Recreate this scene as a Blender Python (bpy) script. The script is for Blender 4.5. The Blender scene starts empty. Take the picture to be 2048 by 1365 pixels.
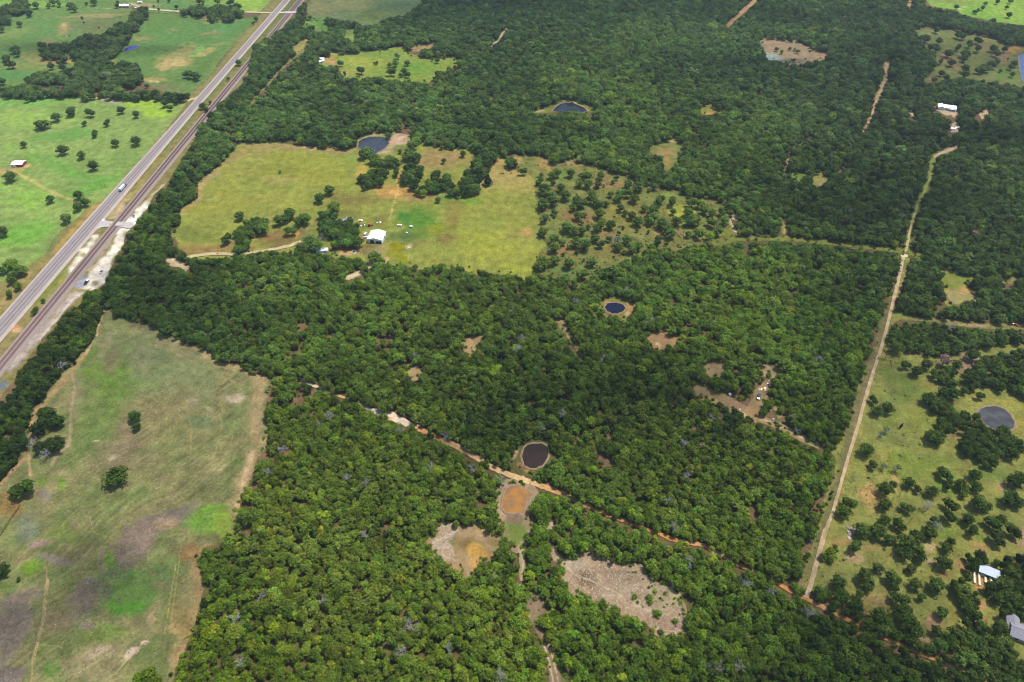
import bpy, bmesh, math, random
import numpy as np
from mathutils import Vector, Matrix
from mathutils.geometry import delaunay_2d_cdt

random.seed(7)
rng = np.random.default_rng(7)
scene = bpy.context.scene
COL = scene.collection

# ------------------------------------------------------------------ camera, sky, sun, exposure
CAM_H, PITCH, FPX = 380.0, math.radians(43.0), 1365.0
cam_data = bpy.data.cameras.new('camera')
cam_data.sensor_width = 36.0
cam_data.lens = 36.0 * FPX / 2048.0
cam_data.clip_start = 1.0
cam_data.clip_end = 30000.0
cam = bpy.data.objects.new('camera', cam_data)
COL.objects.link(cam)
cam.location = (0, 0, CAM_H)
cam.rotation_euler = (math.pi / 2 - PITCH, 0, 0)
scene.camera = cam

SUN_EL, SUN_AZ = math.radians(68.0), math.radians(62.0)     # azimuth clockwise from +Y (the viewing direction)
world = bpy.data.worlds.new("World")
scene.world = world
world.use_nodes = True
wn = world.node_tree
wn.nodes.clear()
wo = wn.nodes.new('ShaderNodeOutputWorld')
wb = wn.nodes.new('ShaderNodeBackground')
ws = wn.nodes.new('ShaderNodeTexSky')
ws.sky_type = 'NISHITA'
ws.sun_disc = False
ws.sun_elevation = SUN_EL
ws.sun_rotation = SUN_AZ
ws.air_density, ws.dust_density, ws.ozone_density = 1.0, 1.5, 1.0
wb.inputs['Strength'].default_value = 0.118
wn.links.new(ws.outputs[0], wb.inputs[0])
wn.links.new(wb.outputs[0], wo.inputs[0])

sun_d = bpy.data.lights.new('sun', 'SUN')
sun_d.energy = 3.7
sun_d.angle = math.radians(0.5)
sun_d.color = (1.0, 0.955, 0.88)
sun = bpy.data.objects.new('sun', sun_d)
COL.objects.link(sun)
to_sun = Vector((math.sin(SUN_AZ) * math.cos(SUN_EL), math.cos(SUN_AZ) * math.cos(SUN_EL), math.sin(SUN_EL)))
sun.rotation_euler = to_sun.to_track_quat('Z', 'Y').to_euler()
sun.location = to_sun * 2000

scene.view_settings.view_transform = 'Standard'
scene.view_settings.look = 'None'
scene.view_settings.exposure = 0.8
scene.view_settings.gamma = 1.0
scene.view_settings.use_curve_mapping = False
scene.cycles.filter_width = 1.05
scene.cycles.max_bounces = 5
scene.cycles.diffuse_bounces = 2
scene.cycles.transmission_bounces = 2
scene.cycles.volume_bounces = 0
scene.cycles.transparent_max_bounces = 16

# ------------------------------------------------------------------ survey: where things stand (metres; camera foot at the origin)
SP, CP = math.sin(PITCH), math.cos(PITCH)


def W(px, py, z=0.0):
    """World point at height z seen at photo pixel px, py."""
    u, v = (px - 1024.0) / FPX, (py - 682.5) / FPX
    dz = -SP - v * CP
    dy = CP - v * SP
    t = (z - CAM_H) / dz
    return (u * t, dy * t, z)


def WA(a, z=0.0):
    a = np.asarray(a, float)
    u, v = (a[:, 0] - 1024.0) / FPX, (a[:, 1] - 682.5) / FPX
    dz = -SP - v * CP
    dy = CP - v * SP
    t = (z - CAM_H) / dz
    return np.stack([u * t, dy * t], 1)


def PX(p):
    """Photo pixel of world points, n x 3."""
    p = np.asarray(p, float)
    x, y, z = p[:, 0], p[:, 1], p[:, 2] - CAM_H
    d = y * CP - z * SP
    v = -(y * SP + z * CP) / d
    return np.stack([1024 + FPX * x / d, 682.5 + FPX * v], 1)


def S(px, py):
    """Metres per photo pixel on the ground there."""
    p = W(px, py)
    return (p[1] * CP + CAM_H * SP) / FPX


def inside(pts, poly):
    pts = np.asarray(pts, float)
    x, y = pts[:, 0], pts[:, 1]
    r = np.zeros(len(pts), bool)
    n = len(poly)
    for i in range(n):
        x0, y0 = poly[i]
        x1, y1 = poly[(i + 1) % n]
        if y0 == y1:
            continue
        c = ((y0 > y) != (y1 > y)) & (x < (x1 - x0) * (y - y0) / (y1 - y0) + x0)
        r ^= c
    return r


def seg_dist(pts, line, widths=None):
    """Distance of pts to a polyline; with widths, distance minus the local half-width."""
    pts = np.asarray(pts, float)
    best = np.full(len(pts), 1e9)
    for i in range(len(line) - 1):
        a, b = np.array(line[i][:2], float), np.array(line[i + 1][:2], float)
        ab = b - a
        t = np.clip(((pts - a) @ ab) / max(ab @ ab, 1e-9), 0, 1)
        d = np.hypot(*(pts - a - t[:, None] * ab).T)
        if widths is not None:
            d = d - (widths[i] * (1 - t) + widths[i + 1] * t)
        best = np.minimum(best, d)
    return best


def _hash(ix, iy, s):
    h = (ix * 374761393 + iy * 668265263 + s * 974634777) & 0xFFFFFFFF
    h = ((h ^ (h >> 13)) * 1274126177) & 0xFFFFFFFF
    return ((h ^ (h >> 16)) & 0xFFFF) / 65535.0


def vnoise(x, y, s=0):
    ix, iy = np.floor(x).astype(np.int64), np.floor(y).astype(np.int64)
    fx, fy = x - ix, y - iy
    fx, fy = fx * fx * (3 - 2 * fx), fy * fy * (3 - 2 * fy)
    a, b = _hash(ix, iy, s), _hash(ix + 1, iy, s)
    c, d = _hash(ix, iy + 1, s), _hash(ix + 1, iy + 1, s)
    return (a * (1 - fx) + b * fx) * (1 - fy) + (c * (1 - fx) + d * fx) * fy


def fbm(x, y, scale, octs=4, s=0):
    """About -1..1."""
    v, a, tot = 0.0, 1.0, 0.0
    for o in range(octs):
        v = v + a * (vnoise(x / scale + o * 17.3, y / scale - o * 9.1, s + o) * 2 - 1)
        tot += a
        a *= 0.55
        scale *= 0.47
    return v / tot * 1.6


KA = 0.56          # observed sunlit sRGB -> surface reflectance at this exposure


def lin(c, k=1.0):
    c = np.asarray(c, float) / 255.0
    return np.where(c <= 0.04045, c / 12.92, ((c + 0.055) / 1.055) ** 2.4) * k


def alb(c):
    return lin(c, KA)


# ------------------------------------------------------------------ materials
def new_mat(name):
    m = bpy.data.materials.new(name)
    m.use_nodes = True
    nt = m.node_tree
    nt.nodes.clear()
    return m, nt


def N(nt, t, **kw):
    n = nt.nodes.new(t)
    for k, v in kw.items():
        setattr(n, k, v)
    return n


def simple(name, col, rough=0.7, metal=0.0, var=0.12, scale=0.6, raw=False, spec=0.3):
    m, nt = new_mat(name)
    out = N(nt, 'ShaderNodeOutputMaterial')
    p = N(nt, 'ShaderNodeBsdfPrincipled')
    c = np.asarray(col, float) if raw else alb(col)
    tc = N(nt, 'ShaderNodeTexCoord')
    no = N(nt, 'ShaderNodeTexNoise')
    no.inputs['Scale'].default_value = scale
    no.inputs['Detail'].default_value = 4
    mr = N(nt, 'ShaderNodeMapRange')
    mr.inputs[1].default_value, mr.inputs[2].default_value = 0.3, 0.7
    mr.inputs[3].default_value, mr.inputs[4].default_value = 1 - var, 1 + var
    mx = N(nt, 'ShaderNodeVectorMath', operation='SCALE')
    mx.inputs[0].default_value = tuple(c)
    L = nt.links.new
    L(tc.outputs['Object'], no.inputs['Vector'])
    L(no.outputs['Fac'], mr.inputs[0])
    L(mr.outputs[0], mx.inputs['Scale'])
    L(mx.outputs[0], p.inputs['Base Color'])
    p.inputs['Roughness'].default_value = rough
    p.inputs['Metallic'].default_value = metal
    p.inputs['Specular IOR Level'].default_value = spec
    L(p.outputs[0], out.inputs[0])
    return m


def ground_mat(name, fine=0.22, fscale=0.55, bump=0.25, contrast=1.0):
    """Soil and grass: the surveyed colour of the spot, with fine tufts and clods."""
    m, nt = new_mat(name)
    L = nt.links.new
    out = N(nt, 'ShaderNodeOutputMaterial')
    d = N(nt, 'ShaderNodeBsdfDiffuse')
    d.inputs['Roughness'].default_value = 0.6
    at = N(nt, 'ShaderNodeAttribute', attribute_name='Col')
    tc = N(nt, 'ShaderNodeNewGeometry')
    n1 = N(nt, 'ShaderNodeTexNoise')
    n1.inputs['Scale'].default_value = fscale
    n1.inputs['Detail'].default_value = 6
    n1.inputs['Roughness'].default_value = 0.7
    n2 = N(nt, 'ShaderNodeTexNoise')
    n2.inputs['Scale'].default_value = 0.13
    n2.inputs['Detail'].default_value = 5
    L(tc.outputs['Position'], n1.inputs['Vector'])
    L(tc.outputs['Position'], n2.inputs['Vector'])
    mr = N(nt, 'ShaderNodeMapRange')
    mr.inputs[1].default_value, mr.inputs[2].default_value = 0.28, 0.72
    mr.inputs[3].default_value, mr.inputs[4].default_value = 1 - fine, 1 + fine
    mr2 = N(nt, 'ShaderNodeMapRange')
    mr2.inputs[1].default_value, mr2.inputs[2].default_value = 0.3, 0.7
    mr2.inputs[3].default_value, mr2.inputs[4].default_value = 1 - fine * 0.6, 1 + fine * 0.6
    mu = N(nt, 'ShaderNodeMath', operation='MULTIPLY')
    sc = N(nt, 'ShaderNodeVectorMath', operation='SCALE')
    L(n1.outputs['Fac'], mr.inputs[0])
    L(n2.outputs['Fac'], mr2.inputs[0])
    L(mr.outputs[0], mu.inputs[0])
    L(mr2.outputs[0], mu.inputs[1])
    L(at.outputs['Color'], sc.inputs[0])
    L(mu.outputs[0], sc.inputs['Scale'])
    hs = N(nt, 'ShaderNodeHueSaturation')
    n3 = N(nt, 'ShaderNodeTexNoise')
    n3.inputs['Scale'].default_value = 0.3
    n3.inputs['Detail'].default_value = 3
    L(tc.outputs['Position'], n3.inputs['Vector'])
    mh = N(nt, 'ShaderNodeMapRange')
    mh.inputs[3].default_value, mh.inputs[4].default_value = 0.475, 0.525
    L(n3.outputs['Fac'], mh.inputs[0])
    L(mh.outputs[0], hs.inputs['Hue'])
    L(sc.outputs[0], hs.inputs['Color'])
    L(hs.outputs[0], d.inputs['Color'])
    bp = N(nt, 'ShaderNodeBump')
    bp.inputs['Strength'].default_value = bump
    bp.inputs['Distance'].default_value = 0.5
    L(n1.outputs['Fac'], bp.inputs['Height'])
    L(bp.outputs[0], d.inputs['Normal'])
    L(d.outputs[0], out.inputs[0])
    return m


def leaf_mat(name, own=None):
    m, nt = new_mat(name)
    L = nt.links.new
    out = N(nt, 'ShaderNodeOutputMaterial')
    df = N(nt, 'ShaderNodeBsdfDiffuse')
    tr = N(nt, 'ShaderNodeBsdfTranslucent')
    mix = N(nt, 'ShaderNodeMixShader')
    mix.inputs[0].default_value = 0.2
    at = N(nt, 'ShaderNodeAttribute', attribute_name='tint', attribute_type='INSTANCER')
    lv = N(nt, 'ShaderNodeAttribute', attribute_name='leaf')
    mu = N(nt, 'ShaderNodeMix', data_type='RGBA', blend_type='MULTIPLY')
    mu.inputs[0].default_value = 1.0
    L(at.outputs['Color'], mu.inputs[6])
    L(lv.outputs['Color'], mu.inputs[7])
    warm = N(nt, 'ShaderNodeMix', data_type='RGBA', blend_type='MULTIPLY')
    warm.inputs[0].default_value = 1.0
    warm.inputs[7].default_value = (1.15, 1.25, 0.7, 1)
    L(mu.outputs[2], df.inputs['Color'])
    L(mu.outputs[2], warm.inputs[6])
    L(warm.outputs[2], tr.inputs['Color'])
    L(df.outputs[0], mix.inputs[1])
    L(tr.outputs[0], mix.inputs[2])
    L(mix.outputs[0], out.inputs[0])
    return m


def water_mat(name, col, rough=0.06, cover=None, scale=0.2):
    m, nt = new_mat(name)
    L = nt.links.new
    out = N(nt, 'ShaderNodeOutputMaterial')
    p = N(nt, 'ShaderNodeBsdfPrincipled')
    p.inputs['Roughness'].default_value = rough
    p.inputs['IOR'].default_value = 1.33
    p.inputs['Specular IOR Level'].default_value = 0.28
    g = N(nt, 'ShaderNodeNewGeometry')
    n = N(nt, 'ShaderNodeTexNoise')
    n.inputs['Scale'].default_value = scale
    n.inputs['Detail'].default_value = 5
    L(g.outputs['Position'], n.inputs['Vector'])
    mx = N(nt, 'ShaderNodeMix', data_type='RGBA')
    mx.inputs[6].default_value = (*alb(col), 1)
    mx.inputs[7].default_value = (*alb(cover or [c * 1.18 for c in col]), 1)
    mr = N(nt, 'ShaderNodeMapRange')
    mr.inputs[1].default_value, mr.inputs[2].default_value = 0.42, 0.62
    L(n.outputs['Fac'], mr.inputs[0])
    L(mr.outputs[0], mx.inputs[0])
    L(mx.outputs[2], p.inputs['Base Color'])
    n2 = N(nt, 'ShaderNodeTexNoise')
    n2.inputs['Scale'].default_value = 1.4
    bp = N(nt, 'ShaderNodeBump')
    bp.inputs['Strength'].default_value = 0.04
    L(g.outputs['Position'], n2.inputs['Vector'])
    L(n2.outputs['Fac'], bp.inputs['Height'])
    L(bp.outputs[0], p.inputs['Normal'])
    L(p.outputs[0], out.inputs[0])
    return m


M_GRASS = ground_mat('grass_soil', fine=0.40, fscale=0.55, bump=0.45)
M_SOIL = ground_mat('bare_soil', fine=0.26, fscale=0.6, bump=0.3)
M_FLOOR = ground_mat('leaf_litter', fine=0.35, fscale=0.5, bump=0.4)
M_LEAF = leaf_mat('oak_leaves')
M_BARK = simple('bark', (0.16, 0.13, 0.10), raw=True, var=0.25, scale=1.5)
M_DEADWOOD = simple('weathered_deadwood', (0.23, 0.22, 0.215), raw=True, var=0.2, scale=1.0, rough=0.9)
M_RUSTLEAF = simple('dead_brown_leaves', (0.20, 0.11, 0.085), raw=True, var=0.3, scale=0.8, rough=0.9)


# ------------------------------------------------------------------ mesh helpers
def set_props(o, label=None, cat=None, group=None, kind=None):
    if label:
        o['label'] = label
    if cat:
        o['category'] = cat
    if group:
        o['group'] = group
    if kind:
        o['kind'] = kind
    return o


def link(name, me, parent=None, loc=(0, 0, 0), rz=0.0):
    o = bpy.data.objects.new(name, me)
    COL.objects.link(o)
    o.location = loc
    o.rotation_euler = (0, 0, rz)
    if parent:
        o.parent = parent
    return o


def thing(name, loc, label, cat, group=None, rz=0.0):
    o = bpy.data.objects.new(name, None)
    COL.objects.link(o)
    o.empty_display_size = 0.5
    o.location = loc
    o.rotation_euler = (0, 0, rz)
    return set_props(o, label, cat, group)


def mesh_np(name, verts, faces, mats, mat_idx=None, smooth=False):
    me = bpy.data.meshes.new(name)
    me.from_pydata([tuple(v) for v in verts], [], [tuple(f) for f in faces])
    for m in mats:
        me.materials.append(m)
    if mat_idx is not None:
        me.polygons.foreach_set('material_index', np.asarray(mat_idx, np.int32))
    if smooth:
        me.polygons.foreach_set('use_smooth', np.ones(len(me.polygons), bool))
    me.update()
    return me


class MB:
    """Collects boxes, bars and lofts into one mesh."""

    def __init__(self):
        self.v, self.f = [], []

    def add(self, vs, fs):
        n = len(self.v)
        self.v += [tuple(v) for v in vs]
        self.f += [tuple(i + n for i in f) for f in fs]
        return self

    def box(self, x0, x1, y0, y1, z0, z1, taper=0.0):
        t = taper
        vs = [(x0, y0, z0), (x1, y0, z0), (x1, y1, z0), (x0, y1, z0),
              (x0 + t, y0 + t, z1), (x1 - t, y0 + t, z1), (x1 - t, y1 - t, z1), (x0 + t, y1 - t, z1)]
        return self.add(vs, [(0, 3, 2, 1), (4, 5, 6, 7), (0, 1, 5, 4), (1, 2, 6, 5), (2, 3, 7, 6), (3, 0, 4, 7)])

    def prism(self, prof, y0, y1):
        """Extrude an x-z outline along y."""
        n = len(prof)
        vs = [(x, y0, z) for x, z in prof] + [(x, y1, z) for x, z in prof]
        fs = [tuple(range(n)), tuple(range(2 * n - 1, n - 1, -1))]
        fs += [(i + n, (i + 1) % n + n, (i + 1) % n, i) for i in range(n)]
        return self.add(vs, fs)

    def tube(self, a, b, r0, r1, n=6):
        a, b = Vector(a), Vector(b)
        d = (b - a).normalized()
        u = d.orthogonal().normalized()
        w = d.cross(u)
        vs = []
        for p, r in ((a, r0), (b, r1)):
            for i in range(n):
                t = 2 * math.pi * i / n
                vs.append(p + (u * math.cos(t) + w * math.sin(t)) * r)
        fs = [(i, (i + 1) % n, (i + 1) % n + n, i + n) for i in range(n)]
        fs += [tuple(range(n - 1, -1, -1)), tuple(range(n, 2 * n))]
        return self.add(vs, fs)

    def mesh(self, name, mat, bevel=0.0, smooth=False):
        me = bpy.data.meshes.new(name)
        me.from_pydata(self.v, [], self.f)
        me.materials.append(mat)
        bm = bmesh.new()
        bm.from_mesh(me)
        bmesh.ops.recalc_face_normals(bm, faces=bm.faces)
        if bevel:
            bmesh.ops.bevel(bm, geom=bm.edges[:], offset=bevel, segments=1, affect='EDGES')
        bm.to_mesh(me)
        bm.free()
        if smooth:
            me.polygons.foreach_set('use_smooth', np.ones(len(me.polygons), bool))
        return me

    def part(self, name, mat, parent, bevel=0.0, smooth=False, loc=(0, 0, 0)):
        return link(name, self.mesh(name, mat, bevel, smooth), parent, loc)


# ------------------------------------------------------------------ ground cover colours
def paint(P, base, patches, streak=None, seed=0, mottle=0.10, mott_scale=26.0, second=None):
    """Colour of each ground point P (world x, y): base, broad mottling, then the surveyed patches with ragged edges."""
    pix = PX(np.column_stack([P, np.zeros(len(P))]))
    sc = (P[:, 1] * CP + CAM_H * SP) / FPX
    x, y = P[:, 0], P[:, 1]
    c = np.tile(alb(base), (len(P), 1))
    if second is not None:
        w = np.clip(0.5 + 0.75 * fbm(x, y, mott_scale * 1.6, 5, seed + 50), 0, 1)[:, None]
        c = c * (1 - w) + alb(second) * w
    c = c * (1 + mottle * fbm(x, y, mott_scale, 4, seed + 3)[:, None])
    if streak:
        ca, sa = math.cos(math.radians(streak[0])), math.sin(math.radians(streak[0]))
        u, v = x * ca + y * sa + 6 * fbm(x, y, 40, 2, seed), -x * sa + y * ca + 6 * fbm(x, y, 50, 2, seed + 1)
        c = c * (1 + streak[1] * fbm(u / 14, v / 1.3, 1.0, 2, seed + 77) * np.clip(0.6 + fbm(x, y, 45, 2, seed + 9), 0, 1))[:, None]
    n1 = fbm(x, y, 22.0, 5, seed + 11)
    n2 = fbm(x, y, 6.0, 4, seed + 23)
    nx = fbm(x, y, 30.0, 3, seed + 31) * 9.0 / sc * 0.35
    ny = fbm(x, y, 30.0, 3, seed + 37) * 9.0 / sc * 0.2
    q = pix + np.stack([nx, ny], 1)
    for p in patches:
        kind, col = p[0], alb(p[-2])
        st = p[-1]
        if kind == 'e':                      # soft blob: cx, cy, rx, ry, tilt
            _, cx, cy, rx, ry, ang = p[:6]
            ca, sa = math.cos(math.radians(ang)), math.sin(math.radians(ang))
            dx, dy = q[:, 0] - cx, q[:, 1] - cy
            r = np.hypot((dx * ca + dy * sa) / rx, (-dx * sa + dy * ca) / ry)
            w = np.clip((1.42 - r + 0.5 * n1 + 0.34 * n2) / 0.85, 0, 1)
        elif kind == 'p':                    # area with a crisp, ragged border
            d = -seg_dist(q, list(p[1]) + [p[1][0]])
            d = np.where(inside(q, p[1]), -d, d)
            w = np.clip((d + 3.0 * n2 + 2.0) / 5.0, 0, 1)
        else:                                # 'l' worn line: points, half width (px)
            d = seg_dist(pix + np.stack([nx, ny], 1) * 0.12, p[1])
            w = np.clip(1.25 - d / p[2] + 0.45 * n2, 0, 1)
        w = (w * w * (3 - 2 * w) * st)[:, None]
        c = c * (1 - w) + col * (1 + 0.12 * n2[:, None]) * w
    return np.clip(c, 0.003, 0.8)


def resample(poly, step, closed=True, jitter=0.0):
    out = []
    n = len(poly)
    for i in range(n if closed else n - 1):
        a, b = np.array(poly[i], float), np.array(poly[(i + 1) % n], float)
        k = max(1, int(np.hypot(*(b - a)) / step))
        for j in range(k):
            t = j / k
            p = a * (1 - t) + b * t
            if jitter and j:
                p = p + rng.normal(0, jitter, 2)
            out.append(p)
    if not closed:
        out.append(np.array(poly[-1], float))
    return np.array(out)


Z = [0.02]


def field(name, poly, base, patches=(), mat=None, step=3.0, jitter=0.8, seed=0, label=None, second=None, mottle=0.10, mott_scale=26.0, crisp=4.0, kind='structure', streak=None):
    """A piece of open ground inside a surveyed outline (photo pixels -> metres), its surface coloured point by point."""
    B = resample(poly, crisp, True, jitter)
    xs, ys = B[:, 0], B[:, 1]
    gx = np.arange(xs.min(), xs.max(), step)
    gy = np.arange(ys.min(), ys.max(), step * 0.72)
    G = np.array(np.meshgrid(gx, gy)).reshape(2, -1).T
    G = G + rng.uniform(-0.3, 0.3, G.shape) * step
    G = G[inside(G, [tuple(b) for b in B])]
    if len(G):
        G = G[seg_dist(G, [tuple(b) for b in B] + [tuple(B[0])]) > step * 0.35]
    A = WA(np.vstack([B, G]) if len(G) else B)
    n = len(B)
    edges = [(i, (i + 1) % n) for i in range(n)]
    r = delaunay_2d_cdt([Vector(v) for v in A], edges, [], 1, 1e-4)
    V = np.array([(v.x, v.y) for v in r[0]])
    Z[0] += 0.008
    me = bpy.data.meshes.new(name)
    me.from_pydata([(v[0], v[1], 0.0) for v in V], [], r[2])
    bm = bmesh.new()
    bm.from_mesh(me)
    for f in bm.faces:
        f.normal_update()
    rev = [f for f in bm.faces if f.normal.z < 0]
    bmesh.ops.reverse_faces(bm, faces=rev)
    bm.to_mesh(me)
    bm.free()
    c = paint(V, base, patches, streak, seed=seed, second=second, mottle=mottle, mott_scale=mott_scale)
    at = me.color_attributes.new('Col', 'FLOAT_COLOR', 'POINT')
    at.data.foreach_set('color', np.column_stack([c, np.ones(len(c))]).astype(np.float32).ravel())
    me.materials.append(mat or M_GRASS)
    o = link(name, me, None, (0, 0, Z[0]))
    return set_props(o, label, None, None, kind)


def skirt(poly, m=6.0):
    """Let open ground run on a few metres under the crowns that stand along its near side."""
    area = sum(poly[i][0] * poly[(i + 1) % len(poly)][1] - poly[(i + 1) % len(poly)][0] * poly[i][1] for i in range(len(poly)))
    s_, out = (1 if area > 0 else -1), []
    for i, (x, y) in enumerate(poly):
        a, b = poly[i - 1], poly[(i + 1) % len(poly)]
        tx, ty = b[0] - a[0], b[1] - a[1]
        L_ = max(math.hypot(tx, ty), 1e-6)
        nx, ny = s_ * ty / L_, -s_ * tx / L_
        d = m / S(min(max(x, 0), 2048), max(y, 0)) * 0.62
        out.append((x + nx * d * 0.4 * max(ny, 0), y + max(ny, 0) * d))
    return out


def ribbon_poly(line, hw):
    """Outline (photo px) of a strip of given half-width(s) in px around a photo-pixel line."""
    L_, R_ = [], []
    n = len(line)
    for i in range(n):
        a = np.array(line[max(i - 1, 0)], float)
        b = np.array(line[min(i + 1, n - 1)], float)
        t = (b - a) / max(np.hypot(*(b - a)), 1e-6)
        w = hw[i] if hasattr(hw, '__len__') else hw
        p = np.array(line[i], float)
        nrm = np.array([-t[1], t[0]])
        L_.append(tuple(p + nrm * w))
        R_.append(tuple(p - nrm * w))
    return L_ + R_[::-1]


def strip_world(name, pts, hw, z0, z1, mat, parent=None, close_ends=True, seg=None):
    """A flat-topped strip (road bed, painted line, rail) along world points, half-width hw, from z0 up to z1."""
    P = [np.array(p[:2], float) for p in pts]
    if seg:
        P = list(resample(P, seg, False))
    vs, fs = [], []
    n = len(P)
    for i in range(n):
        a, b = P[max(i - 1, 0)], P[min(i + 1, n - 1)]
        t = (b - a) / np.hypot(*(b - a))
        nr = np.array([-t[1], t[0]])
        w = hw(i / (n - 1)) if callable(hw) else hw
        l, r = P[i] + nr * w, P[i] - nr * w
        e = (z1 - z0) * 1.2
        l2, r2 = P[i] + nr * (w + e), P[i] - nr * (w + e)
        vs += [(*l2, z0), (*l, z1), (*r, z1), (*r2, z0)]
    for i in range(n - 1):
        k = 4 * i
        for j in range(3):
            fs.append((k + j, k + j + 1, k + j + 5, k + j + 4)[::-1])
    if close_ends:
        fs += [(0, 1, 2, 3), tuple(range(4 * n - 1, 4 * n - 5, -1))]
    me = mesh_np(name, vs, fs, [mat])
    return link(name, me, parent)


# ------------------------------------------------------------------ air and clouds
HAZE = 0.000052
hm, hnt = new_mat('summer_haze')
ho = N(hnt, 'ShaderNodeOutputMaterial')
hv = N(hnt, 'ShaderNodeVolumePrincipled')
hv.inputs['Color'].default_value = (0.70, 0.88, 1.0, 1)
hv.inputs['Density'].default_value = HAZE
hv.inputs['Anisotropy'].default_value = 0.2
hnt.links.new(hv.outputs[0], ho.inputs['Volume'])
set_props(MB().box(-4200, 4200, -2200, 6200, -1.2, 400).part('haze', hm, None), kind='stuff')

cm, cnt = new_mat('cloud_vapour')
co = N(cnt, 'ShaderNodeOutputMaterial')
ct, cd, ctr, c1, c2 = N(cnt, 'ShaderNodeBsdfTransparent'), N(cnt, 'ShaderNodeBsdfDiffuse'), N(cnt, 'ShaderNodeBsdfTranslucent'), N(cnt, 'ShaderNodeMixShader'), N(cnt, 'ShaderNodeMixShader')
cd.inputs['Color'].default_value = ctr.inputs['Color'].default_value = (0.9, 0.9, 0.92, 1)
c1.inputs[0].default_value = 0.5
c2.inputs[0].default_value = 0.085
cnt.links.new(cd.outputs[0], c1.inputs[1])
cnt.links.new(ctr.outputs[0], c1.inputs[2])
cnt.links.new(ct.outputs[0], c2.inputs[1])
cnt.links.new(c1.outputs[0], c2.inputs[2])
cnt.links.new(c2.outputs[0], co.inputs[0])
CLOUD_Z = 950.0


def cloud(px, py, rx, ry, seed, n=12):
    """A fair-weather cumulus high over the land whose shade falls about ground pixel px, py (rx, ry metres across/along)."""
    r = np.random.default_rng(seed)
    g = Vector(W(px, py))
    c = g + to_sun * (CLOUD_Z / to_sun.z)
    bm = bmesh.new()
    for i in range(n):
        a, q = r.uniform(0, 6.283), math.sqrt(r.random()) * 0.8
        s = r.uniform(0.28, 0.55)
        m = Matrix.Translation((math.cos(a) * q * rx, math.sin(a) * q * ry, r.uniform(0, 0.3) * min(rx, ry))) @ Matrix.Diagonal((rx * s, ry * s, min(rx, ry) * s * 0.6, 1))
        bmesh.ops.create_icosphere(bm, subdivisions=3, radius=1.0, matrix=m)
    me = bpy.data.meshes.new('cloud')
    for v in bm.verts:
        v.co += Vector(r.normal(0, min(rx, ry) * 0.012, 3))
    bm.to_mesh(me)
    bm.free()
    me.materials.append(cm)
    set_props(link('cloud', me, None, c), kind='structure')


for k_, a_ in enumerate([(1180, 5, 420, 130), (860, 25, 170, 110), (1640, 150, 220, 60), (1930, 110, 190, 70), (180, 95, 150, 45), (330, 560, 70, 50), (1560, 40, 230, 70),  (160, 1180, 60, 40), (1900, 280, 160, 40), (1050, 270, 160, 28), (1690, 660, 50, 80), (1230, 770, 110, 45), (430, 650, 100, 36), (1590, 1310, 90, 40), (1760, 410, 130, 50), (980, 900, 60, 24)]):
    cloud(*a_, seed=k_)
#%%SETTING

# ------------------------------------------------------------------ the ground sheet
def ground_sheet():
    xs = np.concatenate([np.linspace(-4000, -1300, 8)[:-1], np.arange(-1300, 1301, 13.0), np.linspace(1300, 4000, 8)[1:]])
    ys = np.concatenate([np.linspace(-2000, -60, 6)[:-1], np.arange(-60, 1700, 13.0), np.linspace(1700, 6000, 9)])
    gx, gy = np.meshgrid(xs, ys)
    P = np.stack([gx.ravel(), gy.ravel()], 1)
    nx, ny = len(xs), len(ys)
    i = np.arange((nx - 1) * (ny - 1))
    a = (i // (nx - 1)) * nx + i % (nx - 1)
    F = np.stack([a, a + 1, a + 1 + nx, a + nx], 1)
    me = bpy.data.meshes.new('ground')
    me.from_pydata([(x, y, 0.0) for x, y in P], [], F.tolist())
    w = np.clip(0.5 + 0.8 * fbm(P[:, 0], P[:, 1], 60, 4, 5), 0, 1)[:, None]
    c = alb((132, 104, 78)) * (1 - w) + alb((106, 100, 60)) * w
    at = me.color_attributes.new('Col', 'FLOAT_COLOR', 'POINT')
    at.data.foreach_set('color', np.column_stack([c, np.ones(len(c))]).astype(np.float32).ravel())
    me.materials.append(M_FLOOR)
    return set_props(link('ground', me), kind='structure')


ground_sheet()

# ------------------------------------------------------------------ outlines read off the survey (photo pixels)
HWY = lambda y: 574.0 - 0.87 * y
RAIL = lambda y: 602.0 - 0.818 * y

BELT_W = [(640, -60), (615, 0), (600, 14), (588, 30), (566, 55), (545, 66), (525, 80), (507, 92), (500, 120), (497, 150), (477, 175), (440, 205), (427, 212), (397, 250),
          (392, 275), (375, 300), (360, 325), (350, 341), (335, 366), (307, 391), (297, 416), (277, 441), (252, 466), (247, 491), (232, 516), (220, 541),
          (212, 565), (197, 579), (190, 581), (172, 583), (165, 598), (160, 611), (135, 618), (122, 636), (105, 663), (85, 676), (82, 684), (65, 707), (55, 722),
          (40, 739), (27, 764), (10, 782), (0, 797), (-30, 830), (-160, 1000)]
CORRIDOR = [(-900, -60)] + BELT_W + [(-900, 1000)]

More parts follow.
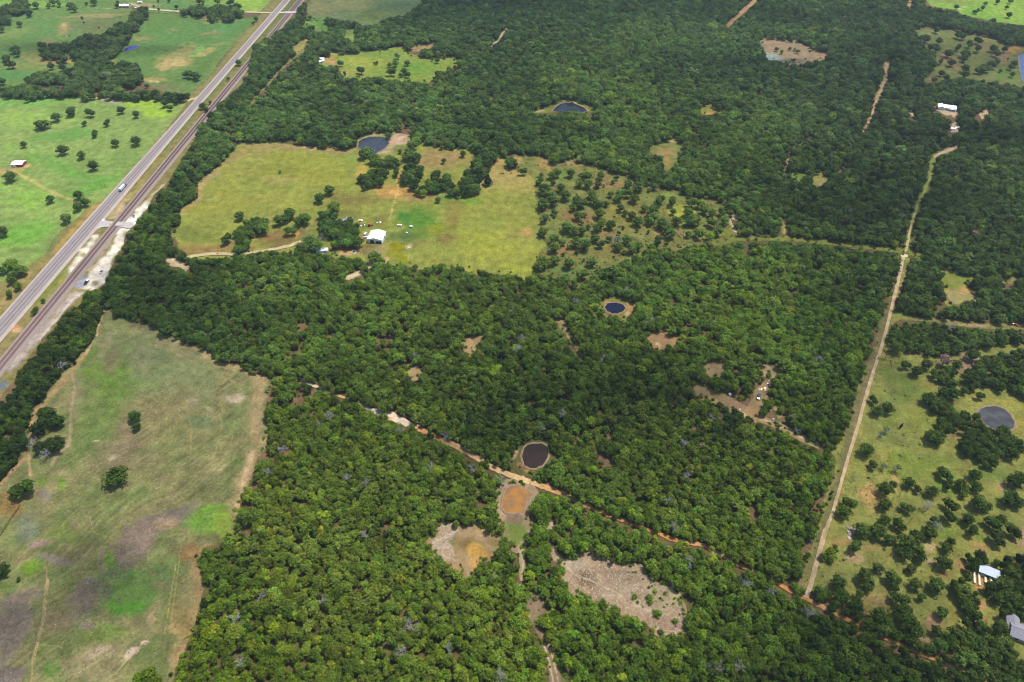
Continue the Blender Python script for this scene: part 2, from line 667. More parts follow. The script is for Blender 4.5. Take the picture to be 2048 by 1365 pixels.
SWFIELD = [(212, 614), (225, 631), (250, 636), (270, 643), (300, 648), (325, 666), (350, 676), (367, 687), (400, 694), (422, 707), (435, 724), (475, 729),
           (500, 749), (520, 752), (537, 754), (554, 754), (542, 772), (532, 802), (530, 832), (536, 867), (534, 880), (532, 897), (512, 922), (500, 970), (482, 992),
           (480, 1017), (472, 1038), (470, 1063), (445, 1085), (405, 1096), (397, 1123), (403, 1163), (408, 1178), (400, 1203), (390, 1248), (375, 1286),
           (366, 1311), (350, 1343), (346, 1375), (330, 1560), (-160, 1560), (-160, 1060), (-30, 985), (0, 967), (25, 935), (47, 915), (35, 895), (47, 872), (57, 852), (60, 832), (70, 817),
           (92, 792), (117, 757), (150, 722), (175, 694), (185, 682), (200, 641), (207, 614)]
FARM = [(478, 284), (512, 285), (550, 286), (587, 290), (650, 297), (690, 300), (712, 296), (716, 276), (735, 268), (770, 265), (800, 265), (818, 270), (822, 285), (832, 290), (844, 287), (882, 295),
        (900, 300), (922, 297), (950, 302), (942, 325), (934, 341), (905, 384), (940, 390), (958, 372), (985, 335), (1000, 308), (1010, 318), (1015, 338), (1045, 345), (1076, 348), (1074, 356), (1071, 391), (1076, 423), (1081, 451), (1074, 471),
        (1094, 486), (1096, 496), (1079, 506), (1066, 526), (1071, 548), (1061, 553), (1022, 548), (997, 546), (969, 541), (937, 546), (937, 536), (909, 533), (874, 528),
        (844, 533), (812, 523), (777, 528), (767, 514), (750, 520), (737, 516), (692, 513), (660, 508), (640, 505), (612, 508), (594, 501), (557, 498), (512, 500), (467, 513), (387, 516),
        (375, 512), (360, 501), (357, 481), (342, 471), (362, 446), (360, 418), (396, 396), (397, 366), (422, 344), (440, 330), (455, 315), (470, 300)]
SAVANNA = [(1066, 548), (1071, 526), (1079, 506), (1094, 486), (1076, 423), (1071, 391), (1074, 356), (1045, 340), (1025, 318), (1030, 308), (1050, 312), (1081, 310), (1110, 330), (1144, 319), (1164, 325), (1189, 335),
           (1244, 352), (1262, 362), (1290, 373), (1330, 376), (1352, 380), (1374, 400), (1400, 396), (1434, 402), (1450, 420), (1462, 440), (1476, 466), (1464, 477), (1449, 484), (1394, 484), (1361, 497),
           (1324, 489), (1299, 496), (1281, 503), (1264, 516), (1244, 521), (1224, 532), (1196, 537), (1184, 551), (1159, 572), (1149, 562), (1134, 554), (1106, 552), (1090, 546)]
CORR_E = [(1801, 513), (1801, 531), (1796, 556), (1786, 571), (1776, 606), (1768, 636), (1753, 661), (1750, 687), (1728, 739), (1711, 787), (1706, 822), (1696, 854), (1676, 887),
          (1663, 902), (1671, 922), (1668, 959), (1658, 972), (1645, 1004), (1642, 1038), (1633, 1060), (1628, 1073), (1623, 1100), (1606, 1108), (1610, 1125), (1612, 1140), (1596, 1160), (1568, 1164)]
SEFIELD = CORR_E + [(1590, 1168), (1618, 1182), (1660, 1197), (1700, 1212), (1760, 1242), (1830, 1276), (1880, 1300), (1950, 1336), (1990, 1372), (2200, 1500), (2300, 1100), (2240, 690), (2048, 690), (1990, 690),
                    (1950, 700), (1900, 712), (1860, 712), (1831, 709), (1801, 704), (1781, 690), (1776, 684), (1780, 650), (1800, 640), (1848, 643), (1911, 652), (1961, 658), (2048, 660), (2150, 664), (2150, 650), (2048, 648), (1961, 646), (1911, 641), (1848, 636), (1806, 627),
                    (1787, 622), (1792, 600), (1803, 585), (1808, 560), (1816, 540), (1820, 520), (1816, 513)]
NEFIELD = [(1831, 60), (1846, 57), (1861, 54), (1880, 58), (1906, 60), (1935, 68), (1961, 72), (1990, 80), (2011, 90), (2060, 94), (2160, 110), (2160, 190), (2060, 172), (2038, 172), (1998, 162), (1926, 154), (1900, 158), (1868, 164), (1841, 161), (1862, 150), (1872, 125), (1873, 107), (1858, 100), (1846, 85), (1836, 70)]
FARNE = [(1848, -40), (1851, 0), (1861, 12), (1885, 17), (1906, 20), (1930, 30), (1946, 35), (1986, 43), (2020, 48), (2060, 52), (2200, 70), (2200, -40)]
TOPFIELD = [(622, -40), (622, 0), (612, 17), (618, 30), (640, 34), (662, 33), (702, 42), (727, 47), (752, 47), (777, 35), (812, 27), (842, 7), (848, -40)]
MEADOW = [(654, 115), (664, 102), (682, 107), (719, 107), (729, 102), (760, 101), (787, 96), (810, 95), (814, 107), (836, 112), (857, 117), (885, 118), (902, 115), (912, 120), (924, 122), (910, 130), (894, 135),
          (892, 142), (872, 142), (872, 152), (854, 162), (829, 162), (782, 157), (750, 154), (722, 156), (684, 153), (682, 140), (668, 130), (650, 132), (642, 128), (636, 126), (640, 116)]
CLEARINGS = {
    'pasture_gap': [(604, 42), (630, 40), (652, 45), (662, 57), (655, 62), (635, 58), (618, 52)],
    'sandy_gap': [(584, 97), (598, 86), (612, 77), (620, 82), (612, 94), (602, 106), (590, 104)],
    'pasture_gap.1': [(690, 58), (702, 60), (712, 70), (706, 82), (692, 76)],
    'sandy_gap.1': [(820, 100), (832, 92), (850, 88), (868, 88), (862, 95), (840, 100)],
    'pond_shore.1': [(1064, 223), (1080, 219), (1104, 210), (1126, 199), (1150, 203), (1175, 211), (1190, 217), (1180, 226), (1172, 224), (1155, 223), (1140, 222), (1120, 223), (1105, 225), (1080, 227)],
    'meadow_gap': [(1400, 216), (1420, 214), (1437, 222), (1436, 229), (1420, 229), (1402, 225)],
    'meadow_gap.1': [(1308, 288), (1330, 283), (1345, 280), (1350, 272), (1353, 288), (1371, 297), (1366, 306), (1352, 308), (1349, 322), (1344, 341), (1329, 337), (1324, 312), (1306, 306)],
    'shore_field': [(1522, 82), (1540, 79), (1560, 82), (1600, 87), (1622, 95), (1622, 102), (1650, 104), (1660, 111), (1640, 119), (1615, 121), (1606, 127), (1580, 126), (1560, 121), (1536, 116), (1528, 104)],
    'meadow_gap.2': [(1580, 346), (1596, 341), (1612, 346), (1608, 354), (1600, 360), (1588, 353)],
    'meadow_gap.4': [(1624, 353), (1640, 350), (1652, 362), (1644, 374), (1630, 370)],
    'pond_shore.2': [(1888, 541), (1903, 540), (1914, 548), (1926, 553), (1958, 551), (1948, 561), (1926, 573), (1948, 583), (1960, 596), (1938, 604), (1925, 610), (1906, 616), (1893, 600), (1886, 583), (1886, 560)],
    'meadow_gap.3': [(2006, 556), (2034, 558), (2034, 567), (2008, 567)],
    'pond_shore.3': [(1199, 613), (1206, 598), (1221, 593), (1238, 597), (1249, 601), (1260, 605), (1268, 613), (1269, 621), (1259, 637), (1241, 634), (1228, 631), (1212, 626)],
    'bare_gap': [(1101, 632), (1121, 640), (1134, 654), (1144, 664), (1151, 682), (1141, 683), (1131, 662), (1112, 646)],
    'bare_gap.1': [(1294, 663), (1320, 666), (1346, 671), (1359, 682), (1340, 688), (1321, 691), (1311, 703), (1307, 690)],
    'bare_gap.2': [(1399, 727), (1424, 726), (1446, 722), (1444, 740), (1439, 757), (1426, 750), (1409, 738)],
    'camp_clearing': [(1389, 769), (1414, 774), (1434, 782), (1454, 783), (1464, 794), (1491, 803), (1500, 797), (1502, 784), (1514, 776), (1528, 762), (1538, 766), (1542, 776), (1532, 790), (1524, 800), (1526, 815), (1519, 824), (1508, 836), (1489, 826), (1446, 808), (1420, 802), (1399, 795)],
    'bare_gap.3': [(1518, 738), (1535, 731), (1563, 735), (1565, 741), (1550, 747), (1524, 746)],
    'bare_gap.4': [(925, 675), (945, 672), (969, 672), (960, 686), (946, 696), (936, 709), (930, 698)],
    'bare_gap.5': [(820, 733), (834, 732), (847, 738), (849, 748), (835, 753), (820, 753)],
    'bare_gap.6': [(590, 658), (602, 646), (620, 642), (617, 656), (604, 662)],
    'pond_shore.4': [(1027, 912), (1035, 890), (1050, 880), (1080, 876), (1098, 886), (1099, 905), (1097, 922), (1090, 936), (1075, 945), (1045, 942), (1030, 928)],
    'pond_shore.5': [(1000, 975), (1015, 965), (1040, 965), (1065, 976), (1074, 993), (1062, 1015), (1052, 1030), (1070, 1045), (1058, 1060), (1050, 1085), (1042, 1100), (1026, 1092), (1010, 1068), (1002, 1040), (995, 1010), (997, 990)],
    'sandy_clearing': [(882, 1040), (900, 1048), (917, 1056), (937, 1055), (959, 1046), (970, 1058), (982, 1070), (1003, 1078), (998, 1100), (980, 1112), (957, 1122), (950, 1140), (942, 1160), (928, 1160), (927, 1140), (917, 1130), (895, 1130), (882, 1113), (870, 1104), (860, 1095), (860, 1080), (877, 1065)],
    'brushy_clearing': [(1099, 1055), (1104, 1075), (1107, 1098), (1131, 1120), (1149, 1120), (1172, 1107), (1197, 1112), (1219, 1128), (1250, 1130), (1284, 1132), (1299, 1153), (1307, 1166), (1344, 1165), (1357, 1188), (1367, 1208), (1372, 1241),
                        (1374, 1258), (1357, 1269), (1337, 1274), (1309, 1262), (1289, 1240), (1264, 1237), (1247, 1224), (1214, 1214), (1207, 1197), (1184, 1197), (1154, 1187), (1132, 1177), (1127, 1150), (1128, 1133), (1112, 1124), (1102, 1100), (1096, 1070)],
    'track_clearing': [(1062, 1187), (1084, 1188), (1088, 1211), (1090, 1233), (1074, 1242), (1080, 1262), (1098, 1283), (1108, 1300), (1124, 1340), (1134, 1375), (1140, 1460), (1108, 1460), (1100, 1375), (1096, 1328), (1086, 1286), (1070, 1262), (1060, 1240), (1056, 1210)],
}
# lanes through the trees: points and half-width (px) of the opening seen between the crowns
LANES = [
    ([(620, 78), (604, 104), (572, 130), (540, 164), (515, 192), (500, 215), (485, 240), (473, 262), (470, 290)], 1.0),
    ([(1518, -10), (1510, 2), (1484, 25), (1468, 40), (1454, 53)], 3.2),
    ([(1824, -20), (1820, 4), (1817, 15)], 2),
    ([(1776, 122), (1771, 140), (1771, 155), (1758, 190), (1752, 200)], 4),
    ([(1752, 200), (1743, 230), (1733, 252), (1726, 265)], 2),
    ([(1579, 305), (1576, 320), (1573, 335)], 1.6),
    ([(1812, 512), (1813, 493), (1823, 448), (1831, 423), (1843, 391), (1858, 361), (1863, 341), (1864, 325), (1872, 311), (1898, 301), (1914, 296)], 4.5),
    ([(1440, 488), (1480, 479), (1536, 478), (1580, 479), (1640, 484), (1690, 489), (1750, 496), (1790, 501), (1812, 506), (1842, 511)], 3),
    ([(1569, 470), (1567, 455), (1569, 441)], 4),
    ([(1518, 838), (1545, 848), (1568, 858), (1590, 870), (1612, 882), (1640, 893)], 5),
    ([(1548, 815), (1556, 828), (1560, 838)], 4),
    ([(1041, 1090), (1044, 1123), (1045, 1163)], 5),
    ([(1147, 683), (1156, 698), (1166, 714)], 3),
    ([(1103, 1045), (1101, 1060)], 4),
    ([(983, 95), (998, 78), (1006, 66), (1014, 58)], 1.3),
    ([(618, 768), (642, 778)], 5), ([(672, 791), (690, 798), (716, 806)], 1.2), ([(740, 819), (758, 827)], 5.5), ([(782, 832), (800, 841), (812, 848)], 9),
    ([(838, 857), (848, 863)], 6), ([(872, 876), (886, 883)], 5), ([(898, 887), (930, 904), (958, 921)], 6.5), ([(984, 938), (1024, 953), (1060, 965), (1100, 979), (1138, 994)], 6.5),
    ([(1140, 995), (1190, 1020), (1240, 1040), (1300, 1062), (1345, 1080), (1410, 1093), (1480, 1132), (1530, 1152), (1575, 1180), (1620, 1203), (1690, 1238), (1740, 1264), (1800, 1290), (1870, 1321), (1940, 1345)], 1.7), ([(593, 753), (618, 768), (642, 778), (670, 790), (715, 805), (745, 822)], 1.0),
    ([(1195, 1023), (1230, 1037)], 1.0), ([(1242, 1040), (1250, 1043)], 4), ([(1290, 1057), (1316, 1070)], 2.5), ([(1326, 1075), (1346, 1081)], 4), ([(1385, 1086), (1415, 1094)], 5), ([(1475, 1132), (1496, 1139)], 2.5),
    ([(1560, 1174), (1588, 1186)], 3), ([(1597, 1193), (1606, 1198)], 3), ([(1634, 1208), (1642, 1213)], 2), ([(1690, 1238), (1700, 1243)], 2), ([(1722, 1254), (1732, 1260)], 2), ([(1776, 1278), (1784, 1282)], 1.5), ([(1848, 1312), (1866, 1320)], 2.5), ([(1940, 1330), (1972, 1348), (1990, 1368)], 7),
    ([(335, 520), (350, 524), (362, 526)], 4), ([(340, 528), (362, 530), (376, 541)], 5),
    ([(695, 557), (723, 546)], 3.5), ([(738, 530), (748, 520)], 4),
    ([(1330, 1110), (1345, 1120)], 2), ([(1476, 440), (1462, 434)], 3),
    ([(1960, 235), (1975, 225)], 5), ([(1820, 222), (1824, 235)], 3), ([(1905, 228), (1912, 232)], 5), ([(1906, 248), (1915, 256)], 4),
    ([(1878, 215), (1892, 224), (1912, 222)], 7), ([(1900, 261), (1916, 259)], 5),
]
# woods that stand in open country (photo px outlines of the crown mass)
WOODS = [
    [(280, 15), (295, 15), (295, 30), (280, 48), (262, 65), (257, 85), (240, 100), (225, 112), (213, 122), (213, 126), (225, 128), (250, 127), (275, 130), (285, 148), (283, 160), (270, 162), (262, 172), (247, 172), (237, 178), (222, 178), (200, 176), (192, 185), (175, 192), (140, 185),
     (130, 174), (122, 164), (95, 164), (78, 166), (53, 165), (53, 160), (70, 146), (88, 147), (120, 147), (148, 140), (152, 125), (160, 120), (147, 110), (143, 100), (160, 82), (163, 75), (180, 70), (200, 75), (218, 62), (238, 50), (258, 45), (263, 30)],
    [(0, 175), (20, 180), (28, 172), (50, 172), (60, 170), (75, 177), (95, 182), (102, 175), (130, 180), (175, 192), (200, 193), (212, 176), (228, 180), (250, 190), (270, 183), (300, 183), (313, 187), (345, 187), (364, 187), (368, 198), (350, 202),
     (325, 198), (250, 197), (212, 191), (175, 195), (140, 190), (75, 193), (60, 199), (45, 197), (25, 190), (0, 191)],
    [(79, 103), (98, 92), (110, 90), (125, 86), (140, 90), (142, 100), (130, 106), (118, 112), (130, 118), (116, 121), (98, 119), (80, 112)],
    [(362, 22), (380, 17), (395, 14), (420, 18), (440, 14), (465, 14), (480, 22), (481, 33), (465, 39), (440, 42), (420, 40), (412, 30), (395, 29), (380, 27), (365, 28)],
    [(415, 33), (440, 38), (420, 42)],
    [(0, 24), (10, 24), (18, 35), (16, 45), (5, 50), (-20, 50), (-20, 24)],
    [(25, 0), (50, 2), (58, 14), (58, 24), (40, 26), (22, 22), (10, 26), (8, 14), (20, 12)],
    # around the white barn
    [(646, 432), (665, 432), (684, 446), (700, 440), (712, 452), (722, 476), (720, 490), (705, 494), (680, 494), (662, 490), (648, 474), (636, 462), (640, 444)],
    [(722, 358), (734, 346), (750, 340), (766, 344), (766, 366), (752, 373), (728, 374)],
    [(806, 356), (812, 335), (835, 338), (846, 350), (832, 360), (838, 366), (855, 368), (864, 350), (878, 340), (892, 348), (906, 362), (902, 382), (880, 382), (858, 384), (840, 389), (824, 386), (822, 370), (808, 366)],
    [(896, 388), (900, 380), (920, 368), (926, 350), (940, 335), (968, 330), (966, 350), (954, 365), (955, 385), (930, 390)],
    [(470, 470), (480, 455), (500, 440), (515, 438), (535, 442), (537, 452), (520, 462), (505, 466), (500, 480), (498, 495), (480, 503), (468, 495)],
    # south-east: the yard woods
    [(1926, 1255), (1940, 1240), (1975, 1252), (2002, 1245), (2016, 1270), (2026, 1290), (2060, 1330), (2180, 1380), (2180, 1600), (1985, 1420), (1990, 1380), (1955, 1338), (1910, 1300), (1895, 1285), (1905, 1265)],
    [(1990, 1120), (2010, 1108), (2060, 1105), (2170, 1110), (2170, 1240), (2060, 1240), (2030, 1240), (2010, 1232), (1996, 1222), (1992, 1196), (1972, 1185), (1980, 1168), (2000, 1160), (2000, 1140)],
    [(1902, 1165), (1920, 1160), (1936, 1152), (1944, 1170), (1948, 1185), (1966, 1190), (1962, 1202), (1954, 1220), (1968, 1240), (1960, 1252), (1946, 1245), (1930, 1220), (1922, 1195), (1905, 1182)],
    [(1930, 1115), (1945, 1105), (1962, 1112), (1970, 1125), (1968, 1134), (1950, 1142), (1936, 1135)],
    # east of the dirt road, woods round the pond
    [(1880, 735), (1905, 730), (1918, 745), (1906, 760), (1900, 775), (1890, 770), (1880, 760)],
    [(1846, 800), (1856, 790), (1880, 800), (1902, 805), (1912, 822), (1935, 828), (1960, 835), (1966, 850), (1988, 858), (2006, 862), (2024, 870), (2044, 885), (2040, 905), (2020, 915), (2004, 900), (1998, 912), (1986, 928), (1965, 930), (1948, 918), (1930, 905), (1922, 890), (1925, 870),
     (1905, 860), (1888, 870), (1872, 888), (1858, 880), (1868, 860), (1880, 842), (1875, 830), (1862, 822)],
    [(1930, 740), (1955, 728), (1975, 715), (2010, 705), (2060, 700), (2200, 700), (2200, 830), (2060, 800), (2030, 788), (2006, 778), (1985, 772), (1960, 765), (1942, 755)],
]
# brushy land where crowns stand apart: outline, share of the ground kept
THIN = [([(1270, 655), (1380, 660), (1470, 690), (1565, 720), (1580, 850), (1500, 850), (1390, 780), (1300, 710)], 0.86),
        ([(1770, 640), (2060, 650), (2060, 760), (1900, 760), (1800, 715)], 0.9),
        ([(1540, 100), (1900, 170), (1860, 240), (1700, 240), (1540, 170)], 0.86),
        ([(480, 1030), (900, 1030), (940, 1365), (420, 1365)], 0.9)]

# ------------------------------------------------------------------ open ground
field('pasture', [(-900, 190), (0, 190), (170, 194), (350, 200), (374, 205), (340, 250), (300, 298), (262, 345), (240, 372), (215, 396), (178, 414), (150, 442), (128, 458), (110, 474), (95, 503), (85, 514), (62, 530), (30, 548), (-60, 600), (-900, 760)],
      (130, 155, 80), [
          ('e', 140, 270, 60, 12, -10, (92, 152, 66), .55), ('e', 60, 240, 70, 14, 0, (150, 182, 82), .6), ('e', 120, 335, 70, 10, 20, (104, 160, 66), .6),
          ('e', 300, 215, 60, 18, 20, (158, 188, 64), .85), ('e', 40, 205, 90, 9, 0, (120, 172, 76), .7), ('e', 220, 203, 24, 5, 10, (178, 168, 140), .9), ('e', 205, 197, 18, 2.5, 5, (190, 170, 120), .8),
          ('e', 40, 470, 60, 22, -20, (110, 168, 58), .7), ('e', 60, 400, 50, 24, 10, (140, 180, 74), .7), ('e', 170, 380, 60, 10, -20, (96, 156, 58), .6),
          ('p', [(8, 338), (22, 330), (40, 336), (60, 327), (66, 330), (50, 340), (38, 346), (20, 346), (0, 352), (-20, 352), (-20, 336)], (192, 166, 96), .9),
          ('l', [(30, 345), (60, 360), (100, 383), (130, 395), (152, 403)], 3.2, (200, 178, 108), .95), ('e', 8, 338, 8, 3, -20, (150, 120, 120), .7),
          ('l', [(262, 345), (215, 395), (178, 415)], 4, (150, 168, 72), .7), ('e', 60, 300, 60, 8, 0, (140, 178, 84), .5), ('e', 140, 222, 40, 5, 0, (110, 165, 70), .4),
          ('l', [(180, 470), (60, 535)], 8, (120, 165, 60), .5)],
      second=(144, 164, 88), seed=1, step=3.4, mottle=0.12, mott_scale=14.0)
field('pasture', [(-900, -60), (170, -60), (262, 12), (262, 60), (200, 100), (160, 125), (120, 165), (55, 172), (0, 180), (-900, 190)],
      (108, 136, 70), [
          ('e', 70, 55, 60, 18, -8, (98, 136, 74), .6), ('e', 40, 105, 60, 12, 0, (96, 132, 72), .6), ('e', 30, 65, 50, 8, -12, (138, 150, 84), .6), ('e', 40, 8, 80, 9, 0, (136, 176, 74), .9),
          ('e', 128, 55, 12, 16, 30, (168, 146, 96), .85), ('e', 128, 53, 5, 5, 0, (226, 190, 130), .9), ('e', 200, 55, 60, 20, 0, (112, 122, 76), .9), ('e', 190, 32, 60, 3, -3, (164, 148, 98), .8), ('e', 160, 40, 20, 4, 0, (140, 136, 84), .6),
          ('e', 200, 70, 40, 9, 0, (124, 128, 74), .6), ('e', 216, 17, 8, 1.2, 0, (176, 176, 130), .7), ('e', 75, 115, 30, 12, 10, (150, 146, 86), .8), ('e', 110, 125, 40, 5, -5, (170, 146, 92), .9), ('e', 150, 122, 8, 3, 0, (202, 172, 92), .95), ('e', 150, 130, 9, 2.6, 0, (202, 172, 92), .95),
          ('e', 60, 132, 50, 9, 0, (134, 140, 76), .7), ('e', 20, 150, 60, 9, 0, (92, 140, 74), .8), ('e', 80, 172, 50, 5, 0, (140, 138, 72), .8), ('e', 100, 84, 14, 5, 0, (164, 140, 92), .6), ('e', 240, 20, 26, 4, 0, (128, 132, 88), .6)],
      second=(112, 140, 78), seed=2, step=3.6)
field('hayfield', [(285, 26), (330, 28), (372, 28), (430, 40), (510, 34), (524, 30), (512, 42), (480, 76), (440, 120), (428, 148), (380, 188), (330, 186), (300, 172), (285, 160), (250, 140), (215, 126), (224, 112), (240, 100), (262, 80), (270, 60)],
      (104, 134, 68), [
          ('e', 380, 70, 90, 22, -6, (96, 138, 74), .6), ('e', 355, 118, 45, 20, -28, (158, 150, 92), .85), ('e', 345, 128, 26, 8, -8, (196, 170, 110), .8), ('e', 420, 68, 26, 5, -10, (146, 140, 88), .85), ('e', 350, 62, 20, 4, -12, (134, 136, 84), .7),
          ('e', 280, 78, 24, 4, -3, (160, 144, 92), .8), ('e', 415, 104, 26, 6, -25, (172, 160, 96), .8), ('e', 400, 100, 22, 4, -35, (118, 168, 78), .8), ('e', 400, 34, 24, 6, 15, (150, 140, 92), .8), ('e', 440, 44, 40, 3, -5, (156, 144, 92), .8),
          ('e', 225, 125, 12, 8, 40, (150, 150, 84), .7), ('e', 300, 158, 30, 4, 3, (178, 156, 100), .8), ('l', [(284, 163), (300, 163), (318, 164)], 2.4, (226, 204, 134), .95),
          ('e', 320, 175, 50, 9, 5, (120, 126, 78), .8), ('e', 325, 174, 14, 3, 0, (146, 112, 96), .7), ('e', 260, 135, 30, 5, 10, (88, 138, 72), .6), ('l', [(480, 76), (440, 122), (392, 182)], 9, (126, 138, 80), .6), ('e', 470, 50, 40, 8, -20, (92, 146, 80), .6)],
      second=(106, 138, 72), seed=3, step=3.2)
field('pasture', [(170, -60), (262, 12), (285, 24), (330, 26), (372, 26), (420, 24), (520, 24), (536, 8), (580, -60)],
      (116, 142, 78), [('e', 500, 8, 50, 10, 0, (152, 182, 72), .9), ('e', 330, 8, 60, 6, 0, (98, 138, 76), .7), ('e', 280, 10, 30, 4, 0, (168, 146, 112), .8), ('e', 430, 6, 40, 6, 0, (134, 168, 76), .7), ('e', 520, 26, 20, 6, 0, (176, 176, 90), .7),
                       ('e', 410, 31, 7, 2.5, 0, (214, 196, 160), .9), ('l', [(556, -5), (535, 20), (520, 36)], 1.6, (208, 198, 126), .8)], seed=4, step=4.0)

VERGE = [(-900, 780), (-60, 600), (30, 548), (62, 530), (85, 514), (95, 503), (110, 474), (128, 458), (150, 442), (178, 414), (215, 396), (240, 372), (262, 345), (300, 298), (340, 250), (374, 205), (368, 195), (385, 186), (428, 148), (440, 120),
         (480, 76), (512, 42), (536, 8), (580, -60)] + BELT_W + [(-900, 1000)]
field('verge', VERGE, (134, 126, 74), [
    ('l', [(560, 0), (480, 90), (395, 190)], 10, (142, 130, 84), .8), ('l', [(470, 85), (440, 125), (405, 165)], 4, (92, 112, 66), .85), ('l', [(590, 0), (520, 75), (440, 165), (380, 235), (330, 295)], 8, (112, 122, 68), .9),
    ('l', [(512, 52), (470, 100)], 4, (150, 146, 84), .7), ('l', [(330, 268), (280, 325), (235, 375), (190, 425)], 4.5, (176, 152, 86), .8), ('l', [(225, 388), (180, 425), (140, 470), (110, 505)], 7, (178, 148, 84), .75), ('l', [(120, 470), (100, 500), (90, 515)], 6, (116, 132, 76), .7),
    ('l', [(90, 520), (40, 575), (0, 615), (-40, 660)], 16, (142, 128, 76), .8), ('l', [(60, 545), (20, 590), (-20, 640)], 6, (178, 152, 96), .6),
    ('l', [(300, 330), (270, 365), (240, 395), (215, 430)], 7, (122, 116, 68), .9), ('l', [(262, 390), (240, 410), (222, 432)], 7, (192, 168, 118), .85), ('l', [(245, 415), (232, 432)], 6, (206, 178, 140), .8),
    ('l', [(285, 370), (270, 385), (255, 398)], 4, (178, 158, 84), .8), ('l', [(200, 455), (180, 480), (160, 510)], 7, (170, 146, 116), .9), ('l', [(195, 462), (165, 502), (140, 530)], 3, (130, 112, 78), .8),
    ('e', 165, 520, 14, 26, 40, (226, 214, 182), .9), ('l', [(190, 478), (170, 505), (150, 530), (135, 548)], 9, (232, 222, 196), .9), ('e', 166, 513, 7, 5, 0, (152, 146, 66), .9),
    ('l', [(130, 540), (100, 575), (75, 605), (50, 635)], 9, (124, 130, 60), .9), ('l', [(134, 550), (118, 572)], 5, (150, 156, 52), .8), ('l', [(70, 612), (40, 650), (10, 690), (-20, 730)], 10, (146, 130, 84), .8), ('e', 36, 655, 7, 10, 35, (206, 156, 116), .8),
    ('l', [(30, 690), (10, 715), (-10, 740)], 7, (130, 146, 60), .7),
    # the white gravel yard beside the track
    ('p', [(225, 447), (262, 430), (285, 412), (300, 398), (296, 416), (277, 441), (252, 466), (247, 491), (232, 516), (220, 541), (212, 565), (197, 580), (172, 583), (160, 575), (175, 560), (190, 540), (210, 512), (225, 490), (236, 466)], (236, 224, 204), 1.0),
    ('e', 262, 448, 14, 12, 0, (250, 246, 236), .9), ('l', [(222, 462), (212, 490), (196, 515), (182, 538)], 8, (202, 180, 152), .7), ('l', [(215, 485), (205, 505), (190, 525)], 4, (150, 130, 112), .7), ('e', 192, 569, 4, 3.5, 0, (168, 142, 88), .9),
    ('e', 160, 568, 14, 12, -30, (160, 160, 164), .95), ('l', [(150, 590), (120, 620), (95, 650), (60, 690), (20, 740)], 9, (182, 166, 156), .9), ('l', [(165, 585), (140, 605), (112, 640), (80, 678)], 3, (214, 198, 184), .8), ('e', 4, 768, 12, 14, 0, (110, 116, 130), .9),
    ('l', [(330, 368), (310, 390), (296, 402)], 5, (206, 182, 150), .7)], second=(150, 138, 80), seed=6, step=3.0, mat=M_GRASS)

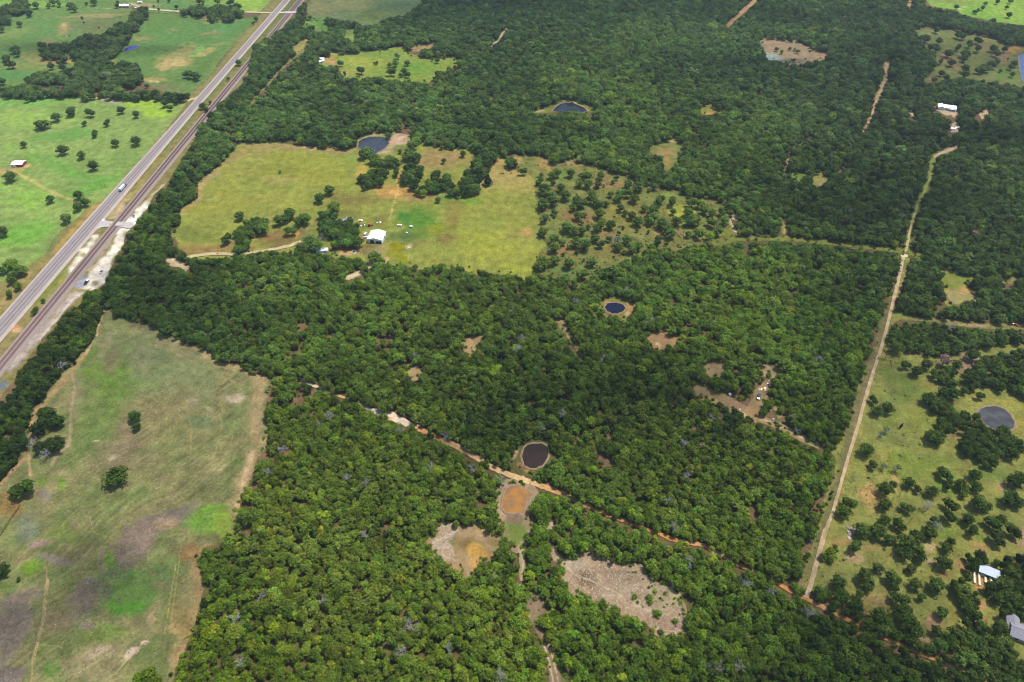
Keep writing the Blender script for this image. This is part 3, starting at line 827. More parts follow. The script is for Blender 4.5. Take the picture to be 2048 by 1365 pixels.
field('pasture', SWFIELD, (112, 122, 70), [
    ('e', 300, 740, 140, 80, 20, (122, 132, 86), .7), ('e', 225, 760, 50, 60, 20, (100, 128, 52), .8), ('e', 200, 730, 24, 40, 20, (106, 128, 56), .7), ('e', 330, 830, 80, 50, 0, (136, 124, 84), .7), ('e', 250, 890, 60, 36, -25, (134, 118, 90), .8), ('e', 160, 800, 14, 40, 0, (140, 128, 98), .5),
    ('e', 190, 840, 40, 50, 10, (104, 126, 62), .7), ('e', 180, 890, 30, 30, 0, (104, 124, 66), .6), ('e', 400, 840, 28, 12, 10, (92, 116, 78), .8), ('e', 360, 870, 60, 50, 0, (128, 128, 80), .5), ('e', 465, 796, 20, 10, 0, (178, 160, 130), .9), ('e', 388, 802, 12, 5, 0, (176, 160, 128), .7),
    ('e', 420, 815, 12, 4, 30, (168, 162, 120), .7), ('e', 340, 690, 60, 14, 25, (146, 136, 96), .7), ('e', 230, 650, 30, 16, 10, (134, 138, 84), .8), ('e', 215, 690, 9, 40, 25, (148, 136, 102), .6), ('e', 280, 720, 30, 24, 0, (128, 128, 92), .6), ('e', 225, 720, 26, 16, -60, (124, 112, 82), .7),
    ('l', [(350, 676), (400, 697), (432, 726), (480, 736), (520, 760)], 9, (176, 152, 106), .85), ('l', [(525, 760), (515, 800), (512, 850), (518, 890), (500, 930), (480, 985), (470, 1030)], 20, (164, 142, 102), .85), ('l', [(505, 905), (488, 960), (476, 1020)], 8, (196, 166, 126), .7),
    ('l', [(205, 620), (200, 640), (185, 680), (172, 706)], 5, (204, 172, 128), .9), ('l', [(170, 706), (150, 735), (120, 770), (95, 800), (75, 820), (66, 845)], 6, (172, 140, 96), .7), ('l', [(145, 745), (150, 780), (143, 810), (142, 860), (138, 890), (118, 905), (105, 930)], 4, (168, 146, 116), .7),
    ('l', [(66, 845), (60, 880), (58, 910), (62, 950)], 4, (186, 150, 108), .8), ('l', [(47, 915), (20, 945), (-10, 975)], 8, (176, 136, 100), .8), ('e', 20, 1010, 30, 30, 0, (136, 112, 62), .9), ('l', [(40, 1012), (20, 1040), (0, 1072)], 1.6, (70, 58, 34), .8), ('e', 88, 985, 20, 14, -20, (138, 124, 112), .8), ('e', 90, 960, 16, 14, 0, (110, 138, 52), .7),
    ('e', 125, 965, 14, 18, 20, (112, 148, 44), .7), ('e', 130, 942, 10, 4, 0, (166, 142, 108), .7), ('e', 120, 880, 20, 14, 0, (152, 132, 90), .5),
    ('e', 50, 1050, 24, 30, 20, (120, 124, 104), .7), ('e', 75, 1082, 36, 9, -10, (152, 128, 116), .85), ('e', 115, 1115, 36, 9, 10, (140, 126, 112), .85), ('e', 60, 1135, 28, 16, 0, (104, 134, 44), .9), ('e', 35, 1115, 18, 8, -40, (146, 122, 92), .6), ('e', 130, 1065, 50, 20, 0, (112, 128, 60), .7),
    ('e', 150, 1050, 14, 12, 30, (150, 134, 100), .5), ('e', 265, 1110, 48, 20, -28, (120, 106, 92), .7), ('e', 285, 1070, 44, 26, -30, (136, 116, 104), .85), ('e', 340, 1032, 50, 14, -20, (120, 106, 98), .8), ('e', 330, 1048, 26, 10, -10, (164, 136, 108), .7), ('e', 395, 1040, 24, 10, 0, (112, 112, 92), .6),
    ('e', 425, 1040, 40, 22, -10, (108, 146, 52), .9), ('e', 455, 1050, 20, 26, 0, (132, 150, 58), .8), ('e', 235, 1140, 20, 18, 0, (98, 98, 80), .7), ('e', 265, 1185, 62, 38, -15, (98, 142, 58), .7), ('e', 240, 1215, 40, 16, 0, (92, 150, 46), .8), ('e', 330, 1150, 40, 40, 0, (106, 132, 70), .7), ('e', 210, 1120, 9, 18, 5, (150, 128, 104), .6), ('e', 222, 1118, 10, 14, 0, (100, 140, 44), .7),
    ('e', 160, 1210, 26, 44, 20, (118, 104, 92), .7), ('e', 172, 1190, 14, 24, 0, (110, 96, 90), .6), ('e', 205, 1185, 22, 20, 0, (104, 100, 78), .7), ('e', 172, 1252, 14, 12, 0, (132, 112, 104), .8), ('e', 110, 1240, 34, 26, 0, (126, 110, 82), .6), ('e', 20, 1250, 34, 60, 15, (124, 110, 100), .85), ('e', 50, 1190, 30, 14, -20, (140, 122, 104), .7),
    ('e', 20, 1345, 40, 26, 0, (112, 100, 96), .9), ('e', 10, 1180, 20, 12, 0, (98, 122, 54), .6), ('e', 200, 1270, 50, 16, 0, (112, 132, 58), .7), ('e', 170, 1330, 70, 30, -20, (150, 138, 100), .7), ('e', 190, 1308, 30, 8, -25, (168, 146, 120), .8), ('e', 265, 1310, 16, 9, -40, (192, 168, 148), .95), ('e', 288, 1290, 9, 5, -10, (196, 170, 150), .95), ('e', 305, 1240, 12, 16, 10, (166, 148, 104), .8),
    ('e', 310, 1265, 16, 12, 0, (150, 138, 96), .6), ('e', 345, 1255, 16, 14, 0, (178, 148, 102), .7), ('e', 100, 1340, 20, 14, -30, (88, 128, 50), .7), ('l', [(405, 1100), (395, 1130), (400, 1170), (392, 1230), (376, 1280), (366, 1310)], 17, (158, 126, 88), .7), ('e', 380, 1110, 22, 14, -30, (146, 110, 70), .7), ('e', 360, 1225, 22, 50, 8, (136, 118, 74), .6),
    ('e', 355, 1320, 20, 30, 0, (170, 142, 100), .7),
    # wheel lines and mowing rounds
    ('l', [(93, 1135), (95, 1160), (90, 1190), (86, 1230), (76, 1280), (66, 1320), (62, 1370)], 2.2, (184, 156, 116), .8), ('l', [(98, 1160), (90, 1230), (80, 1275), (70, 1320)], 0.9, (196, 172, 120), .7), ('l', [(352, 1130), (345, 1170), (338, 1220), (327, 1268)], 1.1, (178, 170, 96), .7), ('l', [(362, 1100), (355, 1150), (350, 1190), (343, 1240)], 1.0, (176, 166, 98), .6),
    ('l', [(75, 1290), (110, 1292), (125, 1296)], 1.2, (180, 164, 100), .6), ('l', [(230, 1350), (250, 1325), (270, 1305)], 1.4, (190, 172, 120), .7), ('l', [(215, 1345), (260, 1310)], 1.0, (176, 162, 112), .6), ('l', [(150, 1350), (200, 1320), (230, 1300)], 1.4, (180, 168, 118), .6),
    ('l', [(260, 800), (290, 806), (312, 822), (322, 845), (312, 872), (285, 893), (250, 905)], 1.3, (168, 146, 98), .65), ('l', [(268, 785), (310, 800), (335, 830), (330, 870), (300, 900)], 1.1, (166, 148, 96), .6), ('l', [(372, 815), (382, 850), (382, 900), (378, 930)], 1.6, (160, 140, 94), .6), ('l', [(300, 690), (360, 712), (430, 745), (500, 780), (508, 830)], 1.0, (160, 150, 100), .6),
    ('l', [(420, 800), (445, 815), (442, 860), (430, 910), (400, 950)], 1.1, (164, 150, 96), .55), ('l', [(255, 890), (285, 880), (305, 860), (312, 838)], 0.9, (110, 96, 74), .5), ('l', [(240, 900), (280, 888), (318, 862)], 1.0, (176, 152, 112), .5), ('l', [(470, 840), (462, 890), (440, 930)], 1.0, (168, 152, 100), .5), ('l', [(340, 920), (350, 960), (330, 1000)], 1.0, (158, 140, 92), .5),
    ('e', 225, 918, 8, 4, -30, (190, 180, 140), .6), ('e', 196, 885, 8, 1.6, -5, (190, 176, 140), .7), ('l', [(180, 1035), (186, 1062), (196, 1070)], 1.2, (180, 158, 100), .6), ('l', [(125, 1050), (148, 1025)], 1.2, (182, 160, 104), .6)],
      second=(136, 128, 86), seed=8, step=2.2, mottle=0.2, mott_scale=9.0, streak=(52, 0.22))

field('pasture', skirt(FARM), (140, 147, 66), [
    ('e', 620, 340, 90, 30, 10, (152, 152, 60), .7), ('l', [(440, 330), (500, 292), (600, 296), (700, 306)], 7, (164, 138, 92), .75), ('e', 500, 310, 40, 10, -5, (158, 142, 84), .6), ('e', 620, 295, 20, 3, 5, (206, 172, 118), .7), ('l', [(430, 350), (400, 372), (396, 400), (362, 425)], 7, (178, 152, 100), .8),
    ('e', 430, 350, 22, 8, -20, (162, 148, 104), .7), ('e', 410, 420, 40, 16, 0, (150, 148, 62), .7), ('e', 395, 470, 36, 12, 0, (118, 126, 58), .8), ('l', [(360, 500), (420, 500), (465, 492), (500, 500)], 12, (150, 118, 74), .8), ('e', 560, 340, 60, 16, 0, (132, 138, 58), .6), ('e', 540, 400, 50, 9, 0, (158, 154, 72), .7),
    ('e', 460, 395, 50, 20, 20, (150, 148, 64), .6), ('e', 560, 360, 30, 8, 0, (168, 152, 90), .5), ('e', 700, 400, 60, 16, 0, (132, 120, 64), .85), ('e', 700, 430, 40, 12, 0, (112, 106, 56), .6), ('e', 650, 330, 50, 14, 0, (152, 156, 64), .6), ('e', 740, 345, 24, 10, 0, (160, 156, 62), .6),
    ('e', 720, 352, 10, 16, 10, (206, 164, 84), .85), ('e', 785, 384, 40, 14, 10, (196, 150, 84), .8), ('e', 790, 385, 10, 6, 0, (226, 172, 92), .8), ('e', 840, 392, 40, 10, 0, (152, 126, 78), .8), ('e', 760, 374, 40, 5, 0, (172, 142, 84), .6), ('l', [(806, 338), (795, 380), (786, 412), (778, 440)], 1.7, (216, 188, 108), .95), ('l', [(800, 340), (790, 380)], 2.2, (214, 150, 80), .6),
    ('e', 880, 320, 50, 22, 0, (160, 136, 84), .9), ('e', 900, 315, 20, 6, 0, (176, 144, 92), .5), ('e', 1010, 350, 50, 22, 0, (178, 156, 92), .9), ('e', 990, 325, 12, 12, 0, (182, 148, 94), .8), ('e', 1030, 375, 50, 16, 0, (170, 156, 84), .8), ('e', 960, 370, 20, 12, 0, (176, 152, 96), .7), ('e', 940, 410, 70, 22, 0, (150, 152, 66), .8), ('e', 1040, 430, 40, 24, 0, (152, 154, 68), .7),
    ('e', 1056, 468, 16, 10, 0, (206, 160, 96), .9), ('e', 1050, 470, 40, 8, 0, (170, 150, 88), .5), ('e', 990, 500, 70, 34, 0, (166, 166, 66), .85), ('e', 930, 470, 40, 24, 0, (152, 158, 60), .7), ('e', 1045, 535, 24, 10, 0, (160, 168, 58), .7), ('e', 900, 440, 18, 40, 20, (140, 124, 64), .65), ('e', 890, 478, 24, 8, 0, (136, 112, 68), .7), ('e', 885, 400, 40, 6, -10, (106, 142, 52), .8), ('e', 940, 405, 20, 6, 0, (118, 150, 56), .7),
    ('e', 835, 445, 46, 30, 0, (96, 138, 50), .95), ('e', 806, 437, 14, 9, 0, (74, 128, 48), .8), ('e', 840, 470, 40, 20, 0, (102, 132, 54), .85), ('e', 868, 462, 26, 12, 0, (138, 146, 40), .85), ('e', 800, 475, 34, 14, 0, (98, 116, 64), .7), ('e', 796, 500, 18, 14, 0, (150, 146, 16), .95), ('e', 804, 516, 12, 14, 0, (146, 146, 20), .9), ('e', 780, 512, 14, 4, 0, (150, 146, 30), .8),
    ('e', 850, 486, 30, 6, -5, (140, 124, 74), .6), ('e', 820, 496, 7, 6, -50, (210, 184, 140), .85), ('e', 772, 520, 9, 8, 0, (214, 180, 126), .8), ('e', 700, 500, 50, 9, 0, (160, 118, 78), .9), ('e', 735, 500, 20, 9, 0, (122, 116, 64), .7), ('e', 690, 510, 20, 4, 0, (210, 172, 120), .7), ('e', 735, 480, 14, 6, 0, (172, 132, 84), .8), ('e', 770, 500, 14, 12, 0, (178, 150, 100), .6),
    ('e', 560, 480, 50, 16, 0, (132, 108, 66), .85), ('e', 540, 475, 20, 8, 0, (150, 118, 76), .6), ('e', 590, 472, 7, 6, 0, (196, 160, 80), .7), ('l', [(632, 442), (622, 454), (610, 470), (602, 484)], 4, (130, 124, 86), .6), ('e', 760, 445, 12, 16, 0, (126, 112, 60), .6), ('e', 735, 455, 26, 8, 0, (112, 126, 58), .7), ('e', 850, 400, 30, 8, 0, (166, 136, 84), .6),
    ('e', 790, 278, 26, 12, -10, (206, 172, 140), .95), ('e', 772, 300, 18, 10, 0, (196, 170, 130), .8), ('e', 740, 270, 30, 4, 0, (206, 180, 132), .7), ('e', 715, 285, 5, 12, 0, (176, 150, 108), .8), ('e', 800, 300, 20, 9, 0, (112, 124, 62), .7), ('e', 700, 320, 16, 8, 0, (128, 152, 60), .7), ('e', 560, 435, 90, 5, 0, (170, 150, 92), .5), ('e', 480, 340, 50, 8, 0, (154, 148, 72), .5)],
      second=(152, 154, 70), seed=9, step=2.6, mottle=0.15, mott_scale=12.0, streak=(80, 0.10))
field('savanna', skirt(SAVANNA), (136, 128, 70), [
    ('e', 1130, 355, 24, 9, 10, (118, 140, 66), .8), ('e', 1210, 365, 30, 9, 0, (160, 126, 82), .7), ('e', 1150, 435, 36, 14, 0, (146, 118, 74), .8), ('e', 1130, 400, 20, 14, 0, (128, 136, 72), .6), ('e', 1260, 430, 36, 16, 20, (146, 140, 60), .7), ('e', 1360, 425, 24, 16, 0, (168, 170, 64), .9), ('e', 1330, 395, 20, 8, 0, (140, 156, 66), .7),
    ('e', 1290, 470, 40, 9, 0, (140, 138, 76), .7), ('e', 1340, 468, 30, 6, 0, (168, 132, 90), .7), ('e', 1440, 465, 24, 14, 0, (142, 146, 62), .8), ('e', 1145, 495, 30, 10, -10, (156, 122, 80), .8), ('e', 1210, 470, 24, 9, 0, (158, 126, 84), .7), ('e', 1210, 510, 30, 14, 0, (132, 126, 66), .7), ('e', 1130, 545, 30, 10, 10, (112, 136, 70), .9), ('e', 1230, 500, 30, 8, 0, (150, 126, 70), .6), ('e', 1170, 525, 20, 8, 0, (118, 130, 72), .6),
    ('e', 1090, 330, 12, 10, 0, (172, 142, 84), .9), ('e', 1150, 325, 20, 6, 0, (166, 138, 96), .8), ('e', 1035, 320, 9, 10, 0, (186, 152, 92), .9), ('l', [(1459, 433), (1461, 445), (1468, 458), (1474, 468)], 3.2, (226, 196, 164), .95), ('e', 1410, 390, 30, 6, 0, (150, 140, 92), .6)],
      second=(126, 134, 68), seed=10, step=2.6, mottle=0.16, mott_scale=9.0)
field('savanna', SEFIELD, (136, 140, 72), [
    ('l', [(1803, 530), (1785, 585), (1765, 650), (1735, 740), (1715, 800), (1700, 860), (1690, 900), (1680, 960), (1655, 1030), (1640, 1080), (1618, 1140), (1600, 1165)], 11, (122, 116, 74), .9), ('l', [(1760, 670), (1740, 740), (1722, 800), (1708, 850)], 9, (138, 122, 86), .7), ('l', [(1810, 540), (1800, 575), (1792, 600)], 6, (176, 158, 94), .8),
    ('l', [(1776, 660), (1752, 740), (1725, 830), (1700, 920), (1675, 1010), (1655, 1070), (1640, 1110)], 7, (154, 146, 72), .7), ('e', 1800, 700, 40, 10, 0, (148, 142, 72), .8), ('e', 1810, 760, 44, 26, 0, (110, 128, 58), .7), ('e', 1860, 765, 24, 14, 10, (154, 142, 72), .6), ('e', 1775, 820, 30, 40, 0, (118, 132, 62), .6), ('e', 1840, 850, 34, 30, 0, (134, 140, 62), .7), ('e', 1780, 915, 24, 14, 0, (156, 146, 72), .6),
    ('e', 1840, 930, 60, 30, 0, (124, 142, 56), .7), ('e', 1890, 965, 26, 24, 0, (100, 138, 48), .7), ('e', 1742, 1000, 18, 22, 0, (198, 158, 98), .85), ('e', 1792, 965, 8, 14, 0, (188, 152, 98), .7), ('e', 1760, 1010, 30, 14, 0, (140, 134, 70), .6), ('e', 2000, 978, 16, 12, 0, (192, 156, 112), .8), ('e', 1970, 950, 50, 14, 0, (108, 130, 58), .6), ('e', 1975, 880, 26, 14, 0, (152, 136, 86), .7), ('e', 1905, 865, 16, 12, 20, (156, 132, 88), .8),
    ('e', 1995, 832, 56, 36, 10, (164, 160, 78), .9), ('e', 2040, 850, 20, 26, 0, (160, 146, 70), .8), ('e', 1990, 800, 50, 3, 8, (168, 156, 74), .8), ('e', 1945, 730, 20, 22, 20, (168, 132, 110), .8), ('e', 1890, 720, 24, 12, 0, (136, 136, 70), .6), ('e', 1930, 770, 14, 10, 0, (148, 142, 72), .6), ('e', 1680, 1085, 24, 14, -20, (170, 140, 88), .8), ('e', 1660, 1060, 12, 14, 0, (150, 142, 72), .6), ('e', 1712, 1118, 22, 9, 0, (184, 152, 116), .8),
    ('e', 1700, 1060, 9, 9, 0, (210, 180, 160), .8), ('e', 1745, 1095, 24, 8, 0, (158, 134, 84), .7), ('e', 1780, 1110, 40, 10, 0, (134, 128, 66), .7), ('e', 1860, 1095, 16, 9, 10, (188, 160, 116), .8), ('e', 1860, 1125, 14, 7, -10, (192, 160, 132), .8), ('e', 1868, 1065, 40, 20, 0, (112, 132, 52), .7), ('e', 1960, 1095, 26, 10, 30, (184, 150, 92), .75), ('e', 1980, 1080, 40, 10, 0, (120, 138, 54), .6), ('e', 1925, 1130, 16, 14, 0, (172, 134, 86), .8),
    ('e', 1745, 1200, 30, 20, 0, (160, 136, 88), .75), ('e', 1750, 1175, 24, 9, 0, (126, 124, 68), .6), ('e', 1850, 1195, 40, 24, 0, (118, 122, 64), .7), ('e', 1864, 1250, 16, 12, 20, (184, 142, 108), .8), ('e', 1905, 1235, 14, 30, 0, (148, 130, 66), .7), ('e', 1935, 1240, 12, 12, 0, (182, 136, 106), .8), ('e', 1728, 1240, 12, 8, -40, (204, 168, 148), .9), ('e', 1890, 1150, 30, 14, 0, (152, 124, 78), .7), ('l', [(1600, 1140), (1590, 1160), (1610, 1180)], 12, (150, 124, 88), .8),
    ('e', 1680, 1200, 18, 12, 0, (158, 134, 92), .7), ('e', 1664, 1150, 26, 24, 0, (128, 124, 70), .6), ('e', 1835, 1285, 30, 14, 20, (172, 144, 110), .8), ('e', 1920, 1310, 14, 20, 0, (150, 124, 86), .7), ('e', 1960, 1165, 16, 16, 0, (196, 142, 92), .95), ('e', 1974, 1212, 9, 14, 0, (196, 146, 98), .95), ('e', 1978, 1240, 12, 6, 0, (176, 120, 88), .9), ('e', 2046, 1070, 12, 30, 0, (172, 142, 118), .9), ('e', 2020, 1088, 20, 6, 20, (196, 168, 126), .7),
    ('l', [(1785, 640), (1850, 641), (1911, 647), (1961, 652), (2048, 655)], 6, (150, 136, 82), .8), ('l', [(1920, 649), (1975, 652)], 3, (190, 162, 120), .7), ('e', 1800, 632, 16, 8, 0, (136, 150, 68), .8), ('e', 1805, 1040, 30, 10, 0, (126, 136, 60), .6), ('e', 2010, 1010, 40, 12, 0, (112, 130, 56), .6), ('e', 1960, 1040, 40, 16, 0, (126, 136, 60), .6)],
      second=(148, 146, 74), seed=11, step=2.6, mottle=0.18, mott_scale=9.0)
field('savanna', skirt(NEFIELD), (126, 130, 74), [
    ('e', 1860, 65, 24, 6, 0, (132, 142, 78), .7), ('e', 1850, 92, 12, 9, 0, (156, 132, 88), .8), ('e', 1895, 80, 26, 9, 0, (132, 138, 72), .8), ('e', 1900, 125, 24, 12, 20, (148, 126, 84), .85), ('e', 1945, 100, 30, 12, 0, (134, 144, 70), .8), ('e', 1975, 95, 24, 9, 0, (156, 132, 90), .7), ('e', 2024, 100, 16, 6, 10, (196, 142, 80), .9), ('e', 2005, 115, 14, 14, 0, (160, 130, 94), .8), ('e', 2015, 150, 24, 9, 0, (110, 140, 62), .8), ('e', 1960, 78, 20, 4, 0, (146, 128, 80), .6), ('e', 1890, 110, 6, 14, 0, (164, 138, 96), .6), ('e', 1870, 158, 16, 4, 0, (158, 130, 88), .7)],
      seed=12, step=3.0)
field('pasture', FARNE, (146, 180, 74), [('e', 1900, 2, 60, 5, 5, (148, 148, 82), .8), ('e', 1960, 30, 60, 12, 20, (132, 176, 64), .7), ('e', 2020, 20, 40, 14, 0, (160, 186, 74), .6), ('l', [(1918, 20), (1926, 14), (1933, 12)], 1.4, (226, 214, 150), .9)], seed=13, step=3.6)
field('hayfield', skirt(TOPFIELD), (118, 136, 86), [('e', 700, 10, 50, 12, -10, (148, 148, 92), .8), ('e', 640, 16, 20, 16, 0, (156, 146, 92), .7), ('e', 740, 32, 40, 9, 0, (122, 142, 72), .8), ('e', 800, 10, 40, 12, 0, (108, 134, 88), .7), ('l', [(614, 24), (660, 10), (720, -10)], 2, (166, 158, 104), .5)], second=(130, 142, 90), seed=14, step=3.4)
field('meadow', skirt(MEADOW), (138, 154, 66), [('e', 730, 122, 40, 10, 0, (160, 166, 72), .8), ('e', 660, 122, 16, 6, 20, (178, 146, 90), .85), ('e', 670, 106, 8, 7, 0, (192, 164, 104), .9), ('l', [(640, 120), (655, 122), (668, 126)], 1.6, (214, 166, 106), .9), ('e', 830, 140, 40, 14, 0, (112, 150, 58), .8), ('e', 710, 146, 30, 6, 0, (168, 160, 84), .7), ('e', 770, 110, 50, 8, 0, (128, 152, 66), .7), ('e', 690, 148, 10, 5, 0, (176, 160, 100), .6)], seed=15, step=2.8)
CLEAR_COL = {
    'pasture_gap': ((104, 142, 66), [('l', [(606, 42), (625, 48), (634, 56)], 1.5, (176, 170, 104), .8)]), 'sandy_gap': ((176, 152, 96), [('e', 600, 88, 10, 6, -40, (140, 146, 78), .7)]), 'pasture_gap.1': ((136, 156, 72), []), 'sandy_gap.1': ((168, 142, 96), []),
    'pond_shore.1': ((124, 128, 64), [('l', [(1128, 200), (1145, 204), (1160, 212), (1176, 222)], 2.2, (220, 184, 110), .95), ('e', 1076, 221, 14, 3, -10, (206, 180, 136), .8)]), 'meadow_gap': ((148, 142, 68), [('e', 1424, 226, 12, 2.5, 0, (190, 152, 84), .8)]),
    'meadow_gap.1': ((132, 134, 70), [('e', 1332, 304, 12, 9, 0, (168, 138, 88), .8), ('l', [(1350, 272), (1352, 283), (1340, 284)], 2.5, (206, 172, 132), .9), ('e', 1335, 325, 8, 12, 0, (164, 140, 80), .7)]),
    'shore_field': ((164, 142, 108), [('e', 1545, 85, 26, 4, 0, (178, 144, 112), .7), ('e', 1640, 110, 20, 6, 0, (176, 140, 104), .7), ('e', 1580, 120, 24, 4, 0, (120, 124, 88), .8), ('l', [(1540, 103), (1556, 108), (1568, 116)], 1.5, (196, 146, 96), .8)]),
    'meadow_gap.2': ((116, 138, 60), []), 'meadow_gap.4': ((146, 142, 76), [('e', 1646, 366, 8, 6, 0, (176, 146, 104), .7)]),
    'pond_shore.2': ((140, 148, 66), [('e', 1902, 545, 12, 5, 0, (180, 160, 110), .7), ('e', 1930, 583, 24, 7, 15, (196, 158, 92), .95), ('e', 1892, 590, 7, 16, 0, (172, 158, 84), .9), ('e', 1950, 597, 10, 5, 0, (200, 172, 116), .9), ('e', 1950, 553, 12, 3, 0, (176, 150, 108), .8)]), 'meadow_gap.3': ((148, 142, 76), []),
    'pond_shore.3': ((138, 130, 66), [('e', 1262, 618, 9, 16, 0, (176, 142, 92), .85), ('e', 1212, 605, 9, 5, -40, (166, 142, 84), .8), ('e', 1226, 597, 14, 3, 0, (122, 132, 54), .7), ('e', 1252, 632, 9, 5, -40, (204, 170, 118), .7)]),
    'bare_gap': ((158, 138, 98), []), 'bare_gap.1': ((164, 132, 92), [('e', 1316, 690, 6, 8, 0, (206, 176, 130), .8)]), 'bare_gap.2': ((164, 142, 102), [('e', 1410, 730, 10, 4, 0, (186, 152, 112), .8)]),
    'camp_clearing': ((160, 136, 94), [('e', 1430, 785, 24, 6, 18, (140, 130, 64), .7), ('e', 1470, 810, 24, 9, 25, (170, 138, 100), .8), ('e', 1504, 822, 14, 9, 0, (170, 136, 92), .7), ('e', 1490, 828, 10, 3, 35, (220, 190, 140), .8), ('e', 1508, 792, 8, 12, 0, (150, 128, 78), .6), ('l', [(1404, 795), (1444, 806)], 3, (182, 156, 108), .6)]),
    'bare_gap.3': ((168, 146, 108), []), 'bare_gap.4': ((172, 146, 102), []), 'bare_gap.5': ((170, 146, 102), []), 'bare_gap.6': ((154, 126, 84), []),
    'pond_shore.4': ((104, 106, 58), [('e', 1034, 905, 5, 14, 15, (186, 156, 116), .8), ('e', 1066, 943, 9, 3, 0, (190, 132, 86), .9), ('e', 1060, 880, 24, 4, 0, (126, 120, 70), .7), ('e', 1046, 934, 7, 4, 30, (160, 120, 84), .7)]),
    'pond_shore.5': ((170, 146, 114), [('e', 1034, 1068, 20, 20, 0, (112, 132, 56), .9), ('e', 1036, 1040, 18, 9, 0, (134, 110, 88), .8), ('e', 1050, 1025, 9, 6, 0, (182, 150, 110), .6), ('e', 1000, 1000, 4, 20, 5, (176, 156, 110), .7)]),
    'sandy_clearing': ((168, 142, 104), [('e', 890, 1085, 24, 14, -25, (176, 158, 128), .8), ('e', 930, 1095, 40, 16, 20, (132, 112, 62), .85), ('e', 944, 1106, 26, 14, 30, (198, 156, 80), .95), ('e', 940, 1128, 9, 14, 0, (202, 162, 92), .95), ('e', 962, 1058, 10, 7, 0, (180, 154, 84), .7), ('e', 896, 1087, 5, 4, 0, (112, 132, 62), .8),
                                             ('l', [(866, 1086), (890, 1074), (915, 1060)], 1.6, (206, 188, 158), .9), ('l', [(866, 1098), (884, 1112), (916, 1124)], 1.4, (196, 176, 146), .8), ('e', 935, 1150, 8, 8, 0, (172, 148, 112), .7), ('e', 985, 1090, 14, 9, 0, (140, 132, 68), .6)]),
    'brushy_clearing': ((172, 146, 114), [('e', 1168, 1160, 26, 14, 20, (118, 98, 70), .8), ('e', 1150, 1130, 30, 9, -10, (186, 168, 136), .7), ('e', 1240, 1150, 40, 14, 10, (140, 118, 92), .7), ('e', 1330, 1200, 26, 24, 0, (160, 146, 106), .7), ('e', 1345, 1190, 9, 20, 20, (190, 176, 116), .6), ('e', 1222, 1197, 12, 4, 0, (214, 196, 168), .9), ('e', 1320, 1250, 40, 10, 20, (158, 128, 100), .8),
                                              ('l', [(1102, 1070), (1105, 1096), (1122, 1122), (1150, 1150), (1200, 1170), (1230, 1185), (1262, 1205), (1300, 1225)], 1.5, (204, 186, 158), .85), ('l', [(1110, 1105), (1130, 1132), (1160, 1160)], 1.2, (210, 192, 164), .7), ('e', 1250, 1180, 30, 12, 20, (172, 154, 128), .5), ('l', [(1300, 1255), (1335, 1272)], 1.5, (196, 168, 140), .7)]),
    'track_clearing': ((146, 124, 98), [('e', 1062, 1230, 5, 9, 0, (204, 178, 130), .8), ('e', 1078, 1200, 9, 12, 0, (150, 128, 116), .8), ('l', [(1088, 1288), (1098, 1325), (1106, 1366), (1110, 1440)], 1.7, (210, 190, 150), .9), ('l', [(1096, 1286), (1106, 1322), (1116, 1366), (1122, 1440)], 1.5, (210, 190, 150), .9), ('l', [(1110, 1300), (1122, 1345), (1130, 1400)], 7, (112, 124, 60), .8), ('e', 1090, 1276, 8, 9, 0, (162, 132, 108), .7)]),
}
for k, poly in CLEARINGS.items():
    base, pats = CLEAR_COL[k]
    nm = {'pasture_gap': 'meadow', 'meadow_gap': 'meadow', 'sandy_gap': 'clearing', 'bare_gap': 'clearing', 'pond_shore': 'shore', 'shore_field': 'shore', 'camp_clearing': 'clearing', 'sandy_clearing': 'clearing', 'brushy_clearing': 'clearing', 'track_clearing': 'clearing'}[k.split('.')[0]]
    cx, cy = np.mean([p[0] for p in poly]), np.mean([p[1] for p in poly])
    g = [(cx + (x - cx) * (1 + 6.0 / max(math.hypot(x - cx, y - cy), 9)), cy + (y - cy) * (1 + 6.0 / max(math.hypot(x - cx, y - cy), 9)) + (6.0 if y > cy + 4 and y > 600 else 0)) for x, y in poly]
    field(nm, g, base, pats, mat=M_SOIL if nm != 'meadow' else M_GRASS, step=2.4, jitter=0.6, seed=100 + len(k), mottle=0.16, mott_scale=7.0)

LANE_COL = {0: (132, 136, 74), 1: (196, 156, 104), 2: (186, 150, 100), 3: (168, 146, 104), 4: (196, 160, 116), 5: (186, 158, 110), 6: (124, 136, 64), 7: (130, 132, 62), 8: (150, 138, 72), 9: (170, 146, 102), 10: (140, 136, 80), 11: (178, 158, 120), 12: (186, 150, 96), 13: (190, 170, 140), 14: (176, 164, 120)}
for i, (ln, hw) in enumerate(LANES[:15]):
    ext = 5.0
    field('lane' if i not in (0, 7) else 'grass_lane', ribbon_poly(ln, hw + (2.0 if i in (6, 7, 9) else 1.0)), LANE_COL[i], [('l', [(x + 1, y) for x, y in ln], hw * 0.35, tuple(min(255, c + 40) for c in LANE_COL[i]), .8)] if i != 7 else [], mat=M_SOIL, step=2.2, jitter=0.5, seed=140 + i, mottle=0.15, mott_scale=6.0, crisp=3.0)
for i in range(len(LANES) - 13, len(LANES)):
    ln, hw = LANES[i]
    field('clearing', ribbon_poly(ln, hw + 1.5), (206, 180, 140), [], mat=M_SOIL, step=2.0, jitter=0.5, seed=170 + i, mottle=0.15, mott_scale=5.0, crisp=3.0)

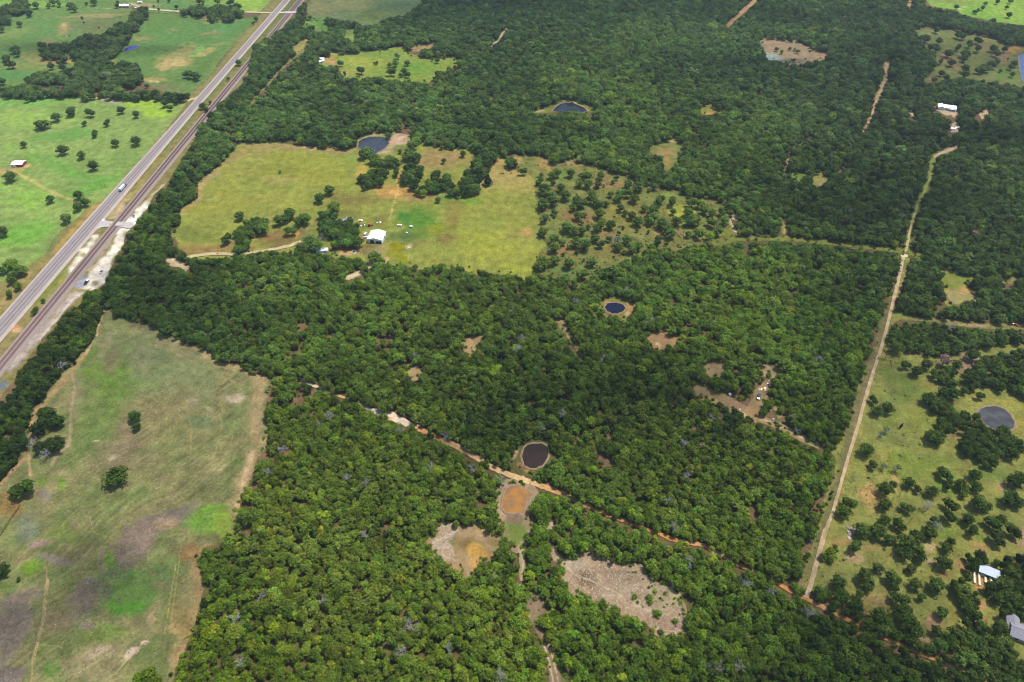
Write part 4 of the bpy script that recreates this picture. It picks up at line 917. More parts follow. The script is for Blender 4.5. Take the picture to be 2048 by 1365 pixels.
# dirt roads
DIRT = [(560, 735), (593, 753), (618, 768), (642, 778), (670, 790), (715, 805), (745, 822), (762, 829), (785, 834), (812, 848), (842, 861), (872, 876), (905, 890), (940, 909), (960, 921), (985, 937), (1024, 953), (1060, 965), (1100, 979), (1140, 995), (1190, 1020), (1240, 1040), (1300, 1062),
        (1345, 1080), (1410, 1093), (1480, 1132), (1530, 1152), (1575, 1180), (1620, 1203), (1690, 1238), (1740, 1264), (1800, 1290), (1870, 1321), (1940, 1345), (2010, 1385), (2150, 1470)]
field('dirt_road', ribbon_poly(DIRT, [3] * 6 + [4.5, 6.5, 9, 6.5] + [5.5] * 10 + [3.8] * (len(DIRT) - 20)), (214, 176, 122), [
    ('e', 630, 774, 40, 14, 30, (226, 204, 170), .9), ('e', 750, 825, 30, 14, 30, (222, 208, 192), .95), ('e', 800, 842, 36, 18, 30, (236, 214, 188), 1.0), ('e', 860, 868, 30, 12, 25, (214, 156, 106), .9), ('e', 1040, 958, 90, 16, 20, (232, 196, 140), .8), ('e', 1110, 985, 40, 12, 20, (214, 168, 108), .9), ('l', DIRT[17:20], 1.2, (190, 142, 92), .5),
    ('e', 1220, 1035, 50, 14, 20, (204, 156, 92), .9), ('e', 1300, 1065, 70, 16, 20, (212, 148, 86), .9), ('e', 1405, 1090, 26, 9, 10, (212, 148, 100), .8), ('e', 1490, 1138, 40, 14, 30, (204, 144, 84), .9), ('e', 1580, 1182, 50, 16, 20, (214, 150, 86), .9), ('e', 1720, 1255, 90, 20, 25, (194, 146, 84), .9), ('e', 1850, 1312, 50, 14, 20, (190, 148, 92), .8), ('e', 1960, 1345, 40, 18, 20, (196, 156, 112), .9)],
      mat=M_SOIL, step=2.2, jitter=0.7, seed=21, mottle=0.12, mott_scale=5.0, crisp=5.0)
EAST = [(1612, 1196), (1618, 1178), (1626, 1152), (1634, 1122), (1641, 1096), (1649, 1066), (1658, 1044), (1666, 1023), (1676, 988), (1688, 945), (1700, 902), (1712, 865), (1722, 828), (1732, 792), (1742, 758), (1753, 724), (1762, 697), (1769, 672), (1776, 645), (1784, 612), (1793, 575), (1801, 542), (1805, 520), (1808, 513)]
field('dirt_road', ribbon_poly(EAST, [5.0] * 6 + [3.4] * (len(EAST) - 6)), (206, 180, 142), [('e', 1630, 1140, 10, 40, 15, (180, 156, 122), .8), ('e', 1652, 1060, 9, 26, 15, (170, 146, 108), .7), ('e', 1800, 550, 12, 30, 10, (214, 194, 150), .7), ('l', [(1802, 512), (1814, 512)], 2.2, (236, 222, 170), .95)], mat=M_SOIL, step=2.0, jitter=0.4, seed=22, mottle=0.14, mott_scale=4.0, crisp=4.0)
field('dirt_road', [(1801, 509.5), (1815, 511), (1815, 515), (1801, 514)], (238, 226, 176), mat=M_SOIL, seed=23, step=2)
NORTH = [(1811, 506), (1813, 493), (1818, 470), (1823, 448), (1829, 428)]
field('dirt_road', ribbon_poly(NORTH, 2.4), (206, 186, 130), mat=M_SOIL, step=2.0, jitter=0.5, seed=24, mottle=0.2, mott_scale=4.0, crisp=3.0)
NORTH2 = [(1831, 420), (1843, 391), (1858, 361), (1862, 348)]
field('dirt_road', ribbon_poly(NORTH2, 1.3), (158, 152, 84), mat=M_SOIL, step=2.0, jitter=0.4, seed=25, crisp=3.0)
NORTH3 = [(1868, 316), (1880, 309), (1898, 301), (1914, 296)]
field('dirt_road', ribbon_poly(NORTH3, 3.0), (206, 172, 146), mat=M_SOIL, step=2.0, jitter=0.4, seed=26, crisp=3.0)
FARMRD = [(330, 521), (355, 524), (370, 517), (390, 513), (420, 509), (450, 509), (468, 511), (500, 507), (530, 503), (557, 498), (580, 493), (594, 487), (606, 482)]
field('dirt_road', ribbon_poly(FARMRD, 2.6), (208, 188, 144), mat=M_SOIL, step=2.0, jitter=0.4, seed=27, mottle=0.12, mott_scale=5.0, crisp=4.0)
FARMRD2 = [(680, 566), (695, 557), (723, 546), (740, 534), (750, 520), (756, 505)]
field('dirt_road', ribbon_poly(FARMRD2, 3.2), (222, 204, 156), mat=M_SOIL, step=2.0, jitter=0.4, seed=28, crisp=4.0)
TOPRD = [(262, 9), (275, 13), (283, 17), (297, 19), (330, 22), (360, 24), (372, 25), (420, 25), (470, 24.5), (512, 25.5), (550, 27), (570, 26), (590, 25), (606, 34)]
field('gravel_road', ribbon_poly(TOPRD, 1.3), (214, 206, 168), mat=M_SOIL, step=2.0, jitter=0.2, seed=29, crisp=6.0)
DRIVE = [(376, 204), (383, 199), (390, 199), (398, 194)]
field('gravel_road', ribbon_poly(DRIVE, 1.8), (212, 194, 146), mat=M_SOIL, step=2.0, jitter=0.2, seed=30, crisp=4.0)

# ------------------------------------------------------------------ ponds
PONDS = [
    ('pond', [(1209, 616), (1214, 609), (1224, 607), (1234, 607), (1246, 611), (1251, 618), (1246, 624), (1236, 628), (1224, 629), (1214, 624)], water_mat('dark_blue_water', (20, 28, 52), 0.05)),
    ('pond', [(1044, 914), (1048, 899), (1056, 891), (1066, 889), (1084, 889), (1094, 895), (1097, 905), (1094, 918), (1086, 931), (1074, 937), (1062, 938), (1049, 932)], water_mat('brown_water', (46, 34, 28), 0.3)),
    ('pond', [(1012, 980), (1022, 974), (1038, 974), (1054, 982), (1062, 990), (1054, 998), (1050, 1012), (1046, 1022), (1030, 1027), (1012, 1026), (1004, 1016), (1006, 998)], water_mat('orange_mud_water', (172, 120, 52), 0.35, (136, 106, 74), 0.16)),
    ('pond', [(716, 296), (718, 284), (726, 279), (740, 275), (760, 275), (774, 277), (778, 288), (770, 298), (756, 305), (750, 312), (738, 306), (726, 303)], water_mat('slate_water', (56, 62, 72), 0.15, (66, 74, 84))),
    ('pond', [(1106, 223), (1110, 217), (1120, 210), (1132, 206.5), (1146, 208), (1158, 212), (1168, 217), (1174, 223), (1160, 229), (1130, 229)], water_mat('slate_blue_water', (36, 38, 50), 0.12)),
    ('pond', [(1896, 591), (1900, 586), (1912, 583), (1926, 586), (1938, 591), (1946, 597), (1936, 604), (1922, 609), (1906, 608), (1898, 600)], water_mat('olive_water', (136, 124, 66), 0.3)),
    ('pond', [(1954, 828), (1960, 820), (1972, 815), (1990, 814), (2008, 820), (2020, 832), (2028, 846), (2026, 858), (2010, 862), (1990, 862), (1970, 850)], water_mat('grey_water', (66, 64, 70), 0.25, (88, 92, 90), 0.1)),
    ('pond', [(2036, 112), (2060, 108), (2140, 110), (2140, 175), (2060, 168), (2044, 164), (2040, 140)], water_mat('blue_water', (66, 84, 124), 0.15)),
    ('pond', [(1532, 106), (1546, 108), (1560, 114), (1568, 120), (1550, 124), (1530, 120)], water_mat('pale_water', (128, 136, 118), 0.25)),
    ('pond', [(247, 103), (252, 97), (262, 93), (275, 91.5), (278, 94), (272, 98), (262, 102), (252, 104)], water_mat('clear_blue_water', (34, 66, 128), 0.08)),
    ('pond', [(128, 106), (136, 103), (144, 100), (144, 107), (134, 108)], water_mat('dark_pond_water', (40, 56, 86), 0.1)),  # small dark blue pond
]
for nm, poly, mat in PONDS:
    P = resample(poly, 3.0, True, 0.35)
    A = WA(P)
    n = len(A)
    c = A.mean(0)
    vs = [(x, y, 0.0) for x, y in A] + [(x + (x - c[0]) / max(np.hypot(x - c[0], y - c[1]), .1) * 0.5, y + (y - c[1]) / max(np.hypot(x - c[0], y - c[1]), .1) * 0.5, 0.16) for x, y in A] \
        + [(x + (x - c[0]) / max(np.hypot(x - c[0], y - c[1]), .1) * 1.5, y + (y - c[1]) / max(np.hypot(x - c[0], y - c[1]), .1) * 1.5, -0.2) for x, y in A]
    Z[0] += 0.008
    me = mesh_np(nm, vs[:n], [tuple(range(n))], [mat])
    if me.polygons[0].normal.z < 0:
        me.flip_normals()
    o = set_props(link(nm, me, None, (0, 0, Z[0] + 0.05)), kind='structure')
    fs = [(i, (i + 1) % n, (i + 1) % n + n, i + n) for i in range(n)] + [(i + n, (i + 1) % n + n, (i + 1) % n + 2 * n, i + 2 * n) for i in range(n)]
    bank = mesh_np('bank', vs, fs, [simple('wet_bank', (150, 126, 96), var=0.3, scale=0.5, rough=0.9) if 'M_BANK' not in globals() else M_BANK])
    M_BANK = bank.materials[0]
    link('bank', bank, o)

# ------------------------------------------------------------------ highway and railway
M_ASPH = simple('asphalt_grey', (150, 140, 138), var=0.10, scale=0.25, rough=0.9, spec=0.1)
M_SHOULD = simple('shoulder_chip_seal', (190, 176, 164), var=0.10, scale=0.3, rough=0.95, spec=0.1)
M_LINE = simple('faded_road_paint', (206, 190, 176), var=0.2, scale=0.8, spec=0.1)
M_BALLAST = simple('railway_ballast', (160, 144, 136), var=0.16, scale=0.8, rough=0.95, spec=0.1)
M_SLEEPER = simple('sleeper_timber', (76, 58, 58), var=0.25, scale=1.2, rough=0.95, spec=0.1)
M_RAILS = simple('rusty_rail', (150, 116, 110), var=0.1, scale=2, rough=0.5, metal=0.4)
M_LANE = simple('worn_lane', (138, 127, 128), var=0.10, scale=0.2, rough=0.9, spec=0.1)
hw_pts = [W(HWY(y) + dx, y)[:2] for y, dx in ((-120, 0), (0, 0), (200, 0), (400, 0), (600, 0), (760, 0), (900, 0))]
zr = Z[0] + 0.02
wid = lambda t: 6.0 if t < 0.62 else min(8.5, 6.0 + (t - 0.62) * 14)
o = set_props(strip_world('highway', hw_pts, wid, -0.2, zr, M_SHOULD, seg=20), kind='structure')
strip_world('carriageway', hw_pts, lambda t: 4.4 if t < 0.62 else min(6.4, 4.4 + (t - 0.62) * 10), 0, zr + 0.02, M_ASPH, o, seg=20)
off = lambda pts, d: [(p[0] + d * 0.88, p[1] - d * 0.47) for p in pts]
strip_world('worn_lane', off(hw_pts, -1.9), 0.9, zr, zr + 0.03, M_LANE, o, seg=20)
strip_world('worn_lane', off(hw_pts, 1.9), 0.9, zr, zr + 0.03, M_LANE, o, seg=20)
strip_world('centre_line', hw_pts, 0.16, zr, zr + 0.035, M_LINE, o, seg=20)
for s_ in (-3.9, 3.9):
    strip_world('edge_line', off(hw_pts, s_), 0.12, zr, zr + 0.035, M_LINE, o, seg=20)

r_pts = [W(RAIL(y), y)[:2] for y in (-120, 0, 200, 400, 600, 760, 900)]
o = set_props(strip_world('railway_bed', r_pts, 5.2, -0.2, zr + 0.25, M_BALLAST, seg=20), kind='structure')
for s_ in (-2.15, 2.15):
    tl = off(r_pts, s_)
    P = resample([np.array(p) for p in tl], 0.62, False)
    d = (P[-1] - P[0]) / np.hypot(*(P[-1] - P[0]))
    nr = np.array([-d[1], d[0]])
    b = MB()
    for p in P:
        if 0 < p[1] < 1500:
            a1, a2, w_ = p - nr * 1.3, p + nr * 1.3, d * 0.17
            z0, z1 = zr + 0.2, zr + 0.36
            q = [a1 - w_, a2 - w_, a2 + w_, a1 + w_]
            b.add([(*v, z0) for v in q] + [(*v, z1) for v in q], [(4, 5, 6, 7), (0, 1, 5, 4), (1, 2, 6, 5), (2, 3, 7, 6), (3, 0, 4, 7)])
    me = bpy.data.meshes.new('sleepers')
    me.from_pydata(b.v, [], b.f)
    me.materials.append(M_SLEEPER)
    set_props(link('sleepers', me, o), kind='stuff')
    for g in (-0.75, 0.75):
        strip_world('rail', off(r_pts, s_ + g), 0.06, zr + 0.34, zr + 0.52, M_RAILS, o, seg=25)

# level crossing: gravel apron over the tracks
A = WA([(206, 441), (214, 443), (225, 444.5), (236, 444), (250, 446), (266, 446), (270, 452), (260, 459), (246, 456), (230, 456), (214, 455), (204, 456), (192, 462), (199, 450)])
M_GRAV = simple('crossing_gravel', (196, 188, 180), var=0.12, scale=0.5, rough=0.95, spec=0.1)
n = len(A)
me = mesh_np('crossing', [(x, y, zr + 0.045) for x, y in A] + [(x, y, -0.1) for x, y in A], [tuple(range(n))[::-1]] + [(i, (i + 1) % n, (i + 1) % n + n, i + n) for i in range(n)], [M_GRAV])
set_props(link('crossing', me), kind='structure')
A = WA([(236, 446), (250, 446), (246, 454), (230, 454)])
me = mesh_np('crossing_deck', [(x, y, zr + 0.56) for x, y in A] + [(x, y, 0) for x, y in A], [(0, 1, 2, 3)[::-1]] + [(i, (i + 1) % 4, (i + 1) % 4 + 4, i + 4) for i in range(4)], [M_GRAV])
set_props(link('crossing', me), kind='structure')
A = WA([(566, 25.2), (580, 24.6), (600, 24.5), (606, 27), (584, 28.4), (564, 28.6)])
n = len(A)
me = mesh_np('crossing', [(x, y, zr + 0.56) for x, y in A] + [(x, y, -0.1) for x, y in A], [tuple(range(n))[::-1]] + [(i, (i + 1) % n, (i + 1) % n + n, i + n) for i in range(n)], [M_GRAV])
set_props(link('crossing', me), kind='structure')
# ------------------------------------------------------------------ tree shapes
def quads_to_mesh(name, C, Nrm, size, leafv, mats, extra=None):
    """Leaf clumps: one slightly folded four-sided spray at each centre C with normal Nrm."""
    n = len(C)
    r = np.random.default_rng(len(name) * 7 + n)
    Nrm = Nrm / np.linalg.norm(Nrm, axis=1)[:, None]
    t = np.cross(Nrm, r.normal(0, 1, (n, 3)))
    t /= np.linalg.norm(t, axis=1)[:, None]
    b = np.cross(Nrm, t)
    h = size[:, None] * 0.5
    k = r.uniform(0.75, 1.25, (n, 4))[:, :, None]
    bend = r.uniform(-0.35, 0.1, (n, 2))[:, :, None]
    v0 = C + (-t) * h * k[:, 0] + Nrm * h * bend[:, 0]
    v1 = C + (-b) * h * k[:, 1]
    v2 = C + t * h * k[:, 2] + Nrm * h * bend[:, 1]
    v3 = C + b * h * k[:, 3]
    V = np.stack([v0, v1, v2, v3], 1).reshape(-1, 3)
    F = [tuple(range(4 * i, 4 * i + 4)) for i in range(n)]
    mi = np.zeros(n, int)
    col = np.repeat(leafv, 4, 0)
    if extra:
        ev, ef = extra
        F = F + [tuple(i + len(V) for i in f) for f in ef]
        V = np.vstack([V, np.array(ev)])
        mi = np.concatenate([mi, np.ones(len(ef), int)])
        col = np.vstack([col, np.ones((len(ev), 3))])
    me = mesh_np(name, V, F, mats, mi)
    at = me.color_attributes.new('leaf', 'FLOAT_COLOR', 'POINT')
    at.data.foreach_set('color', np.column_stack([col, np.ones(len(col))]).astype(np.float32).ravel())
    return me


def crown_points(seed, R, H, base, n_lobes, per, lobe_r, conical=False):
    r = np.random.default_rng(seed)
    C, Nn, Sz, Lv = [], [], [], []
    sx, sy = r.uniform(0.85, 1.12), r.uniform(0.85, 1.12)
    for i in range(n_lobes):
        a = i * 2.399963 + r.uniform(-0.5, 0.5)
        q = math.sqrt((i + 0.5) / n_lobes)
        rr = R * 0.74 * q * r.uniform(0.8, 1.15)
        if conical:
            f = (i + 0.5) / n_lobes
            rr, z, lr = R * 0.6 * f, base + (H - base) * (1 - f) * 0.92 + 0.2, lobe_r * (0.55 + 0.6 * f)
        else:
            z = base + (H - base) * (0.80 * math.sqrt(max(0.0, 1 - (q * 0.92) ** 2)) - 0.02) * r.uniform(0.82, 1.1)
            lr = lobe_r * r.uniform(0.72, 1.3) * (1.1 - 0.25 * q)
        cen = np.array([rr * math.cos(a) * sx, rr * math.sin(a) * sy, z])
        d = r.normal(0, 1, (per, 3))
        d[:, 2] = d[:, 2] * 0.9 + 0.35
        d /= np.linalg.norm(d, axis=1)[:, None]
        d = d[d[:, 2] > -0.75]
        rad = lr * r.uniform(0.74, 1.12, len(d))
        P = cen + d * rad[:, None] * np.array([1, 1, 0.82])
        tone = r.uniform(0.74, 1.28)
        C.append(P)
        Nn.append(d + r.normal(0, 0.42, d.shape) + np.array([0, 0, 0.25]))
        Sz.append(r.uniform(0.5, 0.95, len(d)))
        lv = tone * r.uniform(0.72, 1.28, (len(d), 1)) * (np.array([1, 1, 1]) + r.normal(0, 0.05, (len(d), 3)))
        Lv.append(lv)
    # inner sprays that close the crown
    m = n_lobes * 9
    d = r.normal(0, 1, (m, 3))
    d /= np.linalg.norm(d, axis=1)[:, None]
    P = d * np.array([R * 0.55 * sx, R * 0.55 * sy, (H - base) * 0.3]) + np.array([0, 0, base + (H - base) * 0.38])
    C.append(P)
    Nn.append(d + r.normal(0, 0.5, d.shape))
    Sz.append(r.uniform(1.1, 1.7, m))
    Lv.append(np.repeat(r.uniform(0.75, 1.0, (m, 1)), 3, 1))
    return np.vstack(C), np.vstack(Nn), np.concatenate(Sz), np.clip(np.vstack(Lv), 0.3, 1.7)


def trunk_mb(seed, H, base, r0=0.32):
    r = np.random.default_rng(seed + 500)
    b = MB()
    top = base + (H - base) * 0.35
    p = [Vector((0, 0, -0.1)), Vector((r.uniform(-.2, .2), r.uniform(-.2, .2), base * 0.6)), Vector((r.uniform(-.3, .3), r.uniform(-.3, .3), top))]
    b.tube(p[0], p[1], r0 * 1.25, r0 * 0.9, 7)
    b.tube(p[1], p[2], r0 * 0.9, r0 * 0.5, 7)
    for i in range(4):
        a = i * 1.7 + r.uniform(0, 1)
        s = p[1].lerp(p[2], r.uniform(0.2, 0.9))
        e = s + Vector((math.cos(a) * 2.2, math.sin(a) * 2.2, r.uniform(1.0, 2.0)))
        b.tube(s, e, r0 * 0.42, r0 * 0.14, 5)
    return b


R0, H0 = 5.0, 8.6
OAK, OAK_TRUNK, OAK_FULL = [], [], []
for s in range(10):
    n_l, per, lr = [(22, 36, 1.35), (18, 40, 1.55), (26, 32, 1.2), (20, 38, 1.45), (16, 44, 1.7)][s % 5]
    Cn = crown_points(s, R0, H0, 1.8, n_l, per, lr)
    tb = trunk_mb(s, H0, 2.3)
    OAK.append(quads_to_mesh(f'oak_crown_{s}', *Cn, [M_LEAF]))
    OAK_TRUNK.append(tb.mesh('oak_trunk', M_BARK))
    OAK_FULL.append(quads_to_mesh(f'oak_full_{s}', *Cn, [M_LEAF, M_BARK], (tb.v, tb.f)))
for s in range(6):                      # leaning, two-headed, tall and flat ones
    r_ = np.random.default_rng(s + 200)
    a1 = crown_points(s + 210, 3.4, 8.6 * r_.uniform(0.85, 1.1), 2.3, 13, 36, 1.25)
    a2 = crown_points(s + 230, 2.9, 7.4 * r_.uniform(0.8, 1.15), 2.0, 11, 36, 1.2)
    o1, o2 = np.array([r_.uniform(1.2, 2.2), r_.uniform(-1, 1), 0]), np.array([-r_.uniform(1.4, 2.6), r_.uniform(-1.2, 1.2), 0])
    tb = trunk_mb(s + 20, 8.0, 2.3)
    OAK_FULL.append(quads_to_mesh(f'oak_full_{s + 10}', np.vstack([a1[0] + o1, a2[0] + o2]), np.vstack([a1[1], a2[1]]), np.concatenate([a1[2], a2[2]]), np.vstack([a1[3], a2[3] * r_.uniform(0.8, 1.2)]), [M_LEAF, M_BARK], (tb.v, tb.f)))
    OAK.append(quads_to_mesh(f'oak_crown_{s + 10}', np.vstack([a1[0] + o1, a2[0] + o2]), np.vstack([a1[1], a2[1]]), np.concatenate([a1[2], a2[2]]), np.vstack([a1[3], a2[3]]), [M_LEAF]))
    OAK_TRUNK.append(tb.mesh('oak_trunk', M_BARK))
CEDAR, CEDAR_TRUNK = [], []
for s in range(3):
    Cn = crown_points(s + 40, 3.0, 8.0, 0.6, 15, 40, 1.3, True)
    CEDAR.append(quads_to_mesh(f'cedar_crown_{s}', *Cn, [M_LEAF]))
    CEDAR_TRUNK.append(trunk_mb(s + 40, 6.0, 1.0, 0.2).mesh('cedar_trunk', M_BARK))
BUSH = []
for s in range(4):
    Cn = crown_points(s + 60, 2.0, 2.0, 0.1, 7, 34, 0.85)
    BUSH.append(quads_to_mesh(f'bush_{s}', *Cn[:2], Cn[2] * 0.6, Cn[3], [M_LEAF]))
SPARSE = []
for s in range(3):
    Cn = crown_points(s + 80, 3.6, 8.0, 3.0, 9, 13, 1.2)
    keep = np.arange(len(Cn[0])) < len(Cn[0]) - 70
    SPARSE.append(quads_to_mesh(f'sparse_crown_{s}', Cn[0][keep], Cn[1][keep], Cn[2][keep] * 0.8, Cn[3][keep], [M_LEAF]))


def bare_mesh(seed, H=8.4, spread=3.6, twig=1.0):
    r = np.random.default_rng(seed)
    b = MB()

    def grow(p, d, L, rad, lev):
        e = p + d * L
        b.tube(p, e, rad, rad * 0.6, 4 if lev else 6)
        if lev == 4:
            return
        for i in range([4, 4, 3, 3][lev]):
            a = Vector(r.normal(0, 1, 3)).normalized()
            nd = (d * 0.75 + a * 0.85 + Vector((0, 0, 0.12))).normalized()
            grow(p.lerp(e, r.uniform(0.55, 1.0)), nd, L * r.uniform(0.55, 0.78), max(rad * 0.55, 0.045 * twig), lev + 1)
    grow(Vector((0, 0, -0.1)), Vector((r.normal(0, .05), r.normal(0, .05), 1)).normalized(), H * 0.42, 0.28, 0)
    return b


BARE = []
for s in range(5):
    bb = bare_mesh(s + 3)
    tb = MB()
    tb.v, tb.f = bb.v[:12], bb.f[:8]
    lb = MB()
    lb.v, lb.f = bb.v[12:], [tuple(i - 12 for i in f) for f in bb.f[8:]]
    BARE.append((tb.mesh('bare_trunk', M_DEADWOOD), lb.mesh('bare_limbs', M_DEADWOOD)))
RUST = []
for s in range(2):
    Cn = crown_points(s + 90, 4.2, 8.2, 2.5, 11, 30, 1.6)
    RUST.append(quads_to_mesh(f'rust_crown_{s}', *Cn, [M_RUSTLEAF]))

# ------------------------------------------------------------------ leaf colours of the woods, place by place, far top ones darkened for cloud shade (photo px, rgb reflectance)
G0 = np.array([0.050, 0.086, 0.026])
TONES = [  # x, y, spread, colour
    (1400, 60, 260, (0.034, 0.062, 0.030)), (1000, 30, 220, (0.032, 0.060, 0.030)), (1150, 130, 140, (0.046, 0.082, 0.028)), (1250, 200, 160, (0.050, 0.086, 0.028)), (900, 180, 200, (0.042, 0.076, 0.030)),
    (600, 230, 130, (0.040, 0.074, 0.030)), (1700, 180, 200, (0.038, 0.064, 0.032)), (1850, 40, 200, (0.034, 0.058, 0.032)), (1650, 400, 160, (0.040, 0.070, 0.026)), (1900, 420, 180, (0.040, 0.068, 0.028)), (1450, 300, 160, (0.045, 0.078, 0.025)),
    (260, 500, 110, (0.040, 0.074, 0.024)), (100, 720, 90, (0.038, 0.070, 0.020)), (420, 620, 140, (0.040, 0.072, 0.024)), (700, 640, 160, (0.050, 0.086, 0.024)), (850, 720, 160, (0.056, 0.092, 0.024)), (1000, 600, 140, (0.054, 0.088, 0.026)),
    (1100, 780, 160, (0.048, 0.084, 0.022)), (1500, 620, 140, (0.060, 0.100, 0.024)), (1380, 560, 110, (0.052, 0.090, 0.024)), (1620, 680, 110, (0.058, 0.102, 0.022)), (1750, 560, 90, (0.040, 0.072, 0.022)), (1620, 860, 110, (0.054, 0.094, 0.020)),
    (1450, 950, 180, (0.062, 0.098, 0.022)), (1250, 900, 140, (0.060, 0.096, 0.024)), (1600, 1050, 90, (0.046, 0.084, 0.018)), (650, 850, 140, (0.062, 0.098, 0.022)), (560, 800, 80, (0.046, 0.082, 0.022)), (800, 950, 150, (0.066, 0.104, 0.024)),
    (600, 1050, 140, (0.072, 0.108, 0.026)), (450, 1160, 90, (0.052, 0.090, 0.018)), (480, 1300, 120, (0.074, 0.116, 0.018)), (700, 1200, 150, (0.070, 0.104, 0.024)), (850, 1300, 130, (0.068, 0.106, 0.022)), (950, 1340, 90, (0.074, 0.118, 0.020)),
    (1000, 1250, 90, (0.076, 0.116, 0.024)), (1150, 1050, 110, (0.052, 0.092, 0.020)), (1250, 1300, 120, (0.054, 0.094, 0.018)), (1500, 1250, 140, (0.054, 0.092, 0.020)), (1700, 1330, 140, (0.044, 0.078, 0.018)), (1980, 1300, 120, (0.040, 0.070, 0.022)),
    (1950, 640, 120, (0.040, 0.068, 0.026)), (1900, 880, 140, (0.036, 0.062, 0.022)), (1800, 1200, 160, (0.040, 0.066, 0.022)), (150, 150, 160, (0.036, 0.062, 0.032)), (650, 100, 120, (0.036, 0.064, 0.030)), (680, 450, 110, (0.036, 0.068, 0.024)), (1250, 430, 150, (0.040, 0.070, 0.026)),
    (150, 300, 140, (0.034, 0.062, 0.026)), (150, 870, 150, (0.034, 0.066, 0.018)), (860, 360, 100, (0.040, 0.072, 0.026)),
]
TX = np.array([(t[0], t[1], t[2]) for t in TONES])
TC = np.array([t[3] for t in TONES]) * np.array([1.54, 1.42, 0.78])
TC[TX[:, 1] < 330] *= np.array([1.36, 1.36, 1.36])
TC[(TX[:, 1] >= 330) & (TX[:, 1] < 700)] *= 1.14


def tone(pix, P, wild=1.0):
    """Leaf colour: the local mix of tree kinds, far top darkened for cloud shade, drifting over 40-120 m, and each tree's own."""
    d2 = (pix[:, None, 0] - TX[None, :, 0]) ** 2 + ((pix[:, None, 1] - TX[None, :, 1]) * 1.3) ** 2
    w = np.exp(-d2 / (2 * (TX[None, :, 2] * 0.55) ** 2)) + 1e-9
    w = w / w.sum(1)[:, None]
    c = w @ TC
    n = fbm(P[:, 0], P[:, 1], 110, 4, 71)[:, None]
    r = np.random.default_rng(len(P) + int(abs(P[:, 0].sum())) % 1000)
    k = r.normal(0, 1, (len(P), 1))
    c = c * (1 + 0.34 * n + 0.22 * wild * k) * (1 + r.normal(0, 0.05 * wild, (len(P), 3)))
    u = r.random(len(P))[:, None]
    c = np.where(u < 0.09 * wild, c * np.array([1.5, 1.36, 0.9]), c)            # yellow-green ones
    c = np.where((u > 0.09) & (u < 0.16 * wild), c * np.array([1.2, 1.1, 1.45]), c)    # grey-green ones
    c = np.where(u > 0.9, c * np.array([0.72, 0.8, 0.9]), c)                  # dark ones
    return np.clip(c, 0.012, 0.26)


# ------------------------------------------------------------------ where the woods stand
EXCL = [CORRIDOR, SWFIELD, FARM, SAVANNA, SEFIELD, NEFIELD, FARNE, TOPFIELD, MEADOW] + list(CLEARINGS.values())
sp = 4.0
gx, gy = np.meshgrid(np.arange(-1250, 1250, sp), np.arange(70, 1420, sp * 0.9))
P = np.stack([gx.ravel() + (np.arange(gx.shape[0]) % 2)[:, None].repeat(gx.shape[1], 1).ravel() * sp * 0.5, gy.ravel()], 1)
P = P + rng.uniform(-0.42, 0.42, P.shape) * sp
px0 = PX(np.column_stack([P, np.full(len(P), 4.0)]))
keep = (px0[:, 0] > -190) & (px0[:, 0] < 2240) & (px0[:, 1] > -45) & (px0[:, 1] < 1560)
P = P[keep]
grow_f = 1 + 0.62 * np.clip((P[:, 1] - 300) / 600, 0, 1)          # the far woods are older and taller
P = P[rng.random(len(P)) < grow_f ** -1.75]
grow_f = 1 + 0.62 * np.clip((P[:, 1] - 300) / 600, 0, 1)
Rw = np.clip(rng.normal(3.15, 0.8, len(P)), 1.7, 5.8) * np.where(rng.random(len(P)) < 0.12, 1.35, 1.0) * grow_f
Hw = np.clip(rng.normal(7.0, 1.1, len(P)) + (Rw - 3.15) * 0.9, 4.4, 12.5)
sc_w = (P[:, 1] * CP + CAM_H * SP) / FPX


def outline(Pp, Rr, Hh, f=0.5):
    n = len(Pp)
    x, y = Pp[:, 0], Pp[:, 1]
    o = lambda dx, dy, z: PX(np.column_stack([x + dx, y + dy, z]))
    return [PX(np.column_stack([Pp, np.zeros(n) + 0.5])), o(0, 0, Hh * 0.55), o(Rr * f, 0, Hh * 0.5), o(-Rr * f, 0, Hh * 0.5), o(0, 0, Hh * 0.93), o(0, -Rr * f, Hh * 0.4)]


OUT = outline(P, Rw, Hw)
bad = np.zeros(len(P), bool)
for poly in EXCL:
    for q in OUT:
        bad |= inside(q, poly)
for ln, hw in LANES:
    for q in OUT[:5]:
        bad |= seg_dist(q, ln) < hw + 0.8
centre = OUT[1]
wood = np.zeros(len(P), bool)
for poly in WOODS:
    wood |= inside(centre, poly)
west = inside(centre, CORRIDOR)
for ln, hw in LANES[-10:]:
    for q in OUT[:5]:
        wood &= ~(seg_dist(q, ln) < hw)
ok = (~bad & ~west) | wood
for poly, p in THIN:
    ok &= ~(inside(centre, poly) & (rng.random(len(P)) > p))
gap = fbm(P[:, 0], P[:, 1], 17, 3, 91)
ok &= ~((gap > 0.78) & (rng.random(len(P)) < 0.7)) | wood
P, Rw, Hw, centre, sc_w = P[ok], Rw[ok], Hw[ok], centre[ok], sc_w[ok]
# low undergrowth crowns fill the ground between
TINT = tone(centre, P)
inview = (centre[:, 0] > 8) & (centre[:, 0] < 2040) & (centre[:, 1] > 8) & (centre[:, 1] < 1357)
order = np.argsort(-(Rw / sc_w) * inview)
NEAR = set(order[:300].tolist())
print('forest trees', len(P))

# the far mass: one object, a point per tree
far = np.array([i for i in range(len(P)) if i not in NEAR])
proto = bpy.data.collections.new('tree_kinds')
for s, me in enumerate(OAK_FULL):
    proto.objects.link(bpy.data.objects.new(f'oak_kind_{s:02d}', me))


